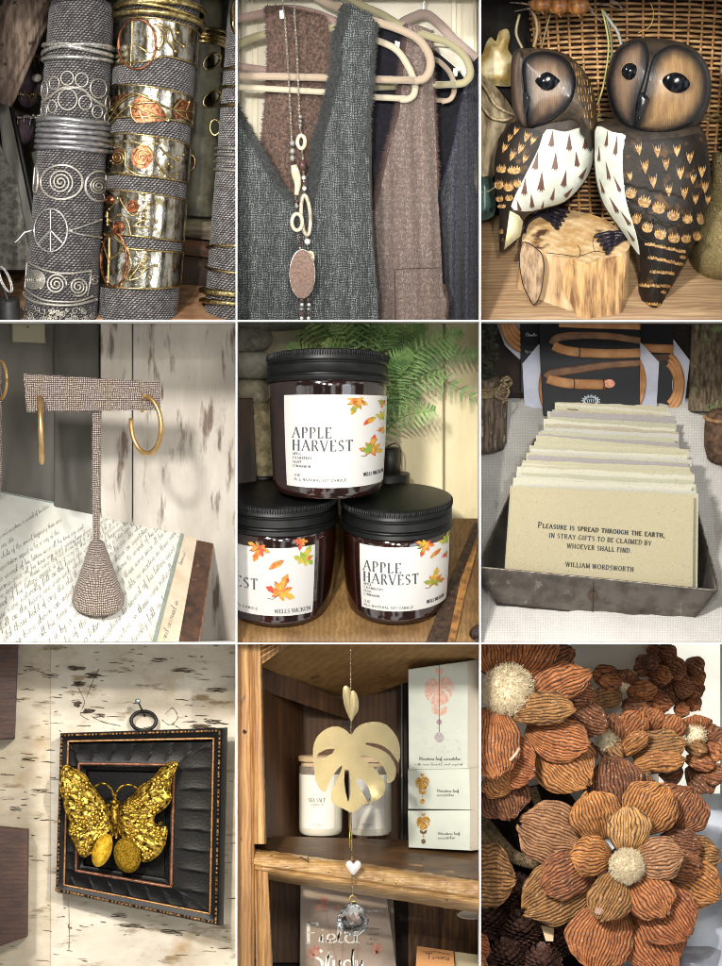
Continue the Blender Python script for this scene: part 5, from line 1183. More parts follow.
def cell5():
    Z = zz(234, 318, 2.888)
    wall = M('cream_boards', '#dcd2ae', '#c8ba92', rough=.6, scale=.015, stretch=(1, 1, .3), spots=('#a89467', .02, .6, .8))
    MB().box(236, 481, 320, 645, 192, 200).build('backdrop', wall, smooth=False, kind='structure')
    t = thing('panel_board', 'cream tongue and groove panel behind the fern', 'panel', (440, 640, 185))
    for x0, x1 in ((237, 300), (301, 363), (364, 444), (446, 480)): MB().box(x0, x1, 320, 645, 182, 191, 1).build('plank', wall, t, smooth=False)
    wd = M('tray_wood', '#a5814f', '#6c4d2b', rough=.55, scale=.04, stretch=(1, 1, .4), lo=.3, hi=.7, wave=('#5c3f22', .06, 'X', 7, .4, (1, 1, .3)), bump=.35, bscale=.2, spots=('#3f2a18', .06, .66, .76))
    MB().grid(lambda u, v: (lerp(236, 481, u), lerp(520, 650, v), lerp(178, 6, v)), 6, 8).build('counter', wd, kind='structure', solid=3)
    t = thing('wooden_tray', 'rough dark edged wooden tray rim at the lower right', 'tray', (440, 640, 60))
    def cp(x, y): return lerp(178, 6, (y - 520) / 130)
    MB().sheet(Z([(700, 590), (716, 600), (655, 760), (612, 960), (545, 960), (600, 820), (650, 700)]), 4, lambda x, y: cp(x, y) - 7 + .5 * fbm(x, y, 1, .2), 8).build('rim', M('dark_iron_wood', '#4b3524', '#2a1d14', rough=.6, scale=.15, spots=('#7a5a38', .2, .6, .7), bump=.6, bscale=.4), t)
    MB().sheet(Z([(716, 600), (722, 606), (668, 800), (632, 960), (612, 960), (655, 760)]), 4, lambda x, y: cp(x, y) - 8, 8).build('rim_edge', M('worn_rim', '#a8783e', '#6a4524', rough=.55, scale=.1), t)
    MB().sheet(Z([(555, 640), (700, 590), (640, 700), (600, 800), (560, 860)]), 4, lambda x, y: cp(x, y) - 1.5, 2).build('tray_base', M('tray_base', '#8f6d3c', '#5c4223', rough=.55, scale=.06, wave=('#4a3219', .08, 'DIAGONAL', 5, .4)), t)
    MB().ball((484, 640, 30), 17, 24, 16).build('dark_bowl', M('dark_bowl', '#2a1712', rough=.2, coat=.4), label='dark round bowl peeking in at the bottom right corner', cat='bowl')
    # stones
    st = [('dark flat stone capping the stacked stones', 266, 321, 42, 9, '#7a7668'), ('dark rounded stone second from the top of the stack', 246, 337, 26, 14.5, '#8a8474'),
          ('grey stone third in the stack, speckled', 251, 364, 24, 14.5, '#a5a092'), ('sandy flat stone fourth in the stack', 250, 392, 22, 14, '#bdb294')]
    for i, (l, x, y, rx, ry, c) in enumerate(st):
        mb = MB(); mb.grid(lambda u, v: (x + rx * (1 + .06 * nz(u * 4, v * 3, i)) * sin(pi * v) ** .7 * cos(2 * pi * u), y - ry * cos(pi * v), 150 + 20 * sin(pi * v) ** .7 * sin(2 * pi * u)), 40, 20, cu=True)
        mb.build('stacked_stone', M('stone_%d' % i, c, '#4c4940' if i < 2 else '#7d786a', rough=.75, scale=.12, lo=.35, hi=.75, bump=.3, bscale=.5), label=l, cat='stone', group='stones balanced in a stack')
    mb = MB(); mb.lathe(256, 152, [(.1, 400), (18, 401), (22, 410), (20, 440), (22, 470), (20, 500), (.1, 502)], .1, 32, wob=lambda a, y: 2.5 * fbm(a, y * .05, 2))
    mb.build('rough_stone', M('rough_stone', '#c4b48c', '#8a7c5c', rough=.8, scale=.12, spots=('#4f4630', .2, .6, .7), bump=.9, bscale=.25), label='rough sandy standing stone under the balanced stones', cat='stone')
    MB().slab([(230, 397, 118), (252, 397.5, 122), (256, 482, 116), (230, 486, 110)], 25, 1).build('wooden_box', M('dark_box', '#4f3823', '#2b1d12', rough=.6, scale=.05, stretch=(1, 1, .3)), label='dark brown wooden box at the left behind the candles', cat='box', smooth=False)
    # fern
    t = thing('fern', 'bright green feathery fern behind the top candle', 'fern', (370, 470, 160))
    r = random.Random(11)
    lf = M('fern_leaf', '#94b86c', '#557f42', rough=.5, scale=.05, spots=('#8fbf5c', .06, .6, .75))
    lf2 = M('fern_leaf_light', '#bed280', '#84a858', rough=.5, scale=.05)
    base = (362, 470, 165)
    fr = [((478, 352), 40, 1), ((482, 400), 12, 1), ((462, 330), 30, 1), ((436, 410), 26, 1), ((425, 325), 22, 1), ((405, 312), 26, 1), ((390, 318), 30, 0), ((375, 310), 20, 0), ((352, 312), 24, 0), ((335, 316), 24, 0), ((315, 318), 26, 0), ((298, 326), 24, 0), ((288, 345), 22, 0), ((445, 372), 18, 1), ((410, 350), 20, 1), ((420, 392), 16, 1), ((360, 318), 12, 0), ((325, 340), 20, 0), ((455, 345), 20, 1), ((398, 330), 22, 1), ((432, 350), 18, 1), ((305, 312), 18, 0)]
    for i, (tip, ln, s_) in enumerate(fr):
        d1 = r.uniform(118, 166)
        mid = (lerp(base[0], tip[0], .45) , min(base[1], lerp(base[1], tip[1], .75)) - 4)
        if i == 1: mid = (405, 372)
        if i == 0: mid = (408, 366)
        sp = smooth_pts([(base[0] + r.uniform(-4, 4), base[1], base[2]), (mid[0], mid[1], (base[2] + d1) / 2), (tip[0], tip[1], d1)], 26)
        fm = MB(); sm = MB(); sm.tube(sp, [.7 - .5 * j / len(sp) for j in range(len(sp))], 4)
        n = len(sp)
        for j in range(int(n * .22), n - 1, 3 if i % 2 else 2):
            p = Vector(sp[j]); tg = (Vector(sp[j + 1]) - p).normalized(); nr = Vector((-tg.y, tg.x, 0)).normalized()
            f = (j / n - .22) / .78; L = 14 * (sin(pi * (f * .86 + .12)) ** .8) + 1.5
            for s2 in (-1, 1):
                dr = (nr * s2 + tg * .55).normalized(); dz = r.uniform(-.25, .25)
                q = p + dr * L + Vector((0, L * .12, dz * L))
                sub = max(3, int(L / 1.35))
                for m in range(sub):
                    c = p.lerp(q, (m + .4) / sub); w = (L / sub) * .52; l2 = 1.9 * (1 - .6 * m / sub)
                    t2 = Vector((-dr.y, dr.x, 0))
                    for s3 in (-1, 1):
                        e = c + t2 * s3 * l2 + dr * .8
                        fm.add([tuple(c - dr * w), tuple(c + t2 * s3 * l2 * .6 - dr * w * .8 + Vector((0, 0, .3))), tuple(e), tuple(c + dr * w)], [(0, 1, 2, 3)])
                fm.add([tuple(p), tuple(q + Vector((0, .3, 0))), tuple(q - Vector((0, .3, 0)))], [(0, 1, 2)])
        f_ = sm.build('frond', M('fern_stem', '#6f8a3a', rough=.5), t)
        fm.build('leaflets', lf2 if i in (11, 12, 10, 9) or (tip[0] < 330 and i % 2) else lf, f_, smooth=False)
    # ---- jars
    amber = M('amber_glass', '#2e130b', '#180905', rough=.08, scale=.02, coat=1.0, spec=.8)
    lidm = M('black_lid', '#0b0c0b', '#121312', spec=.35, rough=.4, scale=.06, bump=.04, bscale=.8)
    lab = M('label_paper', '#d6d3cf', rough=.55)
    ink = M('label_ink', '#484a50', rough=.6)
    lm = M('leaf_print', '#c8452c', '#d9a93a', rough=.55, scale=.1, lo=.42, hi=.58, spots=('#7da03c', .09, .54, .62))
    lg = M('leaf_print_green', '#86a63a', '#d2b43c', rough=.55, scale=.16, lo=.42, hi=.6, spots=('#cf5a30', .14, .58, .64))
    def jar(label, cx, d0, R0, yt, yb, Rb, t0, t1, lab_a, lab_y, txt, leaves, grp='autumn candles'):
        t = thing('candle_jar', label, 'candle', (cx, yb + 4, d0), grp)
        H = yb - yt
        tl = lambda y: lerp(t0, t1, (y - yt) / H)
        rb = lambda y: lerp(R0 - 1.5, Rb, max(0, (y - yt - 34) / (H - 34)) ** 1.6)
        y0 = yt + 28
        prof = [(R0 - 3, y0 - 2), (R0 - 1.5, y0), (R0 - 1.2, y0 + 6)]
        y = y0 + 9
        while y < yb - 7: prof.append((rb(y), y)); y += 3
        e = rb(yb - 7); prof += [(e, yb - 6), (e - .8, yb - 3.2), (e - 3, yb - .8), (e - 7, yb), (.1, yb)]
        MB().lathe(cx, d0, prof, tl, 96).build('glass_jar', amber, t, smooth=40)
        L = [(.05, yt), (R0 - 4, yt), (R0 - 2, yt + .3), (R0 - .6, yt + 1.2)]
        L += [(R0 - .2, yt + 1.6), (R0 - .1, yt + 7.5), (R0 + .1, yt + 8.2), (R0 + .2, yt + 9.3), (R0 - .4, yt + 10), (R0 - 1.4, yt + 10.8), (R0 - 1.4, yt + 11.6), (R0 + .1, yt + 12.8), (R0 + .2, yt + 19.5), (R0 - .6, yt + 20.6), (R0 - 1.3, yt + 21.4), (R0 - 1, yt + 22.4), (R0 + .9, yt + 23.4), (R0 + 1.1, yt + 27), (R0 + .4, yt + 28), (R0 - 3, yt + 28.3)]
        lid = MB().lathe(cx, d0, L, tl, 96).build('lid', lidm, t, smooth=35)
        mb = MB()
        for i in range(150):
            a = 2 * pi * i / 150; v = yt + 1.8
            def q(v, o): r_ = R0 + o; return (cx + r_ * sin(a), v + tl(v) * r_ * cos(a), d0 - r_ * cos(a))
            mb.tube([q(yt + 1.4, -.3), q(yt + 2.2, .35), q(yt + 5.6, .35), q(yt + 6.4, -.2)], .75, 5)
        mb.build('knurling', lidm, lid)
        def P(a, v, off): r_ = rb(v) + off; return (cx + r_ * sin(a), v + tl(v) * r_ * cos(a), d0 - r_ * cos(a))
        a0, a1 = lab_a; y0l, y1l = lab_y
        mb = MB()
        for o in (.25, .55): mb.grid(lambda u, v: P(lerp(a0, a1, u), lerp(y0l, y1l, v), o), 50, 24)
        lb = mb.build('label', lab, t)
        def px(x, y, off=.75):      # straight-on position to jar surface
            s_ = max(-.999, min(.999, (x - cx) / (rb(y) + off))); a = math.asin(s_)
            v = y - tl(y) * rb(y) * .93; v = y - tl(v) * rb(v) * .93
            return P(math.asin(max(-.999, min(.999, (x - cx) / (rb(v) + off)))), v, off)
        mb = MB()
        for tx, x, y, h, fit, kw in txt: write(mb, tx, x, y, h, px, fit=fit, **kw)
        mb.build('label_lettering', ink, lb)
        for i, (kind, x, y, s_, rot) in enumerate(leaves):
            P_ = maple(x, y, s_, rot) if kind in 'mg' else smooth_pts([(x - s_, y + s_ * .6), (x - s_ * .6, y - .2 * s_), (x, y - .55 * s_), (x + .6 * s_, y - .7 * s_), (x + s_, y - .6 * s_), (x + .5 * s_, y + .1 * s_), (x, y + .3 * s_)], 3, True) if kind == 'o' else maple(x, y, s_, rot)
            P_ = [p for p in P_ if abs((p[0] - cx) / rb(p[1])) < .985 and (p[0] - cx) / rb(p[1]) < sin(min(a1, 1.5)) and p[1] > y0l + tl(p[1]) * rb(p[1]) * .0 + .8]
            if len(P_) > 3: MB().sheet(P_, 2.0, lambda a, b: px(a, b, .8)).build('printed_leaf', lg if kind == 'g' else lm, lb)
        mb = MB()
        for i, (kind, x, y, s_, rot) in enumerate(leaves):
            if kind == 'm' and s_ > 8: ribbon(mb, [(x, y + 1), (x - s_ * .45, y + s_ * .35), (x - s_ * .75, y + s_ * .3)], [.5, .5, .5], lambda a, b: px(a, b, .95))
        if mb.v: mb.build('leaf_stalk', M('leaf_stalk', '#5b3b30', rough=.6), lb)
        return t
    sm = dict(thick=.2, thin=.1, serif=False, track=.35)
    d_ = dict(thick=.17, thin=.045, track=.28)
    jar('amber candle jar stacked on top of the other two, apple harvest label facing left', 327.6, 78, 60.8, 355, 489, 54.5, -.13, .21, (R(-47), R(84)), (396, 478),
        [('APPLE', 292.5, 427.2, 10.6, 41, d_), ('HARVEST', 292.5, 440, 10.6, 62.5, d_), ('APPLE', 292.5, 452.6, 2.5, 9, sm), ('CRANBERRY', 292.6, 456.7, 2.5, 20, sm), ('CLOVE', 292.8, 460.8, 2.5, 9, sm), ('CINNAMON', 293, 465, 2.5, 18, sm), ('12 OZ', 294, 474.2, 2.5, 7, sm), ('ALL NATURAL SOY CANDLE', 294, 478.4, 2.5, 53, sm), ('WELLS WICKEN', 363.5, 473.8, 3.6, 20, dict(thick=.2, thin=.07, track=.1))],
        [('m', 357, 400, 13, 200), ('o', 369.8, 421.5, 6.5, 0), ('g', 384, 418, 10, 20), ('m', 383, 401, 6, 190), ('m', 371.5, 452, 14, 12), ('m', 382, 430, 6, 160)])
    jar('amber candle jar at the lower right of the stack, whole apple harvest label showing', 396.8, 78, 55.6, 497, 607, 49.5, .27, .38, (R(-43), R(76)), (531, 593),
        [('APPLE', 363.6, 562, 10, 39.5, d_), ('HARVEST', 363.6, 573.6, 10, 57, d_), ('APPLE', 363.8, 584.6, 2.3, 8, sm), ('CRANBERRY', 364, 588, 2.3, 20, sm), ('CLOVE', 364, 591.4, 2.3, 8, sm), ('CINNAMON', 364, 595, 2.3, 16, sm), ('12 OZ', 364, 602, 2.3, 7, sm), ('ALL NATURAL SOY CANDLE', 364, 605.6, 2.4, 50, sm), ('WELLS WICKEN', 427, 602.5, 3.2, 17, dict(thick=.2, thin=.07, track=.1))],
        [('m', 425.5, 545, 11, 200), ('o', 436, 557.5, 5.6, 0), ('g', 446.5, 549, 9, 20), ('m', 434.5, 586, 12, 12), ('m', 446, 562, 5, 160)])
    jar('amber candle jar at the lower left of the stack, label cut by the frame edge', 277.5, 80, 60.5, 492, 609, 53.5, .26, .36, (R(-80), R(39)), (531, 597),
        [('APPLE', 198, 566, 10.5, 42, d_), ('HARVEST', 198.5, 579, 10.5, 61, d_), ('ALL NATURAL SOY CANDLE', 206, 607.5, 2.4, 52, sm), ('WELLS WICKEN', 274.5, 608, 3.8, 36, dict(thick=.2, thin=.07, track=.1))],
        [('m', 259, 547, 13, 200), ('o', 276.3, 564, 7.6, 0), ('g', 304, 561, 13, 25), ('m', 301, 541, 8, 190), ('m', 280, 592, 17, 22)])
    # lids of more candles behind
    for l, cx, y, rr in (('black candle lid peeking out behind, left of the top jar', 262, 474, 22), ('black candle lid peeking out behind, right of the top jar', 388, 473, 22)):
        MB().lathe(cx, 150, [(.05, y), (rr, y), (rr + .5, y + 1), (rr + .5, y + 18), (rr - 2, y + 30), (.05, y + 32)], .12, 40).build('distant_candle', lidm, label=l, cat='candle', group='candles behind the stack', smooth=40)
    t = thing('lantern_pot', 'small dark metal pot with a wire handle behind the right candle', 'pot', (394, 470, 168))
    MB().lathe(390, 165, [(.05, 447), (9, 447), (11, 449), (11, 480), (.1, 482)], .12, 28).build('pot_body', M('dark_tin', '#2d2a22', rough=.4), t)
    MB().tube(smooth_pts([(386, 447, 154), (396, 443, 152), (401.5, 450, 152), (401, 470, 152)], 5), .8, 6).build('handle', M('tin_wire', '#7c755c', rough=.3, metal=.8), t)

# ------------------------------------------------------------------ 6: tin of verse cards
def cell6():
    Z = zz(476, 318, 2.935); k = 2.935
    MB().box(480, 723, 320, 645, 204, 212).build('backdrop', M('dark_umber', '#33271f', '#1e1713', rough=.85, scale=.02), smooth=False, kind='structure')
    lin = M('white_linen', '#d8d6d2', '#cac7c2', rough=.9, scale=.03, weave=('#b5b0a8', 1.5, 2.6, 2.0), bump=.35, sheen=.3)
    def cp(x, y): return lerp(202, 6, (y - 398) / 250) + 4 * fbm(x, y, 3, .02) + 7 * math.exp(-((x - 500 + (y - 480) * .2) / 14) ** 2) * (1 if y < 560 else .4) * -.5
    MB().grid(lambda u, v: (lerp(476, 728, u), lerp(398, 652, v) , cp(lerp(476, 728, u), lerp(398, 652, v))), 60, 60).build('counter', lin, kind='structure', solid=2)
    def at(X, Y, d): a = Z([(X, Y)])[0]; return (a[0], a[1], d)
    # ---- back: packs
    black = M('pack_black', '#101116', rough=.35, spec=.15); org = M('incense_orange', '#d29a66', '#b67c48', rough=.6, scale=.05)
    orgd = M('incense_shade', '#6a4b35', '#4f3727', rough=.7, scale=.2)
    pale = M('pack_plastic', '#c9cbdb', '#b4b6c8', rough=.2, scale=.03, coat=.6)
    ember = M('ember_print', '#f07a50', '#ffb894', rough=.5, scale=.3)
    def octa(t, P, d, cx, cy, radii, side):
        P = Z(P); MB().sheet(P, 6, lambda x, y: d, 4).build('clear_tray', pale, t, smooth=False)
        c = Z([(cx, cy)])[0]; mb = MB()
        for r_ in radii:
            pts = [(c[0] + r_ / k * .62 * cos(R(a)), c[1] + r_ / k * sin(R(a)), d - 1.2) for a in range(side[0], side[1], 4)]
            mb.tube(pts, 8.2 / k, 8)
        mb.build('incense_coil', org, t)
    tA = thing('incense_pack', 'octagonal incense coil pack behind the cards, left of the front black one', 'incense pack', at(170, 325, 196), 'incense packs behind the tin')
    MB().slab([at(135, -6, 196), at(192, -6, 196), at(192, 215, 196), at(138, 218, 196)], 3, .4).build('printed_card', black, tA, smooth=False)
    octa(tA, [(190, 72), (142, 130), (150, 290), (205, 338), (260, 300), (260, 90)], 193, 255, 200, (92, 77, 62), (110, 260))
    mb = MB(); fn = lambda x, y: (x, y, 195.7)
    write(mb, 'Chandler', at(152, 38, 0)[0], at(152, 38, 0)[1], 3.2, fn, thick=.14, thin=.09, serif=None, track=.08, fit=12)
    write(mb, 'Spiral', at(150, 90, 0)[0], at(150, 90, 0)[1], 2.2, fn, thick=.14, thin=.09, serif=None, track=.08, fit=10)
    mb.build('pack_lettering', M('white_ink', '#d9d9d9', rough=.6), tA)
    tB = thing('incense_pack', 'incense coil pack at the far left with only its coils showing', 'incense pack', at(100, 120, 199), 'incense packs behind the tin')
    octa(tB, [(60, -6), (150, -6), (145, 80), (135, 118), (90, 75)], 200, 150, -30, (120, 104, 88, 72), (95, 190))
    tC = thing('incense_pack', 'rearmost octagonal incense pack, furthest right', 'incense pack', at(600, 310, 200), 'incense packs behind the tin')
    MB().slab([at(480, -6, 198), at(592, -6, 198), at(586, 275, 198), at(490, 275, 198)], 2, .4).build('printed_card', black, tC, smooth=False)
    octa(tC, [(590, 55), (640, 120), (622, 268), (590, 312), (560, 280), (560, 80)], 199.5, 560, 190, (92, 77, 62), (-70, 70))
    MB().tube([at(470, 82, 197), at(540, 84, 197), at(591, 86, 197)], 13 / k, 10, flat=.4).build('printed_coil', org, tC)
    MB().sheet(Z([(470, 130), (592, 118), (592, 100), (470, 108)]), 4, lambda x, y: 197.6, .3).build('printed_coil_shade', orgd, tC)
    tD = thing('incense_pack', 'front black incense pack printed with a large glowing orange coil', 'incense pack', at(340, 320, 188), 'incense packs behind the tin')
    octa(tD, [(492, 65), (548, 125), (540, 268), (520, 290), (440, 280), (440, 90)], 192, 445, 185, (92, 77, 62), (-70, 70))
    MB().slab([at(189, -6, 186), at(492, -6, 186), at(490, 270, 186), at(205, 310, 186)], 4, .5).build('printed_card', M('pack_black_front', '#15171d', '#0f1014', rough=.35, spec=.15, scale=.02), tD, smooth=False)
    mb = MB()
    for pts, w in (([(492, 98), (400, 100), (310, 96), (262, 88), (234, 76)], 14), ([(388, 192), (300, 190), (250, 184), (216, 174)], 15), ([(250, 12), (340, 16), (420, 18), (492, 20)], 9)):
        p = smooth_pts([at(x, y, 185.8) for x, y in pts], 6); mb.tube(p, w / k, 12, flat=.3)
    mb.build('printed_coil', org, tD)
    mb = MB()
    for pts, w in (([(492, 62), (400, 48), (300, 46), (245, 54), (230, 72)], 12), ([(492, 128), (400, 134), (300, 148), (232, 158), (212, 172)], 12)):
        p = smooth_pts([at(x, y, 185.9) for x, y in pts], 6); mb.tube(p, [lerp(w * .8, w * 1.1, i / len(p)) / k for i in range(len(p))], 12, flat=.25)
    mb.build('printed_coil_shade', M('incense_mid', '#946843', '#6a4a36', rough=.6, scale=.05), tD)
    MB().sheet(ell(*Z([(400, 189)])[0], 5.6, 4.4, 20), 2, lambda x, y: 184, .5).build('ember', ember, tD)
    mb = MB()
    for x, y in ((310, 96), (294, 190), (382, 191)): mb.tube([at(x + 3 * cos(a), y + a * 10 - 0, 184.3 - .6 * (1 - abs(a) / 1.5)) for a in (-1.5, -.8, 0, .8, 1.5)], .55, 5)
    mb.build('coil_band', M('band_dark', '#1c1412', rough=.5), tD)
    mb = MB(); c = Z([(345, 240)])[0]; f = lambda x, y: (x, y, 185.6)
    r = random.Random(3)
    for a in range(0, 360, 12): ribbon(mb, [(c[0] + 6 * cos(R(a)), c[1] + 3.6 * sin(R(a))), (c[0] + (8 + 1.6 * (a // 12 % 2)) * cos(R(a)), c[1] + (5.2 + 1 * (a // 12 % 2)) * sin(R(a)))], [.6, .9], f)
    ribbon(mb, ell(c[0], c[1], 6, 3.6, 24) + [(c[0] + 6, c[1])], [.5] * 25, f)
    for i in range(5): ribbon(mb, [(c[0] - 4 + 2 * i, c[1] - 2), (c[0] - 3 + 2 * i, c[1] + 2)], [.7, .4], f)
    ribbon(mb, smooth_pts([(c[0] - 10, c[1] + 6), (c[0], c[1] + 4), (c[0] + 10, c[1] + 6.5)], 5), [1.5] * 11, f)
    mb.build('crest', M('silver_ink', '#b9c4cc', rough=.4), tD)
    # ---- left: twine tied birch pot and dark stuff
    t = thing('bark_pot', 'bark wrapped pot tied with straw twine at the left', 'pot', at(40, 385, 150))
    bark = M('grey_bark', '#7a6857', '#463a30', rough=.9, scale=.12, stretch=(2.4, 1, .4), spots=('#b5a48c', .1, .6, .7, (2, 1, .5)), bump=1.0, bscale=.25, bstretch=(2.5, 1, .4))
    cx, cy = Z([(20, 0)])[0]
    MB().lathe(cx, 160, [(.1, 376), (24, 377), (25.5, 385), (26, 400), (25.5, 425), (24.5, 442), (22, 448), (.1, 449)], .2, 60, wob=lambda a, y: 1.2 * fbm(a * 2, y * .06, 4)).build('bark_wrap', bark, t)
    mb = MB()
    for i in range(5):
        v = 384 + i * 2.2; mb.tube([(cx + 26.5 * sin(a), v + .2 * 26 * cos(a) + 1.0 * sin(2 * a + i) - 4 * math.exp(-((a - 1.1) / .5) ** 2), 160 - 27 * cos(a)) for a in [(-pi / 2 + pi * j / 30) for j in range(31)]], 1.3, 6)
    for q in ([(75, 185), (95, 170), (108, 190), (90, 200)], [(80, 190), (60, 225), (95, 240)], [(85, 185), (100, 215), (80, 250)], [(84, 182), (105, 178), (98, 200), (82, 196)]): mb.tube(smooth_pts([at(x, y, 130) for x, y in q], 6), 1.2, 6)
    mb.build('twine', M('straw_twine', '#a08d6c', '#6f5d42', rough=.85, scale=.5, bump=.6, bscale=1.2), t)
    mb = MB(); r = random.Random(8)
    for i in range(260):
        x = r.uniform(478, 496); y = r.uniform(318, 378); d = r.uniform(140, 170); a = r.uniform(0, 6.3); L = r.uniform(3, 7)
        q = Vector((cos(a), sin(a), r.uniform(-.5, .5))) * L; s_ = Vector((-sin(a), cos(a), .3)) * L * .3; c = Vector((x, y, d))
        mb.add([tuple(c), tuple(c + q * .5 + s_), tuple(c + q), tuple(c + q * .5 - s_)], [(0, 1, 2, 3)])
    mb.build('dark_foliage', M('dark_moss', '#3a3c2a', '#1f2118', rough=.9, scale=.1), label='dark mossy foliage rising out of the bark pot', cat='foliage', smooth=False)
    # ---- right: bark slab and disc
    t = thing('bark_log', 'upright log with rough green flecked bark at the upper right', 'log', at(685, 270, 185))
    def bl(u, v):
        a = lerp(-1.5, 1.5, u); x = lerp(Z([(646, 0)])[0][0], Z([(634, 0)])[0][0], v) + 24 + 24 * sin(a); y = lerp(312, 409 + 1.5 * cos(a), v)
        return (x, y, 190 - 14 * cos(a) + 3.0 * fbm(x, y * .4, 2, .13) + 1.5 * abs(nz(x, y * .5, 5, .4)))
    MB().grid(bl, 60, 70).build('bark', M('oak_bark', '#84745c', '#44392c', rough=.95, scale=.14, stretch=(2.2, 1, .5), lo=.35, hi=.62, spots=('#7b8a5a', .07, .58, .68), spots2=('#2a2018', .14, .6, .68, (2.5, 1, .4)), bump=1.0, bscale=.2, bstretch=(2.5, 1, .5)), t)
    t = thing('wood_slice', 'round wood slice standing on edge at the right', 'wood slice', at(722, 445, 140))
    c = Z([(738, 362)])[0]
    MB().lathe(c[0] - 1, 150, [(.1, 410), (14, 411), (18, 417), (19, 428), (19, 446), (16, 458), (.1, 463)], .3, 48).build('rind', M('slice_bark', '#6b4f38', '#3f2d20', rough=.8, scale=.15, bump=.6, bscale=.3), t)
    MB().tube([(c[0] - 1 + 18.2 * sin(a), 416 + .3 * 18 * cos(a), 150 - 18.6 * cos(a)) for a in [-pi / 2 + pi * i / 20 for i in range(21)]], 2.2, 8).build('pale_edge', M('slice_face', '#a57c52', '#7c5a38', rough=.7, scale=.1), t)
    # ---- tin
    tin = M('grey_tin', '#6f6860', '#575049', rough=.45, metal=.55, scale=.05, spots=('#8a8074', .09, .62, .7), spots2=('#453e38', .03, .62, .75), bump=.12, bscale=.3)
    tin_in = M('tin_inside', '#5b554d', '#45403a', rough=.5, metal=.5, scale=.05)
    t = thing('tin_tray', 'long open grey tin holding the row of verse cards', 'tin', at(330, 890, 30))
    FL, FR, BR, BL = (477.5, 567, 12), (718, 590.5, 12), (683, 446, 178), (540, 432, 178)
    bFL, bFR = (496, 603.5, 34), (691, 623.5, 34)
    def quad(mb, a, b, c, d, n=10):
        mb.grid(lambda u, v: tuple(lerp(lerp(a[i], b[i], u), lerp(d[i], c[i], u), v) for i in range(3)), n, n)
    mb = MB(); quad(mb, FL, FR, bFR, bFL, 20); mb.build('front_wall', tin, t, solid=1.4)
    mb = MB(); quad(mb, FR, BR, (676, 470, 190), bFR); quad(mb, FL, BL, (548, 470, 190), bFL); quad(mb, BL, BR, (676, 470, 190), (548, 470, 190)); mb.build('side_walls', tin_in, t, solid=1.2)
    mb = MB(); quad(mb, (548, 470, 190), (676, 470, 190), bFR, bFL); mb.build('tin_base', tin_in, t, solid=1)
    rim_ = smooth_pts([FL, (600, 578.8, 11.6), (706, 589.6, 11.4)], 6) + smooth_pts([(712, 590, 11.5), (716.5, 589, 13), (718.3, 585, 16)], 4) + [(683, 446, 178)]
    mb = MB(); mb.tube(rim_, 1.1, 8); mb.tube([FL, BL, BR], 1.1, 8); mb.build('rolled_rim', M('tin_rim', '#9a9084', '#6d665d', rough=.35, metal=.8, scale=.2), t)
    sx, sy = Z([(346, 775)])[0]
    mb = MB(); mb.tube([(sx - .3, sy + .4, 11), (sx - 1, sy + 31, 32)], .45, 5); mb.build('seam', M('tin_seam', '#3b352f', rough=.5, metal=.4), t)
    MB().sheet(smooth_pts([(sx - 6, sy + 13), (sx - 1, sy + 9), (sx + 4, sy + 13), (sx + 2, sy + 19), (sx - 4, sy + 18)], 3, True), 2, lambda x, y: lerp(12, 34, (y - sy) / 33) - 1.1, .2).build('rust_stain', M('rust', '#5a4638', '#4a3a30', rough=.7, metal=.2, scale=.3), t)
    mb = MB(); mb.tube([(bFL[0], bFL[1] + .6, bFL[2]), (bFR[0], bFR[1] + .6, bFR[2])], .9, 6); mb.build('bottom_bead', MATS['tin_seam'], t)
    # ---- cards
    cols = [('olive kraft', '#ada283'), ('cream', '#bfbaa6'), ('pale straw', '#b2ab90'), ('lilac grey', '#98918e'), ('light sage', '#a9a68e'), ('oatmeal', '#a59b86'), ('pale grey', '#b3afa5')]
    mats = [M('card_' + n.replace(' ', '_'), c, c, rough=.85, scale=.1, spots=('#6f6650', .8, .62, .7), spots2=('#e6e0c4', 1.1, .66, .7), bump=.25, bscale=.8) for n, c in cols]
    edge = M('card_edge', '#8f8768', rough=.9)
    r = random.Random(21); N = 36
    words = ['first', 'second', 'third', 'fourth', 'fifth', 'sixth', 'seventh', 'eighth', 'ninth', 'tenth', 'eleventh', 'twelfth', 'thirteenth', 'fourteenth', 'fifteenth', 'sixteenth', 'seventeenth', 'eighteenth']
    for i in range(N):
        tt = i / (N - 1); s_ = lerp(1, .62, tt)
        yl = lerp(488, 401.5, tt ** .92); 
        xl = lerp(511.5, 557, tt); xr = lerp(694, 673, tt)
        sl = lerp(8.2, 8.8, tt)
        if i:
            xl += r.uniform(-3.2, 3.2); xr += r.uniform(-4, 4) + (4 if i < 20 else 0); yl += r.uniform(-2.8, 2.8); sl += r.uniform(-4.0, 4.0) * (1.4 if i % 5 == 0 else .6)
        d = lerp(22, 172, tt)
        yb = lerp(570, 500, tt)
        ci = 0 if i == 0 else r.choice([1, 1, 2, 2, 3, 4, 4, 5, 6])
        if i in (12, 21, 30): ci = 3
        q = [(xl, yl, d + 7), (xr, yl + sl, d + 7), (xr + (-1 if i else -1.5), yb + 20, d), (xl - 5 * (1 - tt) - 1, yb, d)]
        if i == 0: q = [(512.2, 487.3, 26), (694, 495.4, 26), (692.8, 592, 19), (505.2, 570.5, 19)]
        def pt(u, v, q=q, i=i):
            a = [lerp(lerp(q[0][j], q[1][j], u), lerp(q[3][j], q[2][j], u), v) for j in range(3)]
            a[1] += 1.1 * nz(u * 6, i * 3.1, 1) * (1 - v) + .8 * nz(u * 30, i * 2, 2) * (v == 0); a[0] += .5 * nz(v * 12, i, 5)
            a[2] += 1.2 * sin(pi * u) * nz(i * 1.7, 4, 4); return tuple(a)
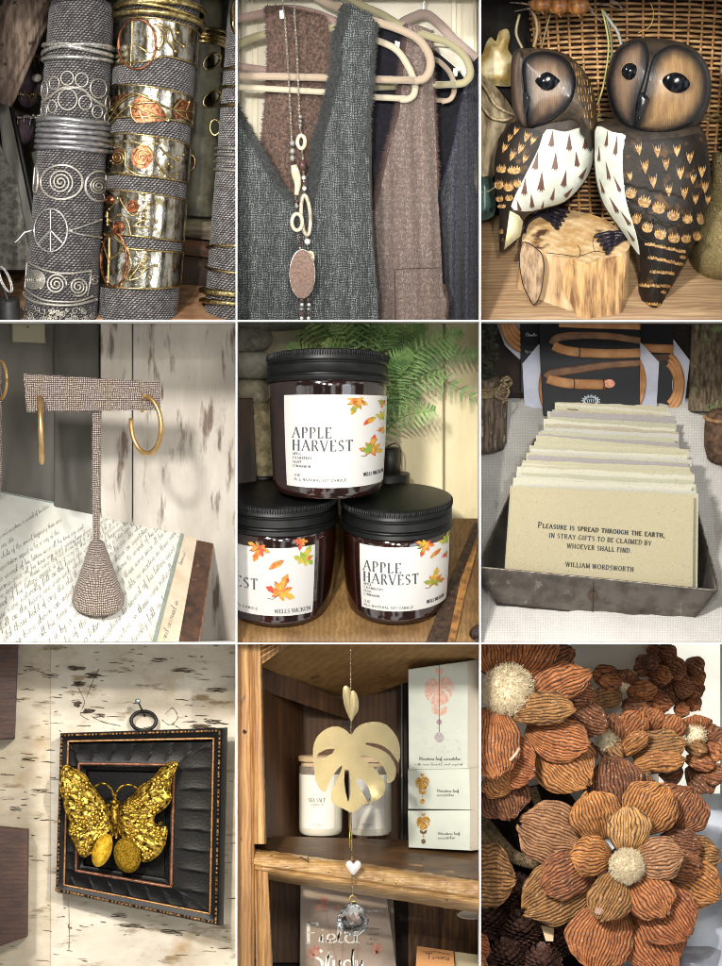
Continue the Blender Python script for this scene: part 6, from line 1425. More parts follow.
        mb = MB(); mb.grid(pt, 24, 6); mb.grid(lambda u, v: (lambda a: (a[0], a[1], a[2] + .8))(pt(u, v)), 24, 6)
        mb.grid(lambda u, v: (lambda a: (a[0], a[1], a[2] + .8 * v))(pt(u, 0)), 24, 1)
        if i == 0: lab = 'front kraft card printed with the verse, nearest the tin rim'
        elif i < 18: lab = '%s speckled card in the tin, %s from the front' % (cols[ci][0], words[i])
        elif i == N - 1: lab = '%s card at the very back of the tin, topmost in view' % cols[ci][0]
        else: lab = '%s speckled card in the tin, %s from the back' % (cols[ci][0], words[N - 1 - i])
        o = mb.build('verse_card', mats[ci], label=lab, cat='card', group='verse cards in the tin', smooth=False)
        if i == 0:
            ang = .078
            def f(x, y): 
                v = (y - 487.3) / 90; return (x, y, lerp(26, 19, v) - .35 + .0)
            mb = MB()
            def line(tx, x0, y0, x1, h, cs=.82, fit=True):
                c, s_ = cos(ang), sin(ang)
                write(mb, tx, 0, 0, h, lambda u, v: f(x0 + u * c - v * s_, y0 + u * s_ + v * c), thick=.2, thin=.1, caps_small=cs, track=.26, fit=(x1 - x0))
            line('Pleasure is spread through the earth,', 538.6, 522.0, 667, 5.6, .72)
            line('in stray gifts to be claimed by', 549.5, 533.0, 653, 4.4, 1)
            line('whoever shall find.', 567.5, 543.6, 633, 4.4, 1)
            line('-william wordsworth', 563.2, 561.8, 635, 4.4, 1)
            mb.build('verse_lettering', M('letterpress_ink', '#33342f', rough=.7), o)
        if i == N - 3:
            mb = MB(); ribbon(mb, [(569.5, 0), (580, 0)], [.6, .6], lambda x, y: (x, y + pt((x - xl) / (xr - xl), 0)[1] + 2.6, d + 5.5)); mb.build('ink_mark', MATS['letterpress_ink'], o)

# ------------------------------------------------------------------ 7: framed butterfly on birch wallpaper
def cell7():
    Z = zz(0, 640, 2.9625)
    b = M('birch_wallpaper', '#d8cebd', '#bfb29c', rough=.8, scale=.022, stretch=(.7, 1, 1.2), lo=.35, hi=.68, detail=8,
          spots=('#6f6250', .05, .60, .66, (.42, 1, 2.6)), spots2=('#d9b98a', .014, .62, .85, (1, 1, 1)), bump=.35, bscale=.1, bstretch=(.4, 1, 2))
    MB().box(-8, 237, 643, 974, 150, 158).build('wall', b, smooth=False, kind='structure')
    t = thing('birch_wallpaper', 'birch bark sheet wallpaper with cracked black marks and seams', 'wallpaper', (100, 966, 149))
    seams = [-8, 48, 237]
    for i in range(2):
        MB().sheet([(seams[i], 643), (seams[i + 1] - .5, 643), (seams[i + 1] + 1.5 * sin(i) - .5, 974), (seams[i] + 1.5 * sin(i - 1), 974)] if False else [(seams[i] + .1, 640), (seams[i + 1] - .25, 640), (seams[i + 1] - .25, 974), (seams[i] + .1, 974)], 12, lambda x, y: 147 + .8 * fbm(x, y * 2, i, .03), 1).build('bark_strip', M('birch_%d' % i, ('#d6cab6', '#ddd4c4', '#e0d6c0', '#d8ccb6')[i], ('#b3a58c', '#c2b7a4', '#c2b396', '#bdaf98')[i], rough=.8, scale=.025, stretch=(.7, 1, 1.3), lo=.35, hi=.68, detail=8, spots=('#8d7a60', .045, .58, .68, (.5, 1, 1.8)), spots2=('#a8895e', .02, .56, .8), bump=.4, bscale=.12, bstretch=(.4, 1, 2.2)), t)
    mb = MB(); r = random.Random(12)
    def crack(x, y, L, w, sl=0.0):
        n = max(3, int(L / 3)); p = [(x + L * j / n, y + sl * L * j / n + r.uniform(-.5, .5), 146.1) for j in range(n + 1)]
        mb.tube(p, [w * sin(pi * (j + .6) / (n + 1.2)) * r.uniform(.5, 1.3) + .06 for j in range(n + 1)], 4, flat=.3)
    for i in range(230):
        x = r.uniform(-5, 232); y = r.uniform(645, 966); crack(x, y, r.choice((3, 4, 6, 9, 14)), r.uniform(.15, .42), r.uniform(-.08, .12))
    for (x, y, L, w) in ((66, 668, 26, .8), (84, 676, 20, 1.0), (70, 684, 15, 1.3), (72, 705, 8, 2.0), (80, 712, 14, 1.3), (92, 716, 14, .8), (190, 727, 28, 1.3), (204, 722, 24, .9), (172, 670, 26, .5), (60, 752, 9, .8), (118, 928, 30, .5), (160, 934, 28, .6), (110, 918, 20, .4), (20, 760, 16, .5), (28, 792, 18, .5), (8, 810, 14, .5), (150, 660, 20, .5), (205, 690, 22, .5), (40, 676, 20, .4), (0, 700, 22, .4), (66, 930, 1.5, 1.6)):
        for j in range(3): crack(x + r.uniform(-2, 2), y + j * 1.4, L * r.uniform(.6, 1), w * r.uniform(.5, 1), .05)
    for q in ([(76, 690), (82, 704), (78, 716), (86, 722)], [(97, 670), (90, 684), (84, 700)], [(164, 716), (171, 710), (176, 720), (168, 727), (160, 722)], [(174, 728), (180, 733), (170, 734)], [(88, 718), (100, 724), (118, 728)], [(66, 905), (66.5, 940), (66, 955)]):
        p = smooth_pts(q, 5); mb.tube([(x, y, 146.1) for x, y in p], [r.uniform(.1, .4) for _ in p], 4, flat=.3)
    mb.build('bark_marks', M('bark_black', '#3a3128', '#6a5a46', rough=.9, scale=.2), t)
    # wooden blocks
    wd = M('walnut_block', '#5a3a2a', '#3a241a', rough=.5, scale=.05, stretch=(.6, 1, 2.2), lo=.35, hi=.65, wave=('#2e1a12', .07, 'Z', 4, .4, (.2, 1, 1)), bump=.3, bscale=.2, bstretch=(.5, 1, 2))
    for nm, l, q, dth in (('wall_block', 'brown wooden block on the wall at the upper left corner', [(-10, 640, 105), (15.6, 640, 112), (12, 741, 112), (-10, 742, 105)], 34), ('wall_block', 'brown wooden block with a lit top at the lower left', [(-10, 828, 100), (26, 832, 112), (25, 940, 112), (-10, 952, 100)], 34)):
        mb = MB(); mb.slab(q, dth, 1.0); mb.build(nm, wd, label=l, cat='wooden block', group='wooden blocks on the wall', smooth=False)
    # picture frame --------------------------------------------------
    t = thing('framed_butterfly', 'black picture frame with gilt beading around a black reeded mount', 'picture', (135, 925, 145))
    C = Z([(172, 282), (657, 265), (645, 855), (158, 755)]); DD = [120, 96, 96, 120]
    def Q(u, v, h=0.0):
        # perspective-free bilinear face; h towards viewer
        x = lerp(lerp(C[0][0], C[1][0], u), lerp(C[3][0], C[2][0], u), v); y = lerp(lerp(C[0][1], C[1][1], u), lerp(C[3][1], C[2][1], u), v)
        return (x - h * .22, y, lerp(DD[0], DD[1], u) - h)
    blk = M('frame_black', '#070707', '#0d0c0b', spec=.16, rough=.36, scale=.15, spots=('#5a4a32', .9, .70, .73), bump=.2, bscale=.5)
    gilt = M('worn_gilt', '#a97c4c', '#4b3320', rough=.4, metal=.7, scale=.35, lo=.42, hi=.62, bump=.5, bscale=.8)
    def rect(u0, v0, u1, v1, n=30):
        p = []
        for a, b_ in (((u0, v0), (u1, v0)), ((u1, v0), (u1, v1)), ((u1, v1), (u0, v1)), ((u0, v1), (u0, v0))):
            for i in range(n): p.append((lerp(a[0], b_[0], i / n), lerp(a[1], b_[1], i / n)))
        return p
    def loft(mb, prof):     # prof: (inset, height)
        rings = [[Q(u, v, h) for u, v in rect(i, i, 1 - i, 1 - i, 24)] for i, h in prof]
        n = len(rings[0]); vs = [p for rg in rings for p in rg]
        mb.add(vs, [(j * n + i, j * n + (i + 1) % n, (j + 1) * n + (i + 1) % n, (j + 1) * n + i) for j in range(len(rings) - 1) for i in range(n)])
    mb = MB(); loft(mb, [(0, -22), (0, 0), (.006, 2), (.018, 3), (.03, 2.2), (.045, 2.0), (.055, 1.2)]); mb.build('outer_frame', blk, t, smooth=35)
    mb = MB(); mb.grid(lambda u, v: Q(u, v, -21), 2, 2); mb.build('backing', blk, t)
    # beading
    mb = MB(); r = random.Random(2)
    pr = rect(.014, .014, .986, .986, 46)
    i = 0
    while i < len(pr):
        u, v = pr[i]; p = Q(u, v, 3.0); nx = Q(*pr[(i + 1) % len(pr)], 3.0)
        if i % 7 < 4: mb.ball(p, 1.25, 7, 5)
        else: mb.tube([p, tuple(lerp(p[k_], nx[k_], 1.6) for k_ in range(3))], 1.2, 6)
        i += 1
    mb.build('beading', gilt, t)
    for ins, h, w, nm in ((.052, 1.6, 1.25, 'gilt_line'), ):
        mb = MB(); pp = [Q(u, v, h) for u, v in rect(ins, ins, 1 - ins, 1 - ins, 40)]; mb.tube(pp, [w * (1 + .25 * nz(i * .5, 1)) for i in range(len(pp))], 6, closed=True); mb.build(nm, M('gilt_line', '#b58455', '#7d5636', rough=.4, metal=.6, scale=.5), t)
    # reeded mount: concave black border with cross ridges
    def mount(u, v):
        pass
    mb = MB(); I0, I1 = .062, .215
    U0 = lambda i: (lerp(.062, .125, i), lerp(.07, .19, i), lerp(1 - .062, 1 - .29, i), lerp(1 - .062, 1 - .155, i))
    n = 132; m_ = 14
    rings = []
    for j in range(m_ + 1):
        s = j / m_; a, b_, c_, d_ = U0(s); ring = []
        for e, ((x0, y0), (x1, y1)) in enumerate((((a, b_), (c_, b_)), ((c_, b_), (c_, d_)), ((c_, d_), (a, d_)), ((a, d_), (a, b_)))):
            for i in range(n):
                f = i / n; uu, vv = lerp(x0, x1, f), lerp(y0, y1, f); ph = (8.6 * uu + .3 * s) % 1 if e in (0, 2) else (9.4 * vv) % 1
                h = 1.2 - .9 * sin(pi * s) + 1.0 * ph ** 3 * sin(pi * min(1, s * 1.1 + .05)) + 1.2 * s
                ring.append(Q(uu, vv, h))
        rings.append(ring)
    N = 4 * n; mb.add([p for rg in rings for p in rg], [(j * N + i, j * N + (i + 1) % N, (j + 1) * N + (i + 1) % N, (j + 1) * N + i) for j in range(m_) for i in range(N)])
    mb.build('reeded_mount', blk, t, smooth=50)
    # inner gilt window and its recess
    def rr(s): return (lerp(.125, .175, s), lerp(.19, .235, s), lerp(1 - .29, 1 - .345, s), lerp(1 - .155, 1 - .2, s))
    def loop(s, h, nn=30):
        a, b_, c_, d_ = rr(s); o = []
        for (x0, y0), (x1, y1) in (((a, b_), (c_, b_)), ((c_, b_), (c_, d_)), ((c_, d_), (a, d_)), ((a, d_), (a, b_))):
            for i in range(nn): o.append(Q(lerp(x0, x1, i / nn), lerp(y0, y1, i / nn), h))
        return o
    mb = MB(); L0 = loop(.0, 3.4); mb.tube(L0, [1.7 * (1 + .35 * nz(i * .7, 3)) for i in range(len(L0))], 6, closed=True); mb.build('inner_gilt', M('inner_gilt', '#8f5f45', '#5b3a2a', rough=.45, metal=.5, scale=.3), t)
    mb = MB(); rg = [loop(0, 2.4), loop(.3, 2.6), loop(.5, 1.5), loop(.8, .8), loop(1.0, -4)]; nn = len(rg[0])
    mb.add([p for g_ in rg for p in g_], [(j * nn + i, j * nn + (i + 1) % nn, (j + 1) * nn + (i + 1) % nn, (j + 1) * nn + i) for j in range(4) for i in range(nn)])
    a, b_, c_, d_ = rr(1.0); mb.grid(lambda u, v: Q(lerp(a, c_, u), lerp(b_, d_, v), -4), 6, 6); mb.build('recess', blk, t, smooth=35)
    # ring and nail
    cc = Z([(420, 246)])[0]
    MB().tube([(cc[0] + 12.6 * cos(a), cc[1] + 9.6 * sin(a), 138 - 2 * sin(a)) for a in [2 * pi * i / 30 for i in range(30)]], 1.9, 8, closed=True).build('hanging_ring', M('iron_black', '#1b1917', rough=.35, metal=.6), t)
    tn = thing('nail', 'silver headed nail holding the frame ring on the wallpaper', 'nail', (138, 708, 140))
    a = Z([(403, 187)])[0]; e = Z([(424, 232)])[0]
    st = M('nail_steel', '#9aa0a0', rough=.3, metal=1)
    MB().tube([(a[0], a[1], 122), (e[0], e[1], 146)], 1.0, 8).build('nail_shank', M('nail_dark', '#4a4238', rough=.4, metal=.8), tn)
    MB().ball((a[0], a[1], 121), 2.9, 14, 8, (1, 1, .45)).build('nail_head', st, tn)
    # butterfly --------------------------------------------------------
    gold = M('butterfly_gold', '#dcb852', '#33230a', rough=.3, metal=1, scale=.24, lo=.44, hi=.6, bump=.8, bscale=.4)  # dark second tone paints crevice shade into the gold
    dgold = M('butterfly_dark_gold', '#b8923a', '#3a2a08', rough=.35, metal=1, scale=.4, lo=.35, hi=.6, bump=.6, bscale=.6)
    tb = thing('butterfly', 'ornate golden metal butterfly with tiny flowers, mounted across the frame window', 'butterfly', (112, 870, 92))
    def wl(x): return interp(x, [55, 112, 175], [99, 104, 84])       # wings tilt towards viewer at tips
    wings = {
     'left upper': smooth_pts(Z([(184, 380), (215, 388), (245, 405), (262, 432), (280, 455), (300, 482), (322, 520), (330, 560), (328, 590), (290, 612), (262, 640), (236, 648), (214, 605), (200, 575), (204, 545), (190, 515), (184, 480), (172, 435)]), 4, True),
     'right': smooth_pts(Z([(346, 515), (362, 490), (396, 462), (412, 440), (448, 418), (476, 385), (512, 366), (522, 374), (508, 410), (500, 450), (502, 480), (478, 508), (456, 522), (452, 548), (462, 566), (488, 560), (490, 585), (478, 625), (450, 655), (420, 662), (392, 640), (368, 600), (348, 575)]), 4, True)}
    for nm, P in wings.items():
        def f(x, y, P=P):
            e = edge_dist(P, x, y); return wl(x) - 3.0 * min(1, e / 5) + .5 * fbm(x, y, 1, .12) + .5 * sin(math.atan2(y - 830, x - 113) * 26) * min(1, e / 6) - 4 * 0
        o = MB().sheet(P, 1.5, f, 2.0).build('wing', gold, tb)
        mb = MB(); mb.tube([(x, y, f(x, y) - .5) for x, y in P], [1.15 * (1 + .5 * nz(i * .8, 2)) for i in range(len(P))], 6, closed=True)
        hub = (110, 812) if nm != 'right' else (116, 815)
        for i in range(0, len(P), 4):
            p = P[i]; pts = [(lerp(hub[0], p[0], s) + 1.2 * sin(s * 6), lerp(hub[1], p[1], s)) for s in [j / 9 for j in range(2, 10)]]
            if inside(P, *pts[2]) : mb.tube([(x, y, f(x, y) - .2) for x, y in pts if inside(P, x, y)], .55, 4)
        mb.build('wing_veins', dgold, o)
    for c, rx, ry, rot, m in (((100.8, 852.5), 9.2, 17.5, 20, gold), ((126, 857.5), 13.4, 18, -12, dgold)):
        P = ell(c[0], c[1], rx, ry, 30, rot)
        MB().sheet(P, 1.6, lambda x, y: 90 - 2.4 * min(1, edge_dist(P, x, y) / 4), 2).build('tail_lobe', M('lobe_gold', '#d6ad3c', '#a8811f', rough=.35, metal=1, scale=.1, bump=.8, bscale=1.1) if m is gold else M('lobe_dark', '#8f7024', '#5d470f', rough=.4, metal=1, scale=.5, bump=.9, bscale=1.0), tb)
    mb = MB(); mb.tube([(116, 803, 92), (113, 812, 87), (113.5, 822, 85), (114.5, 832, 88), (115, 840, 92)], [2.2, 3.6, 3.9, 2.8, 1.2], 10)
    mb.ball((113, 804, 87), 3.6, 10, 8); mb.ball((107.5, 807, 88), 2.2, 8, 6); mb.ball((117.5, 804, 88), 2.2, 8, 6); mb.build('insect_body', dgold, tb)
    mb = MB()
    for q, rr_ in (([(330, 500), (335, 470), (320, 440), (298, 430), (272, 442)], 1.5), ([(345, 500), (338, 470), (352, 442), (378, 434), (402, 444), (408, 456)], 1.5)):
        p = smooth_pts(Z(q), 6); mb.tube([(x, y, 88 - 2 * sin(pi * i / len(p))) for i, (x, y) in enumerate(p)], [rr_ * (1 - .3 * i / len(p)) for i in range(len(p))], 7)
    mb.build('antennae', dgold, tb)
    for x, y, s in ((195, 452, 1), (240, 437, 1.15), (230, 490, 1), (282, 532, 1.15), (244, 546, 1.1), (214, 572, .95), (240, 628, 1), (466, 428, 1.15), (405, 490, .9), (372, 510, .8), (452, 502, 1.15), (418, 545, 1.1), (388, 588, 1), (466, 580, 1.3), (432, 640, 1.05), (384, 560, .7), (262, 600, .7)):
        c = Z([(x, y)])[0]; d = wl(c[0]) - 6
        mb = MB()
        for k_ in range(7):
            a = 2 * pi * k_ / 7 + x; mb.ball((c[0] + 4.0 * s * cos(a), c[1] + 4.3 * s * sin(a), d), 1.75 * s, 7, 5, (1, 1, .8))
        mb.ball((c[0], c[1], d - .6), 1.5 * s, 7, 5); mb.tube([(c[0] + 2.0 * s * cos(2 * pi * i / 10), c[1] + 2.1 * s * sin(2 * pi * i / 10), d - .8) for i in range(10)], .45, 4, closed=True)
        mb.build('metal_flower', M('flower_gold', '#ecca62', '#a8842c', rough=.28, metal=1, scale=.5, lo=.35, hi=.65, bump=.5, bscale=.9), tb)
    r = random.Random(9)
    mb = MB()
    for i in range(26):
        P = wings['left upper' if i % 2 else 'right']; p = r.choice(P); c = (sum(a[0] for a in P) / len(P), sum(a[1] for a in P) / len(P)); s = r.uniform(.35, .95)
        x, y = lerp(c[0], p[0], s), lerp(c[1], p[1], s); mb.tube([(q[0], q[1], wl(x) - 3.2) for q in spiral(x, y, .5, r.uniform(1.5, 3.2), r.uniform(.8, 1.5), r.uniform(0, 6), 10)], .6, 4)
    mb.build('filigree', dgold, tb)

# ------------------------------------------------------------------ 8: suncatcher in a wooden shelf
def cell8():
    Z = zz(234, 640, 2.888); k = 2.888
    def at(X, Y, d): a = Z([(X, Y)])[0]; return (a[0], a[1], d)
    gw = M('golden_pine', '#c89a5e', '#84592f', rough=.5, scale=.035, stretch=(2.2, 1, .3), lo=.3, hi=.7, detail=8, wave=('#5c3a1e', .07, 'X', 6, .45, (1, 1, .18)), spots=('#3c2413', .05, .68, .74, (2.5, 1, .5)), bump=.5, bscale=.25, bstretch=(3, 1, .3), coat=.15)
    hw = M('worn_pine_edge', '#c8a064', '#70491f', rough=.42, scale=.05, stretch=(.4, 1, 2), lo=.3, hi=.7, detail=8, wave=('#5c3a1e', .12, 'Z', 5, .35, (.2, 1, 1)), spots=('#22160c', .16, .66, .70, (1, 1, 1.6)), bump=.6, bscale=.3, bstretch=(.5, 1, 2), coat=.3)
    dw = M('brown_pine', '#6f4c2c', '#3f2816', rough=.6, scale=.03, stretch=(2, 1, .3), lo=.3, hi=.7, detail=8, wave=('#2e1b0e', .05, 'X', 7, .4, (1, 1, .2)), spots=('#1c0f07', .03, .68, .74), bump=.3, bscale=.2, bstretch=(3, 1, .3))
    tw = M('soffit_pine', '#b8945f', '#8f6b3f', rough=.6, scale=.03, stretch=(.5, 1, 1.5), lo=.3, hi=.7, wave=('#7a5730', .05, 'DIAGONAL', 6, .35), spots=('#5a3c20', .03, .66, .74), bump=.2, bscale=.2)
    dk = M('shelf_dark', '#2a1a0f', '#1c110a', rough=.8, scale=.03)
    MB().box(236, 481, 643, 974, 204, 212).build('backdrop', dk, smooth=False, kind='structure')
    t = thing('wooden_shelf', 'old golden brown pine shelf unit with a rough moulded shelf edge', 'shelf', (300, 966, 150))
    def poly(nm, P, m, thick=2.0, step=6, bumpy=.4):
        mb = MB(); zp = [at(*p) for p in P]
        # plane fitted through the outline's given depths
        A = np.array([[p[0], p[1], 1] for p in zp]); b = np.array([p[2] for p in zp]); c, *_ = np.linalg.lstsq(A, b, rcond=None)
        mb.sheet([(p[0], p[1]) for p in zp], step, lambda x, y: float(c[0] * x + c[1] * y + c[2]) + bumpy * fbm(x, y, 2, .1), thick)
        return mb.build(nm, m, t, smooth=40)
    poly('back_board', [(60, 120, 196), (330, 170, 196), (500, 110, 196), (500, 620, 196), (60, 600, 196)], dw)
    poly('back_board', [(470, 60, 198), (720, 20, 198), (720, 640, 198), (470, 640, 198)], dk)
    poly('soffit', [(20, -10, 30), (740, -10, 30), (740, 62, 120), (480, 135, 190), (330, 192, 192), (70, 78, 120)], tw)
    poly('side_rail', [(68, 74, 118), (330, 188, 190), (330, 238, 190), (78, 150, 118)], dw)
    poly('side_board', [(70, 140, 116), (200, 200, 180), (190, 580, 186), (90, 576, 60)], dw)
    poly('back_post', [(476, 128, 170), (500, 120, 170), (502, 600, 170), (480, 600, 170)], dk)
    MB().tube([at(486, 128, 168), at(487, 590, 168)], 1.1, 8).build('metal_strip', M('strip_steel', '#8a8a86', rough=.35, metal=.8), t)
    poly('corner_block', [(30, 25, 18), (120, -10, 18), (190, -10, 22), (75, 75, 22)], gw, 8)
    mb = MB()
    for o in (0, 9, 18): mb.tube([at(40 + o, 34 + o * 1.6, 16), at(140 + o, -6 + o * .4, 16)], 1.3, 6)
    mb.build('corner_moulding', gw, t)
    poly('lower_back_board', [(100, 660, 198), (250, 690, 198), (250, 950, 198), (100, 950, 198)], dw)
    for x0, x1 in ((442, 468), (505, 596), (598, 668), (670, 712)): poly('lower_back_board', [(x0, 690, 197 if x0 != 442 else 199), (x1, 690, 197 if x0 != 442 else 199), (x1, 960, 197 if x0 != 442 else 199), (x0, 960, 197 if x0 != 442 else 199)], M('knotty_pine', '#8a6239', '#553719', rough=.6, scale=.04, stretch=(2, 1, .4), wave=('#3e2411', .05, 'X', 9, .5, (1, 1, .3)), spots=('#24130a', .045, .68, .72), bump=.2, bscale=.2) if x0 > 442 else dk)
    # shelf board: worn top then moulded front
    poly('shelf_top', [(88, 572, 120), (500, 586, 120), (740, 600, 120), (740, 700, 36), (60, 606, 40)], M('shelf_top_wood', '#5b3f24', '#33210f', rough=.45, scale=.05, stretch=(.5, 1, 2), lo=.3, hi=.7, spots=('#9a7448', .06, .64, .74, (.5, 1, 2)), bump=.6, bscale=.25, bstretch=(.5, 1, 2), coat=.2))
    rows = [(604, 700, 38), (612, 706, 24), (622, 712, 20), (636, 735, 17), (648, 748, 17), (654, 758, 20), (660, 766, 18), (668, 776, 21), (674, 786, 26), (690, 800, 60)]
    def fr(u, v):
        i = v * (len(rows) - 1); j = min(len(rows) - 2, int(i)); f = i - j
        a = [lerp(rows[j][c], rows[j + 1][c], f) for c in range(3)]
        X = lerp(52, 745, u); Y = lerp(a[0], a[1], u); p = at(X, Y, a[2]); n_ = fbm(p[0], p[1] * 2, 5, .12)
        return (p[0], p[1] + .5 * n_, p[2] + .9 * n_)
    MB().grid(fr, 120, 45).build('shelf_moulding', hw, t)
    # left post with grooves
    def post(x0, x1, y0, y1, d, nm, groove):
        def f(u, v):
            X = lerp(x0[0], x1[0], u) if v < .5 else lerp(x0[1], x1[1], u); X = lerp(lerp(x0[0], x1[0], u), lerp(x0[1], x1[1], u), v)
            p = at(X, lerp(y0, y1, v), d); g = 0
            for c, w, a in groove: g += a * math.exp(-((u - c) / w) ** 2)
            e = min(u, 1 - u); return (p[0] + .25 * fbm(p[1] * .1, u * 3), p[1], p[2] + g + .35 * fbm(p[0], p[1] * .15, 1, .2) + (6 * (1 - e / .05) if e < .05 else 0))
        MB().grid(f, 60, 60).build(nm, gw, t)
    post((-8, -8), (78, 92), -10, 590, 14, 'post', [(.62, .03, 2.2), (.72, .03, -1.2), (.3, .02, .8)])
    post((-8, -8), (60, 60), 586, 950, 14, 'post', [(.9, .05, 2.5)])
    post((56, 62), (98, 112), 655, 950, 20, 'lower_post', [(.25, .06, 2.2), (.6, .04, 1.0)])
    MB().slab([at(60, 20, 30), at(80, 20, 30), at(94, 590, 30), at(60, 590, 30)], 90, 0).build('post_side', dw, t, smooth=False)
    mb = MB(); mb.tube([at(190, 628, 16.6), at(205, 634, 16.4), at(214, 640, 16.4)], .5, 4); mb.tube([at(214, 628, 16.4), at(215, 642, 16.4)], .4, 4); mb.tube([at(28, 268, 13), at(33, 262, 13)], 1.8, 6); mb.build('knot_mark', dk, t)
    # ---- candles
    wax = M('candle_white', '#d8d3c4', '#cbc5b4', rough=.25, scale=.02, coat=.6); lidw = M('pale_lid_wood', '#cbb394', '#b3987a', rough=.5, scale=.1, stretch=(.4, 1, 2)); gb = M('glass_band', '#8d8478', '#6f665b', rough=.1, coat=.8)
    ink = M('grey_ink', '#6a6864', rough=.7)
    for i, (X, lab) in enumerate(((249, 'white candle tumbler with wooden lid, sea salt label in plain view'), (394, 'white candle tumbler with wooden lid, mostly hidden behind the hanging leaf'))):
        cx = 234 + X / k; r_ = 21.8; t2 = thing('candle_tumbler', lab, 'candle', (cx, 840, 140), 'white lidded candles')
        tl = lambda y: lerp(.05, .13, (y - 760) / 80)
        MB().lathe(cx, 142, [(r_ - .5, 768), (r_, 770), (r_, 776)], tl, 48).build('glass_rim', gb, t2)
        MB().lathe(cx, 142, [(r_, 776), (r_, 830), (r_ - .5, 834), (r_ - 2.5, 836.5), (.1, 837)], tl, 48).build('tumbler', wax, t2, smooth=40)
        MB().lathe(cx, 142, [(.1, 758), (r_ - .6, 758.3), (r_ + .5, 759.2), (r_ + .5, 763.2), (r_ - .5, 764), (r_ - 2, 764.5), (r_ - 2, 769), (.1, 769)], tl, 48).build('wooden_lid', lidw, t2, smooth=40)
        def P(x, y, off=.5):
            s_ = max(-.99, min(.99, (x - cx) / (r_ + off))); a = math.asin(s_); v = y - tl(y) * r_; return (x, v + tl(v) * (r_ + off) * cos(a), 142 - (r_ + off) * cos(a))
        mb = MB(); mb.grid(lambda u, v: P(cx + lerp(-19, 14, u), lerp(778, 832, v), .3), 24, 8)
        lb = mb.build('label', M('tumbler_label', '#dcd8cf', rough=.6), t2)
        mb = MB(); f = lambda x, y: P(x, y, .6); c0 = cx - 3.2
        kw = dict(thick=.16, thin=.08, track=.2)
        write(mb, 'SEA SALT' if i == 0 else 'SEA MIST' if False else 'SEA SALT', c0 - 9, 801, 3.6, f, fit=17.5, **kw); write(mb, 'CANDLE CO', c0 - 6.5, 806.4, 1.6, f, fit=13, **kw)
        write(mb, 'SOY WAX', c0 - 5.5, 826.6, 1.5, f, fit=11, **kw); write(mb, '10 OZ', c0 - 2.4, 829.2, 1.3, f, fit=5, **kw); write(mb, 'NO 1', c0 - 3.4, 781, 1.3, f, fit=5, **kw)
        ribbon(mb, [(c0 - 4, 809.8), (c0 + 4, 809.8)], [.25, .25], f); mb.build('label_lettering', ink, lb)
    # ---- boxes
    sage = M('sage_card', '#bfc2b4', '#b4b8aa', rough=.6, scale=.02); side = M('cream_card', '#cfc6b6', rough=.6)
    rose = M('rose_foil', '#cba793', '#b98f7c', rough=.45, metal=.1, scale=.3); goldf = M('gold_foil', '#b98a35', '#8a6020', rough=.35, metal=.5, scale=.3); bink = M('box_ink', '#4c4b45', rough=.7)
    def leafP(cx, cy, s_):
        P = [(338, 275), (325, 262), (300, 250), (270, 255), (240, 280), (228, 315), (230, 350), (234, 400), (246, 428), (263, 440), (272, 420), (290, 385), (312, 362), (306, 385), (285, 430), (280, 455), (290, 475), (320, 490), (345, 500), (370, 478), (400, 470), (430, 450), (437, 420), (425, 395), (400, 365), (365, 335), (400, 340), (430, 365), (443, 395), (443, 414), (462, 405), (468, 372), (450, 335), (420, 315), (382, 303), (384, 297), (420, 302), (452, 322), (475, 355), (480, 318), (470, 280), (440, 245), (402, 236), (366, 245), (348, 260)]
        return [(cx + (x - 354) * s_, cy + (y - 370) * s_) for x, y in P]
    def halfmoon(cx, cy, w): return [(cx - w, cy - w * .55), (cx - w * .6, cy - w * .55), (cx, cy - w * .1), (cx + w * .6, cy - w * .55), (cx + w, cy - w * .55), (cx + w * .8, cy + w * .25), (cx, cy + w * .6), (cx - w * .8, cy + w * .25)]
    def heart(cx, cy, s_): return [(cx + s_ * a, cy + s_ * b) for a, b in ((0, -.45), (.35, -.85), (.8, -.75), (.95, -.25), (.6, .35), (0, .95), (-.6, .35), (-.95, -.25), (-.8, -.75), (-.35, -.85))]
    for i, (lab, q, D) in enumerate((('tall sage gift box printed with a rose gold suncatcher, top of the box stack', ((504, 88), (678, 64), (678, 377), (506, 381)), 96), ('low sage gift box in the middle of the box stack', ((503, 381), (683, 377), (685, 496), (504, 494)), 94), ('low sage gift box at the bottom of the box stack', ((503, 499), (685, 497), (684, 615), (505, 606)), 93))):
        t2 = thing('gift_box', lab, 'box', at(590, q[2][1], D + 20), 'suncatcher gift boxes')
        qq = [at(x, y, D) for x, y in q]
        mb = MB(); mb.slab(qq, 40, .5); bxo = mb.build('box_front', sage, t2, smooth=False)
        sx = 716
        s2 = [qq[1], at(sx, q[1][1] - 5, D + 16), at(sx, q[2][1] - 2, D + 16), qq[2]]
        MB().slab(s2, 1).build('box_side', side, t2, smooth=False)
        f = lambda x, y: (x, y, D - .4)
        def pr(P, m, nm): MB().sheet(Z(P), 3, lambda x, y: D - .3, .2).build(nm, m, t2, smooth=False)
        mb = MB(); kw = dict(thick=.13, thin=.1, serif=None, track=.08)
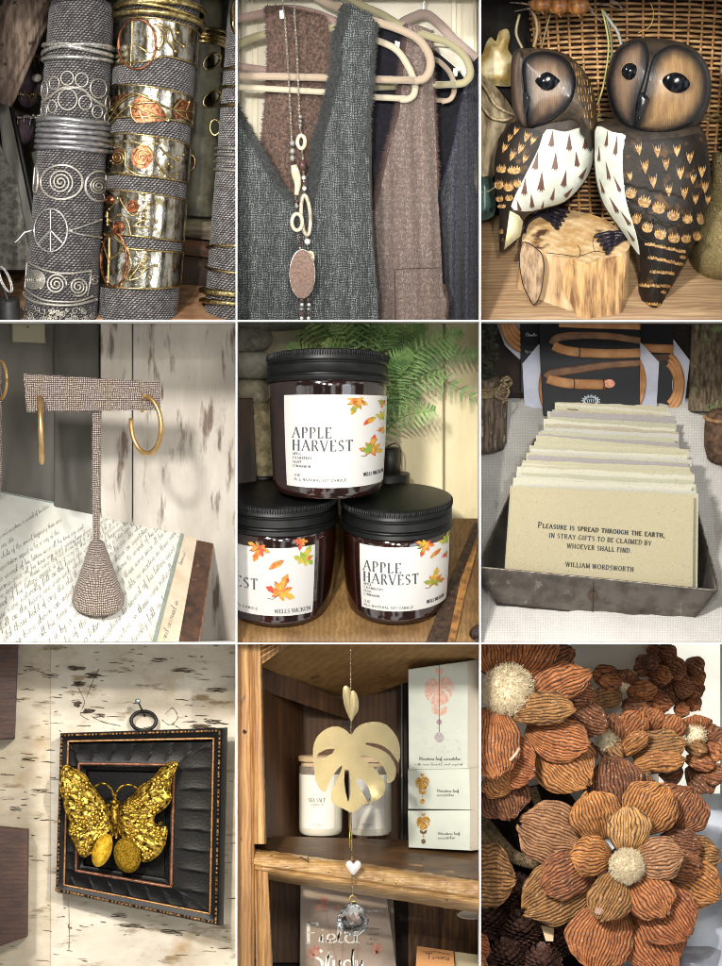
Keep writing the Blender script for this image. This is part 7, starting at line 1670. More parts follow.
        if i == 0:
            pr(heart(594, 96, 13), rose, 'printed_heart'); pr(leafP(594, 155, .335), rose, 'printed_leaf'); pr(halfmoon(595, 209, 24), rose, 'printed_wings'); pr(ell(594, 241, 8, 8, 14), M('pink_print', '#9a7a86', rough=.5), 'printed_bead'); pr(ell(594, 286, 14, 15, 16), M('crystal_print', '#b8aaa8', '#8c7f80', rough=.4, scale=.8), 'printed_crystal')
            a = Z([(594, 60)])[0]; b_ = Z([(594, 270)])[0]; ribbon(mb, [(a[0], a[1] + 4), (a[0], b_[1])], [.5, .5], lambda x, y: (x, y, D - .6))
            r = random.Random(4)
            for j in range(26):
                a = Z([(594 + r.uniform(-70, 70), 290 + r.uniform(-40, 45))])[0]; an = r.uniform(0, 3); ribbon(mb, [(a[0], a[1]), (a[0] + 1.6 * cos(an), a[1] + 1.6 * sin(an))], [.25, .1], f)
            a = Z([(536, 342)])[0]; write(mb, 'Monstera leaf suncatcher', a[0], a[1], 3.4, f, fit=42, **kw)
            a = Z([(522, 360)])[0]; write(mb, 'with rose quartz and crystal', a[0], a[1], 2.4, f, fit=49, **{**kw, 'track': .2})
        else:
            c = (545, 425) if i == 1 else (548, 540)
            pr(heart(c[0], c[1] - 29, 6), goldf, 'printed_heart'); pr(leafP(c[0], c[1] - 4, .155), goldf, 'printed_leaf'); pr(halfmoon(c[0], c[1] + 21 , 11), goldf if i == 1 else M('bronze_foil', '#5f4520', rough=.4, metal=.4), 'printed_wings'); pr(ell(c[0], c[1] + 46 if i == 1 else c[1] + 48, 6.5, 7.5, 12), goldf if i == 1 else MATS['bronze_foil'], 'printed_crystal'); pr(ell(c[0], c[1] + 33, 2.5, 3.5, 8), goldf, 'printed_bead')
            a = Z([(585 + 3 * i, 436 if i == 1 else 560)])[0]; write(mb, 'Monstera leaf', a[0], a[1], 3.0, f, fit=22, **kw); write(mb, 'suncatcher', a[0], a[1] + 4.1, 3.0, f, fit=17, **kw)
        mb.build('box_lettering', bink, t2)
    # ---- books
    t2 = thing('book', 'pale pink hardback about pressed flowers standing below the shelf', 'book', at(315, 960, 176))
    D = 170
    MB().slab([at(190, 718, D), at(440, 742, D), at(470, 960, D), at(188, 960, D)], 14, .5).build('cover', M('book_cover', '#b09e90', '#a59384', rough=.55, scale=.015), t2, smooth=False)
    def bd(x, y): return D - .2
    fb = lambda x, y: (x, y, bd(x, y) - .25)
    mb = MB(); a = Z([(207, 832)])[0]
    write(mb, 'F', a[0], a[1], 20.5, fb, thick=.17, thin=.05); write(mb, 'i', a[0] + 13.5, a[1], 20, fb, thick=.15, thin=.08, script=True, wide=.9)
    write(mb, 'eld', a[0] + 19, a[1] + 0, 20, fb, thick=.13, thin=.06, script=True, wide=.95, fit=34)
    a = Z([(225, 908)])[0]; write(mb, 'S', a[0], a[1], 20, fb, thick=.17, thin=.06); write(mb, 'tudy', a[0] + 13, a[1], 20, fb, thick=.13, thin=.06, script=True, fit=40)
    a = Z([(378, 792)])[0]; write(mb, 'HUMPHREYS', a[0], a[1], 2.8, fb, thick=.14, thin=.1, fit=19, serif=False)
    mb.build('cover_title', M('white_print', '#f4f0ea', rough=.6), t2)
    mb = MB()
    for j, tx in enumerate(('Meditations', 'on a year', 'at the', 'herbarium')):
        a = Z([(403, 843 + j * 15)])[0]; w = (14, 11, 8, 13)[j]; write(mb, tx, a[0] - w / 2, a[1], 2.8, fb, thick=.12, thin=.09, serif=None, fit=w)
    a = Z([(222, 741)])[0]; write(mb, 'PRESSED GARDEN NOTES' if False else '', a[0], a[1], 1, fb)
    ribbon(mb, Z([(225, 742), (330, 750), (420, 757)]), [.3] * 3, fb)
    mb.build('cover_text', M('taupe_print', '#8a7a6c', rough=.6), t2)
    mb = MB(); r = random.Random(6)
    for P in ([(262, 790), (275, 850), (290, 920), (300, 960)], [(318, 800), (314, 870), (312, 960)], [(365, 850), (358, 900), (352, 960)]): ribbon(mb, smooth_pts(Z(P), 5), [.6] * (len(smooth_pts(P, 5))), lambda x, y: (x, y, bd(x, y) - .5))
    mb.build('printed_stem', M('stem_print', '#9c7f70', rough=.6), t2)
    mb = MB()
    for X, Y, s_ in ((258, 768, 5), (242, 785, 5), (262, 784, 3.5), (296, 785, 4), (232, 912, 6), (224, 925, 5), (415, 905, 6), (408, 912, 4)):
        c = Z([(X, Y)])[0]
        for j in range(5): a = j * 1.257 + X; MB.sheet(mb, ell(c[0] + s_ * .5 * cos(a), c[1] + s_ * .5 * sin(a), s_ * .5, s_ * .33, 8, math.degrees(a)), 2, lambda x, y: bd(x, y) - .45 - .02 * j)
    for X, Y in ((262, 797), (278, 907), (312, 909), (355, 911), (410, 922)): ribbon(mb, Z([(X - 9, Y), (X + 9, Y + 1)]), [.7, .7], lambda x, y: (x, y, bd(x, y) - .6))
    mb.build('printed_flower', M('coral_print', '#cf9a86', '#b87a6a', rough=.6, scale=.2), t2)
    MB().slab([at(436, 728, 182), at(460, 732, 182), at(470, 960, 182), at(440, 960, 182)], 8, .3).build('book', M('grey_book', '#8c7d70', rough=.6), label='grey book edge just behind the pale pink one', cat='book', smooth=False)
    MB().slab([at(200, 704, 192), at(300, 712, 192), at(300, 740, 192), at(200, 740, 192)], 6, .3).build('book', M('tan_book', '#b39f84', rough=.6), label='tan book corner rising behind the pale pink one', cat='book', smooth=False)
    t2 = thing('orange_card', 'orange card with brown script at the bottom right of the lower shelf', 'card', at(585, 960, 150))
    MB().slab([at(530, 897, 150), at(636, 912, 150), at(640, 960, 146), at(526, 960, 146)], 2, .3).build('card_front', M('apricot_card', '#d99a5c', rough=.6), t2, smooth=False)
    mb = MB(); f = lambda x, y: (x, y, 147.6); a = Z([(556, 918)])[0]
    write(mb, 'Tigers', a[0], a[1], 7, f, thick=.12, thin=.07, script=True, fit=24); ribbon(mb, Z([(545, 914), (585, 913), (625, 922)]), [.5] * 3, f)
    mb.build('card_lettering', M('brown_script', '#7a4c2c', rough=.6), t2)
    MB().slab([at(640, 914, 156), at(722, 925, 156), at(722, 960, 156), at(642, 960, 156)], 4, .3).build('cream_card', M('cream_note', '#d6c6a0', rough=.6), label='cream card tucked beside the orange card', cat='card', smooth=False)
    c = Z([(690, 805)])[0]; mb = MB(); mb.grid(lambda u, v: (c[0] + 15 * v * cos(2 * pi * u), c[1] + 4.5 * v * sin(2 * pi * u), 150 - 3 * v * v), 30, 6, cu=True)
    mb.build('saucer', M('saucer_white', '#cdbfae', rough=.3, coat=.3), label='pale saucer half seen under the shelf edge at the right', cat='saucer', solid=1.5)
    # ---- suncatcher
    t2 = thing('suncatcher', 'hanging suncatcher: gold monstera leaf, quartz heart and crystal ball on a chain', 'suncatcher', at(343, 856, 8))
    D = 9.0
    ch = M('antique_chain', '#b8aa86', '#5f5540', rough=.3, metal=1, scale=.6)
    def chain(pts):
        mb = MB(); P = resample([at(*p, D) for p in pts], 1.35, False)
        for i, p in enumerate(P): mb.ball(p, .85, 7, 5)
        mb.tube(P, .25, 4); mb.build('ball_chain', ch, t2)
    chain([(336, -8), (337, 140)]); chain([(338, 236), (338, 278)]); chain([(338, 500), (341, 636)]); chain([(341, 682), (342, 745)])
    MB().tube([at(334, 502, D + 1), at(334, 600, D + 1)], .55, 6).build('gold_bar', M('bright_gold', '#d2b062', rough=.25, metal=1), t2)
    gl = M('champagne_sparkle', '#a3946a', '#8f8160', rough=.4, metal=.65, scale=.012, spots=('#f6ecc0', 1.8, .6, .68), spots2=('#8d8058', 1.7, .6, .7), bump=.2, bscale=2.0)  # pale spots paint sparkle into the leaf's gold colour
    L = smooth_pts(Z(leafP(354, 370, 1)), 2, True)
    hol = [Z([(236, 346), (244, 328), (266, 316), (292, 314), (284, 328), (262, 340), (244, 350)]), Z([(320, 376), (331, 376), (337, 410), (336, 445), (330, 470), (322, 440), (318, 405)]), Z([(353, 402), (370, 402), (388, 425), (397, 452), (391, 474), (372, 444), (356, 418)])]
    MB().sheet(L, 2.2, lambda x, y: D - 3 + 5 * ((x - 352) / 42) ** 2 - 3.5 * math.exp(-(((x - 380) / 12) ** 2 + ((y - 798) / 10) ** 2)), .9, holes=hol).build('monstera_leaf', gl, t2, smooth=40)
    for P, o in (([(315, 140), (325, 132), (338, 148), (344, 180), (341, 215), (337, 232), (322, 200), (315, 170)], 0), ([(338, 150), (352, 152), (360, 180), (358, 205), (347, 222), (338, 236), (334, 200)], -1.5)):
        q = smooth_pts(Z(P), 3, True); MB().sheet(q, 2, lambda x, y: D + o - 1.2 * min(1, edge_dist(q, x, y) / 4), .7).build('small_leaf', gl, t2, smooth=40)
    h = smooth_pts(Z(heart(345, 658, 23)), 3, True)
    mb = MB(); mb.sheet(h, 1.6, lambda x, y: D - 4.2 * min(1, edge_dist(h, x, y) / 6) ** .6); mb.sheet(h, 1.6, lambda x, y: D + 3 * min(1, edge_dist(h, x, y) / 6) ** .6)
    mb.build('quartz_heart', M('rose_quartz', '#e8e2de', '#d8cecb', rough=.2, scale=.15, coat=.4), t2)
    mb = MB(); c = Z([(343, 748)])[0]; mb.tube([(c[0] + 3.2 * cos(a), c[1] + 3 * sin(a), D) for a in [2 * pi * i / 16 for i in range(16)]], .6, 6, closed=True); mb.build('gold_ring', M('bright_gold', '#d2b062', rough=.25, metal=1), t2)
    c = Z([(343, 811)])[0]
    bm = bmesh.new(); bmesh.ops.create_icosphere(bm, subdivisions=3, radius=1)
    vs = []
    for v in bm.verts:
        z_ = v.co.z; s_ = 1 + max(0, z_ - .4) * .28; vs.append((c[0] + 16 * v.co.x * (1 - max(0, z_ - .3) * .25), c[1] - 16 * z_ * s_, D + 6 + 14 * v.co.y))
    fs = [tuple(v.index for v in f.verts) for f in bm.faces]; bm.free()
    mb = MB(); mb.add(vs, fs); mb.build('crystal_ball', M('crystal', '#f4f6f8', rough=.0, trans=1, ior=1.6), t2, smooth=False, weld=.01)

# ------------------------------------------------------------------ 9: dried husk flowers
def cell9():
    Z = zz(476, 640, 2.935); k = 2.935
    def at(X, Y, d): a = Z([(X, Y)])[0]; return (a[0], a[1], d)
    MB().box(480, 723, 643, 974, 200, 208).build('backdrop', M('bright_wall', '#e6e1d6', '#d2cbbe', rough=.8, scale=.01), smooth=False, kind='structure')
    t = thing('window_frame', 'pale blue window edge and cream wall panel high behind the flowers', 'window', (570, 700, 196))
    MB().slab([at(230, -10, 196), at(288, -10, 196), at(288, 130, 196), at(230, 130, 196)], 3, .3).build('pane', M('sky_pane', '#a9cbe4', rough=.2, emit=.8), t, smooth=False)
    MB().slab([at(284, -10, 194), at(532, -10, 194), at(532, 240, 194), at(284, 240, 194)], 3, .3).build('wall_panel', M('cream_panel', '#e6dfd0', '#d8cfbe', rough=.7, scale=.01), t, smooth=False)
    MB().slab([at(524, -10, 192), at(548, -10, 192), at(548, 200, 192), at(524, 200, 192)], 3, .5).build('frame_bar', M('ochre_frame', '#b39a6c', rough=.5), t, smooth=False)
    MB().slab([at(548, -10, 195), at(730, -10, 195), at(730, 480, 195), at(548, 480, 195)], 3, .3).build('foggy_pane', M('foggy_pane', '#e6e4d8', '#c0bea8', rough=.6, emit=.9, scale=.018, spots=('#8c8a58', .03, .6, .7), spots2=('#d8c69a', .02, .6, .75)), t, smooth=False)
    mb = MB(); mb.grid(lambda u, v: (lerp(600, 728, u), lerp(798, 975, v), lerp(190, 100, v)), 3, 3); mb.build('counter', M('blue_white_cloth', '#d4d9e2', '#bcc5d2', rough=.6, scale=.012), kind='structure', solid=2)
    MB().lathe(at(640, 0, 0)[0], 120, [(.1, 946), (20, 946), (31, 949), (32, 953), (31, 975)], .45, 48).build('cake_stand', M('pewter_plate', '#8f929c', '#777a86', rough=.3, scale=.05, coat=.3), label='grey lilac plate edge at the bottom right below the large flower', cat='plate')
    MB().slab([at(600, 828, 150), at(722, 890, 120), at(722, 930, 118), at(590, 862, 148)], 4, .5).build('dark_ribbon', M('slate_ribbon', '#4a5258', '#3a4046', rough=.6, scale=.1), label='slate grey band crossing the table at the lower right', cat='ribbon', smooth=False)
    hues = {'a': ('#b87440', '#76401e'), 'b': ('#c28446', '#824e24'), 'c': ('#9c6038', '#5e361e'), 'd': ('#cea064', '#986836'), 'e': ('#b06a3a', '#70391a'), 'f': ('#a67640', '#654420'), 'g': ('#b08058', '#785030'), 'h': ('#88522e', '#4c2b18')}
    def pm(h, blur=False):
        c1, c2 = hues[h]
        return M('husk_' + h, c1, c2, rough=.75, scale=.12, lo=.3, hi=.7, detail=6, spots=('#4a2c1c', .25, .62, .75), spots2=('#dcb48c', .35, .58, .74), bump=.6, bscale=.9, fade=('#160a05', .1, .85, .25))  # stained grooves darkened further as crease shade; pale spots paint ridge highlights
    rr = random.Random(31)
    def petal(t, B, T, W, h, d0, d1, H=9.0, N=None, notch=0.0, curl=0.0, fat=.55, res=1.0, bend=0.0, nm='petal'):
        """one ribbed husk petal from B to T (view coordinates), W wide, d0 at base, d1 at tip, domed by H"""
        B = Z([B])[0]; T = Z([T])[0]; W = W / k * 1.1; L = math.dist(B, T)
        ex, ey = (T[0] - B[0]) / L, (T[1] - B[1]) / L; sx, sy = -ey, ex
        N = N or max(5, int(W / 3.3)); sd = rr.uniform(0, 50); bend = bend or rr.uniform(-.1, .1)
        nu = int(max(20, N * 7) * res); nv = int(max(16, L / 1.5) * res)
        def f(u, v):
            q = 2 * u - 1
            prof = .34 + .66 * sin(pi * v) ** .8 if v < .5 else .3 + .7 * max(0, 1 - ((v - .5) / .5) ** 2.8) ** .5
            wv = W / 2 * prof * (1 + .1 * nz(v * 4, q * .7, sd))
            jag = (.018 * sin(u * N * pi * 2) + .07 * nz(u * N * .9, 3, sd) - notch * math.exp(-(q / .22) ** 2)) * L * max(0, v - .55) / .45
            lens = L * (v * (1 - .05 * q * q * v) - .11 * abs(q) ** 2.5 * v ** 6) + jag
            x = B[0] + ex * lens + sx * (wv * q + bend * L * sin(pi * v) * .5); y = B[1] + ey * lens + sy * (wv * q + bend * L * sin(pi * v) * .5)
            lines = abs(((u * N + .9 * nz(v * 2.2, u * 3, sd) + .5 * nz(v * 8, u * 6, sd)) % 1) - .5) * 2      # 0..1 ridge wave
            rg = (lines ** .6) * (2.2 + 1.4 * nz(u * 9, v * 5, sd)) * min(1, v * 5)
            dome = 1.35 * H * sqrt(max(0, 1 - q * q * .92)) * sin(pi * min(1, .06 + v * .8)) ** .7
            d = lerp(d0, d1, v) - dome - rg * .95 + curl * max(0, v - .7) ** 1.5 * 40 + 1.6 * fbm(x, y, sd + 3, .05) + .5 * fbm(x, y, sd, .12)
            return (x, y, d)
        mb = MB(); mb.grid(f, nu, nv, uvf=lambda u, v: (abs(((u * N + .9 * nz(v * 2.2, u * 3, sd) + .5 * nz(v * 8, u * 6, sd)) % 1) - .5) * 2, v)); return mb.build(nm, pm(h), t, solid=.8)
    def pompom(t, X, Y, R_, d, n=900, m=None, flat=.75):
        c = at(X, Y, d); r_ = R_ / k; m = m or M('cream_fluff', '#efe3c8', '#cdb88c', rough=.8, scale=.6)
        mb = MB(); mb.ball(c, r_ * .86, 20, 14, (1, 1, flat)); r = random.Random(int(X))
        for i in range(n):
            a = r.uniform(0, 2 * pi); z = r.uniform(-1, .25); s_ = sqrt(1 - z * z); p = Vector((cos(a) * s_, sin(a) * s_, z * flat)); q = Vector(c) + p * r_ * r.uniform(.8, .98)
            e = Vector((r.uniform(-1, 1), r.uniform(-1, 1), r.uniform(-1, .6))); g = Vector((r.uniform(-1, 1), r.uniform(-1, 1), r.uniform(-1, 1)))
            L = r_ * .16; mb.tube([tuple(q), tuple(q + p * L * .6 + e * L * .5), tuple(q + p * L + g * L * .6), tuple(q + p * L * .4 + g * L)], .2 * min(1, r_ / 12 + .3), 3, caps=False)
        mb.build('fluffy_centre', m, t, smooth=True)
    G = 'dried husk flowers'
    # ---- twine wrapped stems and dark depths
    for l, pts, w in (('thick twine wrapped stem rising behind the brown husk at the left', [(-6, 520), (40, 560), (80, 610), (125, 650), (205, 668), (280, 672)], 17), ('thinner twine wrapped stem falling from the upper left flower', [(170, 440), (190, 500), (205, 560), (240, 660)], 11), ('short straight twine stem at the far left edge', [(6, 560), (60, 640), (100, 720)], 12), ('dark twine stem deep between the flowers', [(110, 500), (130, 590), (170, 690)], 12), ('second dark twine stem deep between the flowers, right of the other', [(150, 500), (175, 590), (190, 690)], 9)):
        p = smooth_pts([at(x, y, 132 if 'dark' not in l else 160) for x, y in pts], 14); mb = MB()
        mb.tube(p, w / k, 10)
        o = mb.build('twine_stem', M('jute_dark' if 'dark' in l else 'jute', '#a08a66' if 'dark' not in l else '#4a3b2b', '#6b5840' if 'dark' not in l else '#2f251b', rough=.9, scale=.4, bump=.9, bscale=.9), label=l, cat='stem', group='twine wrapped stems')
        mb = MB(); P = resample(p, 1.9, False)
        for i in range(1, len(P) - 1):
            c = Vector(P[i]); tg = (Vector(P[i + 1]) - Vector(P[i - 1])).normalized(); a = tg.cross(Vector((0, 0, 1))).normalized(); b_ = a.cross(tg)
            mb.tube([tuple(c + (a * cos(q) + b_ * sin(q)) * (w / k + .3) + tg * q * .3) for q in [2 * pi * j / 10 for j in range(10)]], .85, 4)
        mb.build('twine', M('jute_dark' if 'dark' in l else 'jute', '#a08a66'), o)
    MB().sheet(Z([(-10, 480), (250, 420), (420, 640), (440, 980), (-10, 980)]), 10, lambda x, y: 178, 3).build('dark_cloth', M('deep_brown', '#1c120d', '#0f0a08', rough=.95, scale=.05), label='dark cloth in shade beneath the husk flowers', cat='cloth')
    # ---- pine cones bottom left
    cone_m = M('cone_scale', '#6b4a3e', '#3a241c', rough=.6, scale=.2, spots=('#a58876', .3, .64, .72), bump=.3, bscale=.6)
    r = random.Random(17)
    for l, X, Y, R_, d in (('dark pine cone uppermost of the pile at the lower left', 125, 760, 62, 150), ('dark pine cone at the far left of the pile', 40, 840, 62, 140), ('dark pine cone in the middle of the pile', 140, 870, 66, 128), ('dark pine cone right of the pile under the large flower', 240, 900, 60, 140), ('dark pine cone at the bottom edge of the pile', 95, 950, 62, 118), ('dark pine cone lowest right in the pile', 200, 965, 60, 112)):
        c = Vector(at(X, Y, d)); mb = MB(); n = 170
        for i in range(n):
            z = 1 - 2 * (i + .5) / n; a = i * 2.39996; s_ = sqrt(1 - z * z)
            p = Vector((cos(a) * s_, z * 1.0, -sin(a) * s_)); 
            if p.z > .5: continue
            b_ = c + p * (R_ / k) * .55; e = c + p * (R_ / k) * r.uniform(.9, 1.05) + Vector((0, -1.2, 0)); sdv = p.cross(Vector((0, 1, 0))).normalized() if abs(p.y) < .95 else Vector((1, 0, 0))
            w = 4.6 * (.6 + .4 * s_); up = Vector((0, -1, 0)) * .9
            m1 = (b_ + e) * .5
            mb.add([tuple(b_), tuple(m1 + sdv * w * .8), tuple(e + sdv * w * .55 + up), tuple(e + up * 2.2), tuple(e - sdv * w * .55 + up), tuple(m1 - sdv * w * .8), tuple(m1 + Vector((0, 1.6, 0)))], [(0, 1, 6), (0, 6, 5), (1, 2, 3, 6), (6, 3, 4, 5), (0, 1, 2, 3), (0, 3, 4, 5)])
        mb.build('pine_cone', cone_m, label=l, cat='pine cone', group='pine cones under the flowers', smooth=False)
    MB().slab([at(194, 846, 96), at(232, 854, 96), at(230, 893, 94), at(208, 892, 94), at(208, 892, 94)][:4], 1, .1).build('paper_tag', M('kraft_tag', '#c9b08a', rough=.8), label='small tan paper tag hanging under the large flower', cat='tag', smooth=False)
    # ---- background flowers
    def back(lab, X, Y, d, cen, L, name='husk_flower'):
        g = lambda p: (334.6 + .5366 * p[0], 11.7 + .5366 * p[1])
        t = thing(name, lab, 'flower', at(*g((X, Y)), d), G)
        for i, (B, T, W, h) in enumerate(L): petal(t, g(B), g(T), W * .5366, h, d + 8 - 2 * i, d - 2 - 2.5 * i, H=7, res=.6)
        if cen: pompom(t, *g((X, Y)), cen, d - 2 * len(L) + (12 if cen < 30 else 4), 300)
    back('tall cone shaped husk flower on its own at the back right', 470, 200, 176, 0, [((430, 200), (400, 320), 200, 'h'), ((450, 200), (520, 340), 190, 'h'), ((420, 40), (330, 90), 110, 'c'), ((380, 40), (490, 95), 115, 'c'), ((380, 120), (250, 145), 110, 'c'), ((540, 110), (640, 170), 110, 'c'), ((560, 160), (640, 230), 100, 'a'), ((560, 220), (630, 300), 100, 'c'), ((540, 300), (620, 375), 80, 'e'),
        ((420, 110), (545, 180), 115, 'c'), ((340, 170), (470, 195), 100, 'a'), ((480, 215), (590, 270), 115, 'c'), ((300, 95), (390, 130), 90, 'h'), ((480, 350), (560, 390), 80, 'e')])
    back('hazy husk flower at the far upper left of the back row', 205, 235, 160, 22, [((180, 200), (20, 175), 110, 'e'), ((200, 250), (230, 148), 130, 'c'), ((190, 300), (20, 320), 120, 'f'), ((200, 230), (60, 210), 90, 'a'), ((290, 320), (470, 345), 120, 'e'), ((190, 340), (350, 370), 100, 'h'), ((220, 290), (380, 255), 110, 'a')])
    back('husk flower with pale centre at the right edge of the back row', 592, 515, 150, 34, [((560, 680), (690, 830), 150, 'h'), ((520, 690), (390, 730), 150, 'h'), ((600, 500), (600, 400), 165, 'a'), ((640, 540), (750, 480), 110, 'c'), ((640, 560), (760, 620), 130, 'a'), ((610, 700), (760, 740), 120, 'c'), ((540, 640), (700, 690), 90, 'a'), ((535, 560), (655, 600), 90, 'f')])
    back('husk flower filling the middle of the back row, petals to the right', 105, 545, 132, 34, [((330, 480), (390, 365), 160, 'a'), ((430, 520), (500, 400), 140, 'a'), ((140, 600), (135, 390), 160, 'c'), ((200, 540), (290, 375), 160, 'a'), ((240, 600), (535, 560), 190, 'f'), ((250, 680), (540, 640), 130, 'b'), ((60, 540), (190, 630), 110, 'f'), ((30, 560), (-40, 640), 120, 'c'), ((180, 620), (330, 495), 100, 'b')])
    # ---- flower A (upper left)
    t = thing('husk_flower', 'large husk flower at the upper left with a big cream fluffy centre', 'flower', at(95, 160, 60), G)
    for B, T, W, h, d0, d1, H in (
        ((180, 90), (290, 30), 100, 'c', 92, 96, 8), ((230, 160), (355, 170), 110, 'c', 90, 92, 8), ((250, 200), (388, 262), 105, 'h', 92, 92, 8), ((60, 400), (100, 530), 150, 'h', 86, 74, 12),
        ((70, 110), (20, -60), 120, 'a', 70, 60, 10), ((100, 110), (130, -90), 130, 'a', 72, 60, 10), ((130, 110), (215, -40), 120, 'a', 74, 66, 10),
        ((150, 185), (335, 95), 105, 'a', 70, 58, 12), ((200, 300), (330, 430), 165, 'b', 84, 66, 14), ((150, 260), (332, 310), 125, 'a', 72, 52, 13),
        ((20, 330), (175, 390), 150, 'e', 72, 50, 10), ((40, 200), (60, 405), 165, 'a', 52, 34, 15), ((108, 220), (292, 200), 92, 'f', 48, 34, 10), ((110, 440), (40, 380), 120, 'b', 60, 52, 9)):
        petal(t, B, T, W, h, d0, d1, H)
    pompom(t, 95, 150, 73, 44, 1500, flat=.7)
    MB().tube([at(100, 355, 18), at(118, 335, 17), at(128, 318, 18)], 1.6, 6).build('glue_drip', M('glue', '#c2a88c', rough=.3, coat=.4), t)
    # ---- single husk, left edge
    t = thing('husk_bud', 'round brown ribbed husk bud cut by the left edge of its compartment', 'husk', at(50, 790, 90))
    petal(t, (-60, 700), (116, 705), 175, 'f', 90, 84, 20, N=16, fat=.42)
    t = thing('husk_flower', 'sliver of an orange husk flower in the bottom left corner', 'flower', at(20, 950, 80), G)
    petal(t, (-40, 900), (42, 920), 90, 'e', 70, 66, 8); petal(t, (-40, 950), (36, 960), 60, 'b', 60, 56, 8)
    # ---- flower B
    t = thing('husk_flower', 'largest husk flower, front and centre right, with a small cream centre', 'flower', at(445, 960, 50), G)
    for B, T, W, h, d0, d1, H in (
        ((430, 520), (395, 350), 165, 'h', 84, 92, 14), ((480, 500), (505, 400), 90, 'h', 96, 98, 8), ((570, 560), (640, 440), 165, 'c', 82, 88, 13), ((330, 610), (128, 540), 175, 'g', 86, 88, 15),
        ((560, 680), (722, 760), 140, 'b', 84, 86, 12), ((560, 640), (722, 640), 120, 'f', 88, 92, 10), ((350, 700), (140, 800), 165, 'f', 82, 80, 14), ((460, 800), (580, 975), 170, 'e', 82, 76, 14), ((405, 780), (340, 975), 180, 'a', 72, 60, 16),
        ((540, 600), (665, 620), 110, 'h', 72, 72, 8), ((540, 650), (668, 680), 95, 'c', 70, 70, 8), ((345, 660), (196, 735), 130, 'c', 70, 60, 13), ((500, 740), (625, 880), 165, 'e', 66, 54, 14),
        ((470, 560), (560, 428), 155, 'b', 62, 52, 14), ((375, 590), (335, 446), 145, 'b', 64, 52, 13),
        ((470, 690), (560, 815), 130, 'a', 46, 36, 11), ((465, 650), (612, 632), 120, 'g', 40, 36, 11), ((445, 625), (448, 490), 118, 'd', 42, 34, 12), ((400, 640), (278, 635), 112, 'b', 44, 34, 12), ((425, 690), (362, 825), 125, 'f', 46, 36, 13)):
        petal(t, B, T, W, h, d0, d1, H, notch=.05)
    MB().ball(at(362, 798, 22), 4.0, 10, 8, (1.3, 1, .5)).build('seed_tip', M('pink_tip', '#8a5a52', '#b39a80', rough=.7, scale=.6, bump=.8, bscale=1), t)
    MB().ball(at(445, 665, 70), 16, 20, 14, (1.3, 1.3, .8)).build('dark_gap_fill', M('deep_brown', '#1c120d'), t)  # dark ball added behind the petals so their gaps read as shade
    pompom(t, 445, 665, 49, 26, 1500, flat=.85)
    MB().ball(at(165, 648, 150), 2.6, 10, 8).build('blue_bead', M('pale_blue_bead', '#b8d4dc', rough=.2), label='tiny pale blue bead glinting between the stems', cat='bead')

# ------------------------------------------------------------------ the cabinet, lights, camera
XS = [(-7, 235.7), (237.3, 479.2), (480.8, 729)]
YS = [(-7, 320.0), (321.6, 642.5), (644.1, 973)]
def cell(c, r): return (XS[c][0], XS[c][1], YS[r][0], YS[r][1])
def cabinet():
    global CELL
    CELL = None
    w = M('white_lacquer', '#f2f2f0', rough=.45)
    D = 215
    mb = MB()
    for r in range(3):      # shelves run between the uprights
        for c in range(3):
            x0, x1, y0, y1 = cell(c, r)
            if r < 2: mb.box(x0, x1, YS[r][1], YS[r + 1][0], -1, D)
    for c in range(2): mb.box(XS[c][1], XS[c + 1][0], -7, 973, -1.4, D)
    mb.box(-17, -7, -17, 983, -1.4, D); mb.box(729, 739, -17, 983, -1.4, D)
    mb.box(-7, 729, -17, -7, -1, D); mb.box(-7, 729, 973, 983, -1, D)
    mb.box(-17, 739, -17, 983, D, D + 8)
    mb.build('wall', w, smooth=False, kind='structure')

def lights():
    w = bpy.data.worlds.new('World'); bpy.context.scene.world = w; w.use_nodes = True
    n = w.node_tree.nodes; L = w.node_tree.links.new; bg = n['Background']
    tc = n.new('ShaderNodeTexCoord'); no = n.new('ShaderNodeTexNoise'); no.inputs['Scale'].default_value = 2.2; no.inputs['Detail'].default_value = 1.5
    mp = n.new('ShaderNodeMapping'); mp.inputs['Scale'].default_value = (1.8, 1.0, .8); mp.inputs['Location'].default_value = (3.1, 0, 1)
    L(tc.outputs['Generated'], mp.inputs[0]); L(mp.outputs[0], no.inputs['Vector'])
    mr = n.new('ShaderNodeMapRange'); L(no.outputs['Fac'], mr.inputs[0]); mr.interpolation_type = 'SMOOTHSTEP'
    mr.inputs[1].default_value = .5; mr.inputs[2].default_value = .6
    mr.inputs[3].default_value = .09; mr.inputs[4].default_value = 1.35
    bg.inputs[0].default_value = (1, .99, .97, 1)
    L(mr.outputs[0], bg.inputs[1])
    def area(name, loc, at, size, power, col):
        l = bpy.data.lights.new(name, 'AREA'); l.energy = power; l.size = size; l.color = col
        o = bpy.data.objects.new(name, l); COL.objects.link(o); o.location = loc
        o.rotation_euler = (Vector(at) - Vector(loc)).to_track_quat('-Z', 'Y').to_euler(); return o
    area('key_lamp', (-1.3, -3.6, 1.6), (0, 0, 0), .36, 135, (1, .97, .92))
    area('front_lamp', (.35, -4.2, .82), (0, 0, 0), .45, 30, (1, .96, .9))
    area('fill_lamp', (2.6, -3.4, .2), (0, 0, 0), 1.3, 15, (.86, .93, 1))
    def spot(name, loc, px, py, deg, power, col=(1, .93, .82), r=.06, blend=.6):
        l = bpy.data.lights.new(name, 'SPOT'); l.energy = power; l.spot_size = R(deg); l.spot_blend = blend
        l.shadow_soft_size = r; l.color = col
        o = bpy.data.objects.new(name, l); COL.objects.link(o); o.location = loc
        o.rotation_euler = (V(px, py, 50) - Vector(loc)).to_track_quat('-Z', 'Y').to_euler()
    for a in SPOTS: spot(*a)
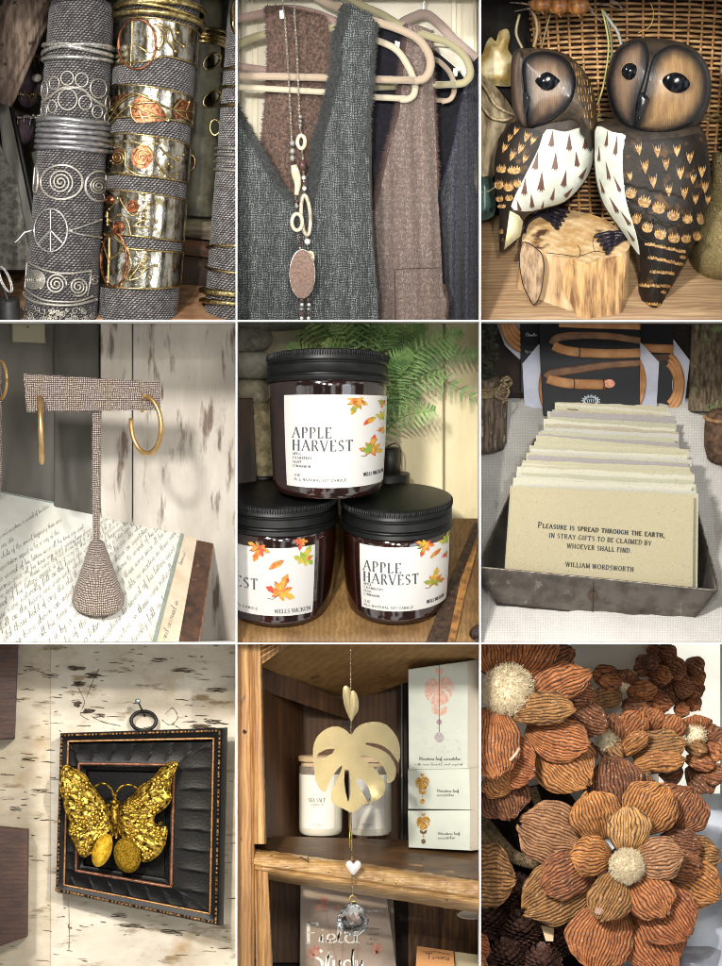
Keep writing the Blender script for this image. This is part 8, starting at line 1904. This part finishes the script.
SPOTS = [('lamp_bracelets', (-.9, -3.6, .9), 118, 160, 5.2, 240, (1, .96, .9)),  # added spotlights that brighten single compartments, not fixtures of the displays
         ('lamp_dresses', (-.3, -3.8, .62), 365, 130, 5.4, 470, (1, .98, .94)),
         ('lamp_owls', (.55, -3.8, .95), 600, 150, 5.2, 380, (1, .95, .86)),
         ('lamp_earrings', (1.0, -3.6, 1.1), 110, 560, 4.6, 150, (1, .97, .92)),
         ('lamp_butterfly', (.9, -3.4, .9), 105, 770, 4.8, 290, (1, .94, .82)),
         ('lamp_flowers', (-.75, -3.1, 1.15), 600, 805, 6.2, 370, (1, .97, .92)), ('lamp_cards', (.8, -3.6, .7), 610, 470, 4.8, 130, (.9, .95, 1)),
         ('lamp_shelf', (-1.0, -3.6, 1.0), 250, 800, 4.0, 480, (1, .88, .68)), ('lamp_candles', (-.5, -3.9, 1.0), 400, 450, 4.8, 230, (1, .96, .86))]

def camera():
    sc = bpy.context.scene
    c = bpy.data.cameras.new('camera'); o = bpy.data.objects.new('camera', c); COL.objects.link(o)
    D = 15.0
    o.location = (0, -D, 0); o.rotation_euler = (R(90), 0, 0)
    c.sensor_fit = 'VERTICAL'; c.sensor_height = 24; c.lens = 24 * D / .966
    c.clip_start = 1; c.clip_end = 100
    sc.camera = o
    sc.view_settings.view_transform = 'Standard'; sc.view_settings.look = 'None'
    sc.view_settings.exposure = .15; sc.view_settings.gamma = 1
    cy = sc.cycles; cy.use_denoising = True; cy.pixel_filter_type = 'BLACKMAN_HARRIS'; cy.filter_width = 1.0; cy.max_bounces = 8; cy.transparent_max_bounces = 12
    cy.sample_clamp_indirect = 6; cy.caustics_reflective = False; cy.caustics_refractive = False
    sc.render.film_transparent = False

CELLS = [(0, 0, 'cell1'), (1, 0, 'cell2'), (2, 0, 'cell3'), (0, 1, 'cell4'), (1, 1, 'cell5'), (2, 1, 'cell6'), (0, 2, 'cell7'), (1, 2, 'cell8'), (2, 2, 'cell9')]
for c_, r_, nm_ in CELLS:
    if nm_ in globals():
        CELL = cell(c_, r_); rnd = random.Random(sum(map(ord, nm_)))
        globals()[nm_]()
cabinet(); lights(); camera()
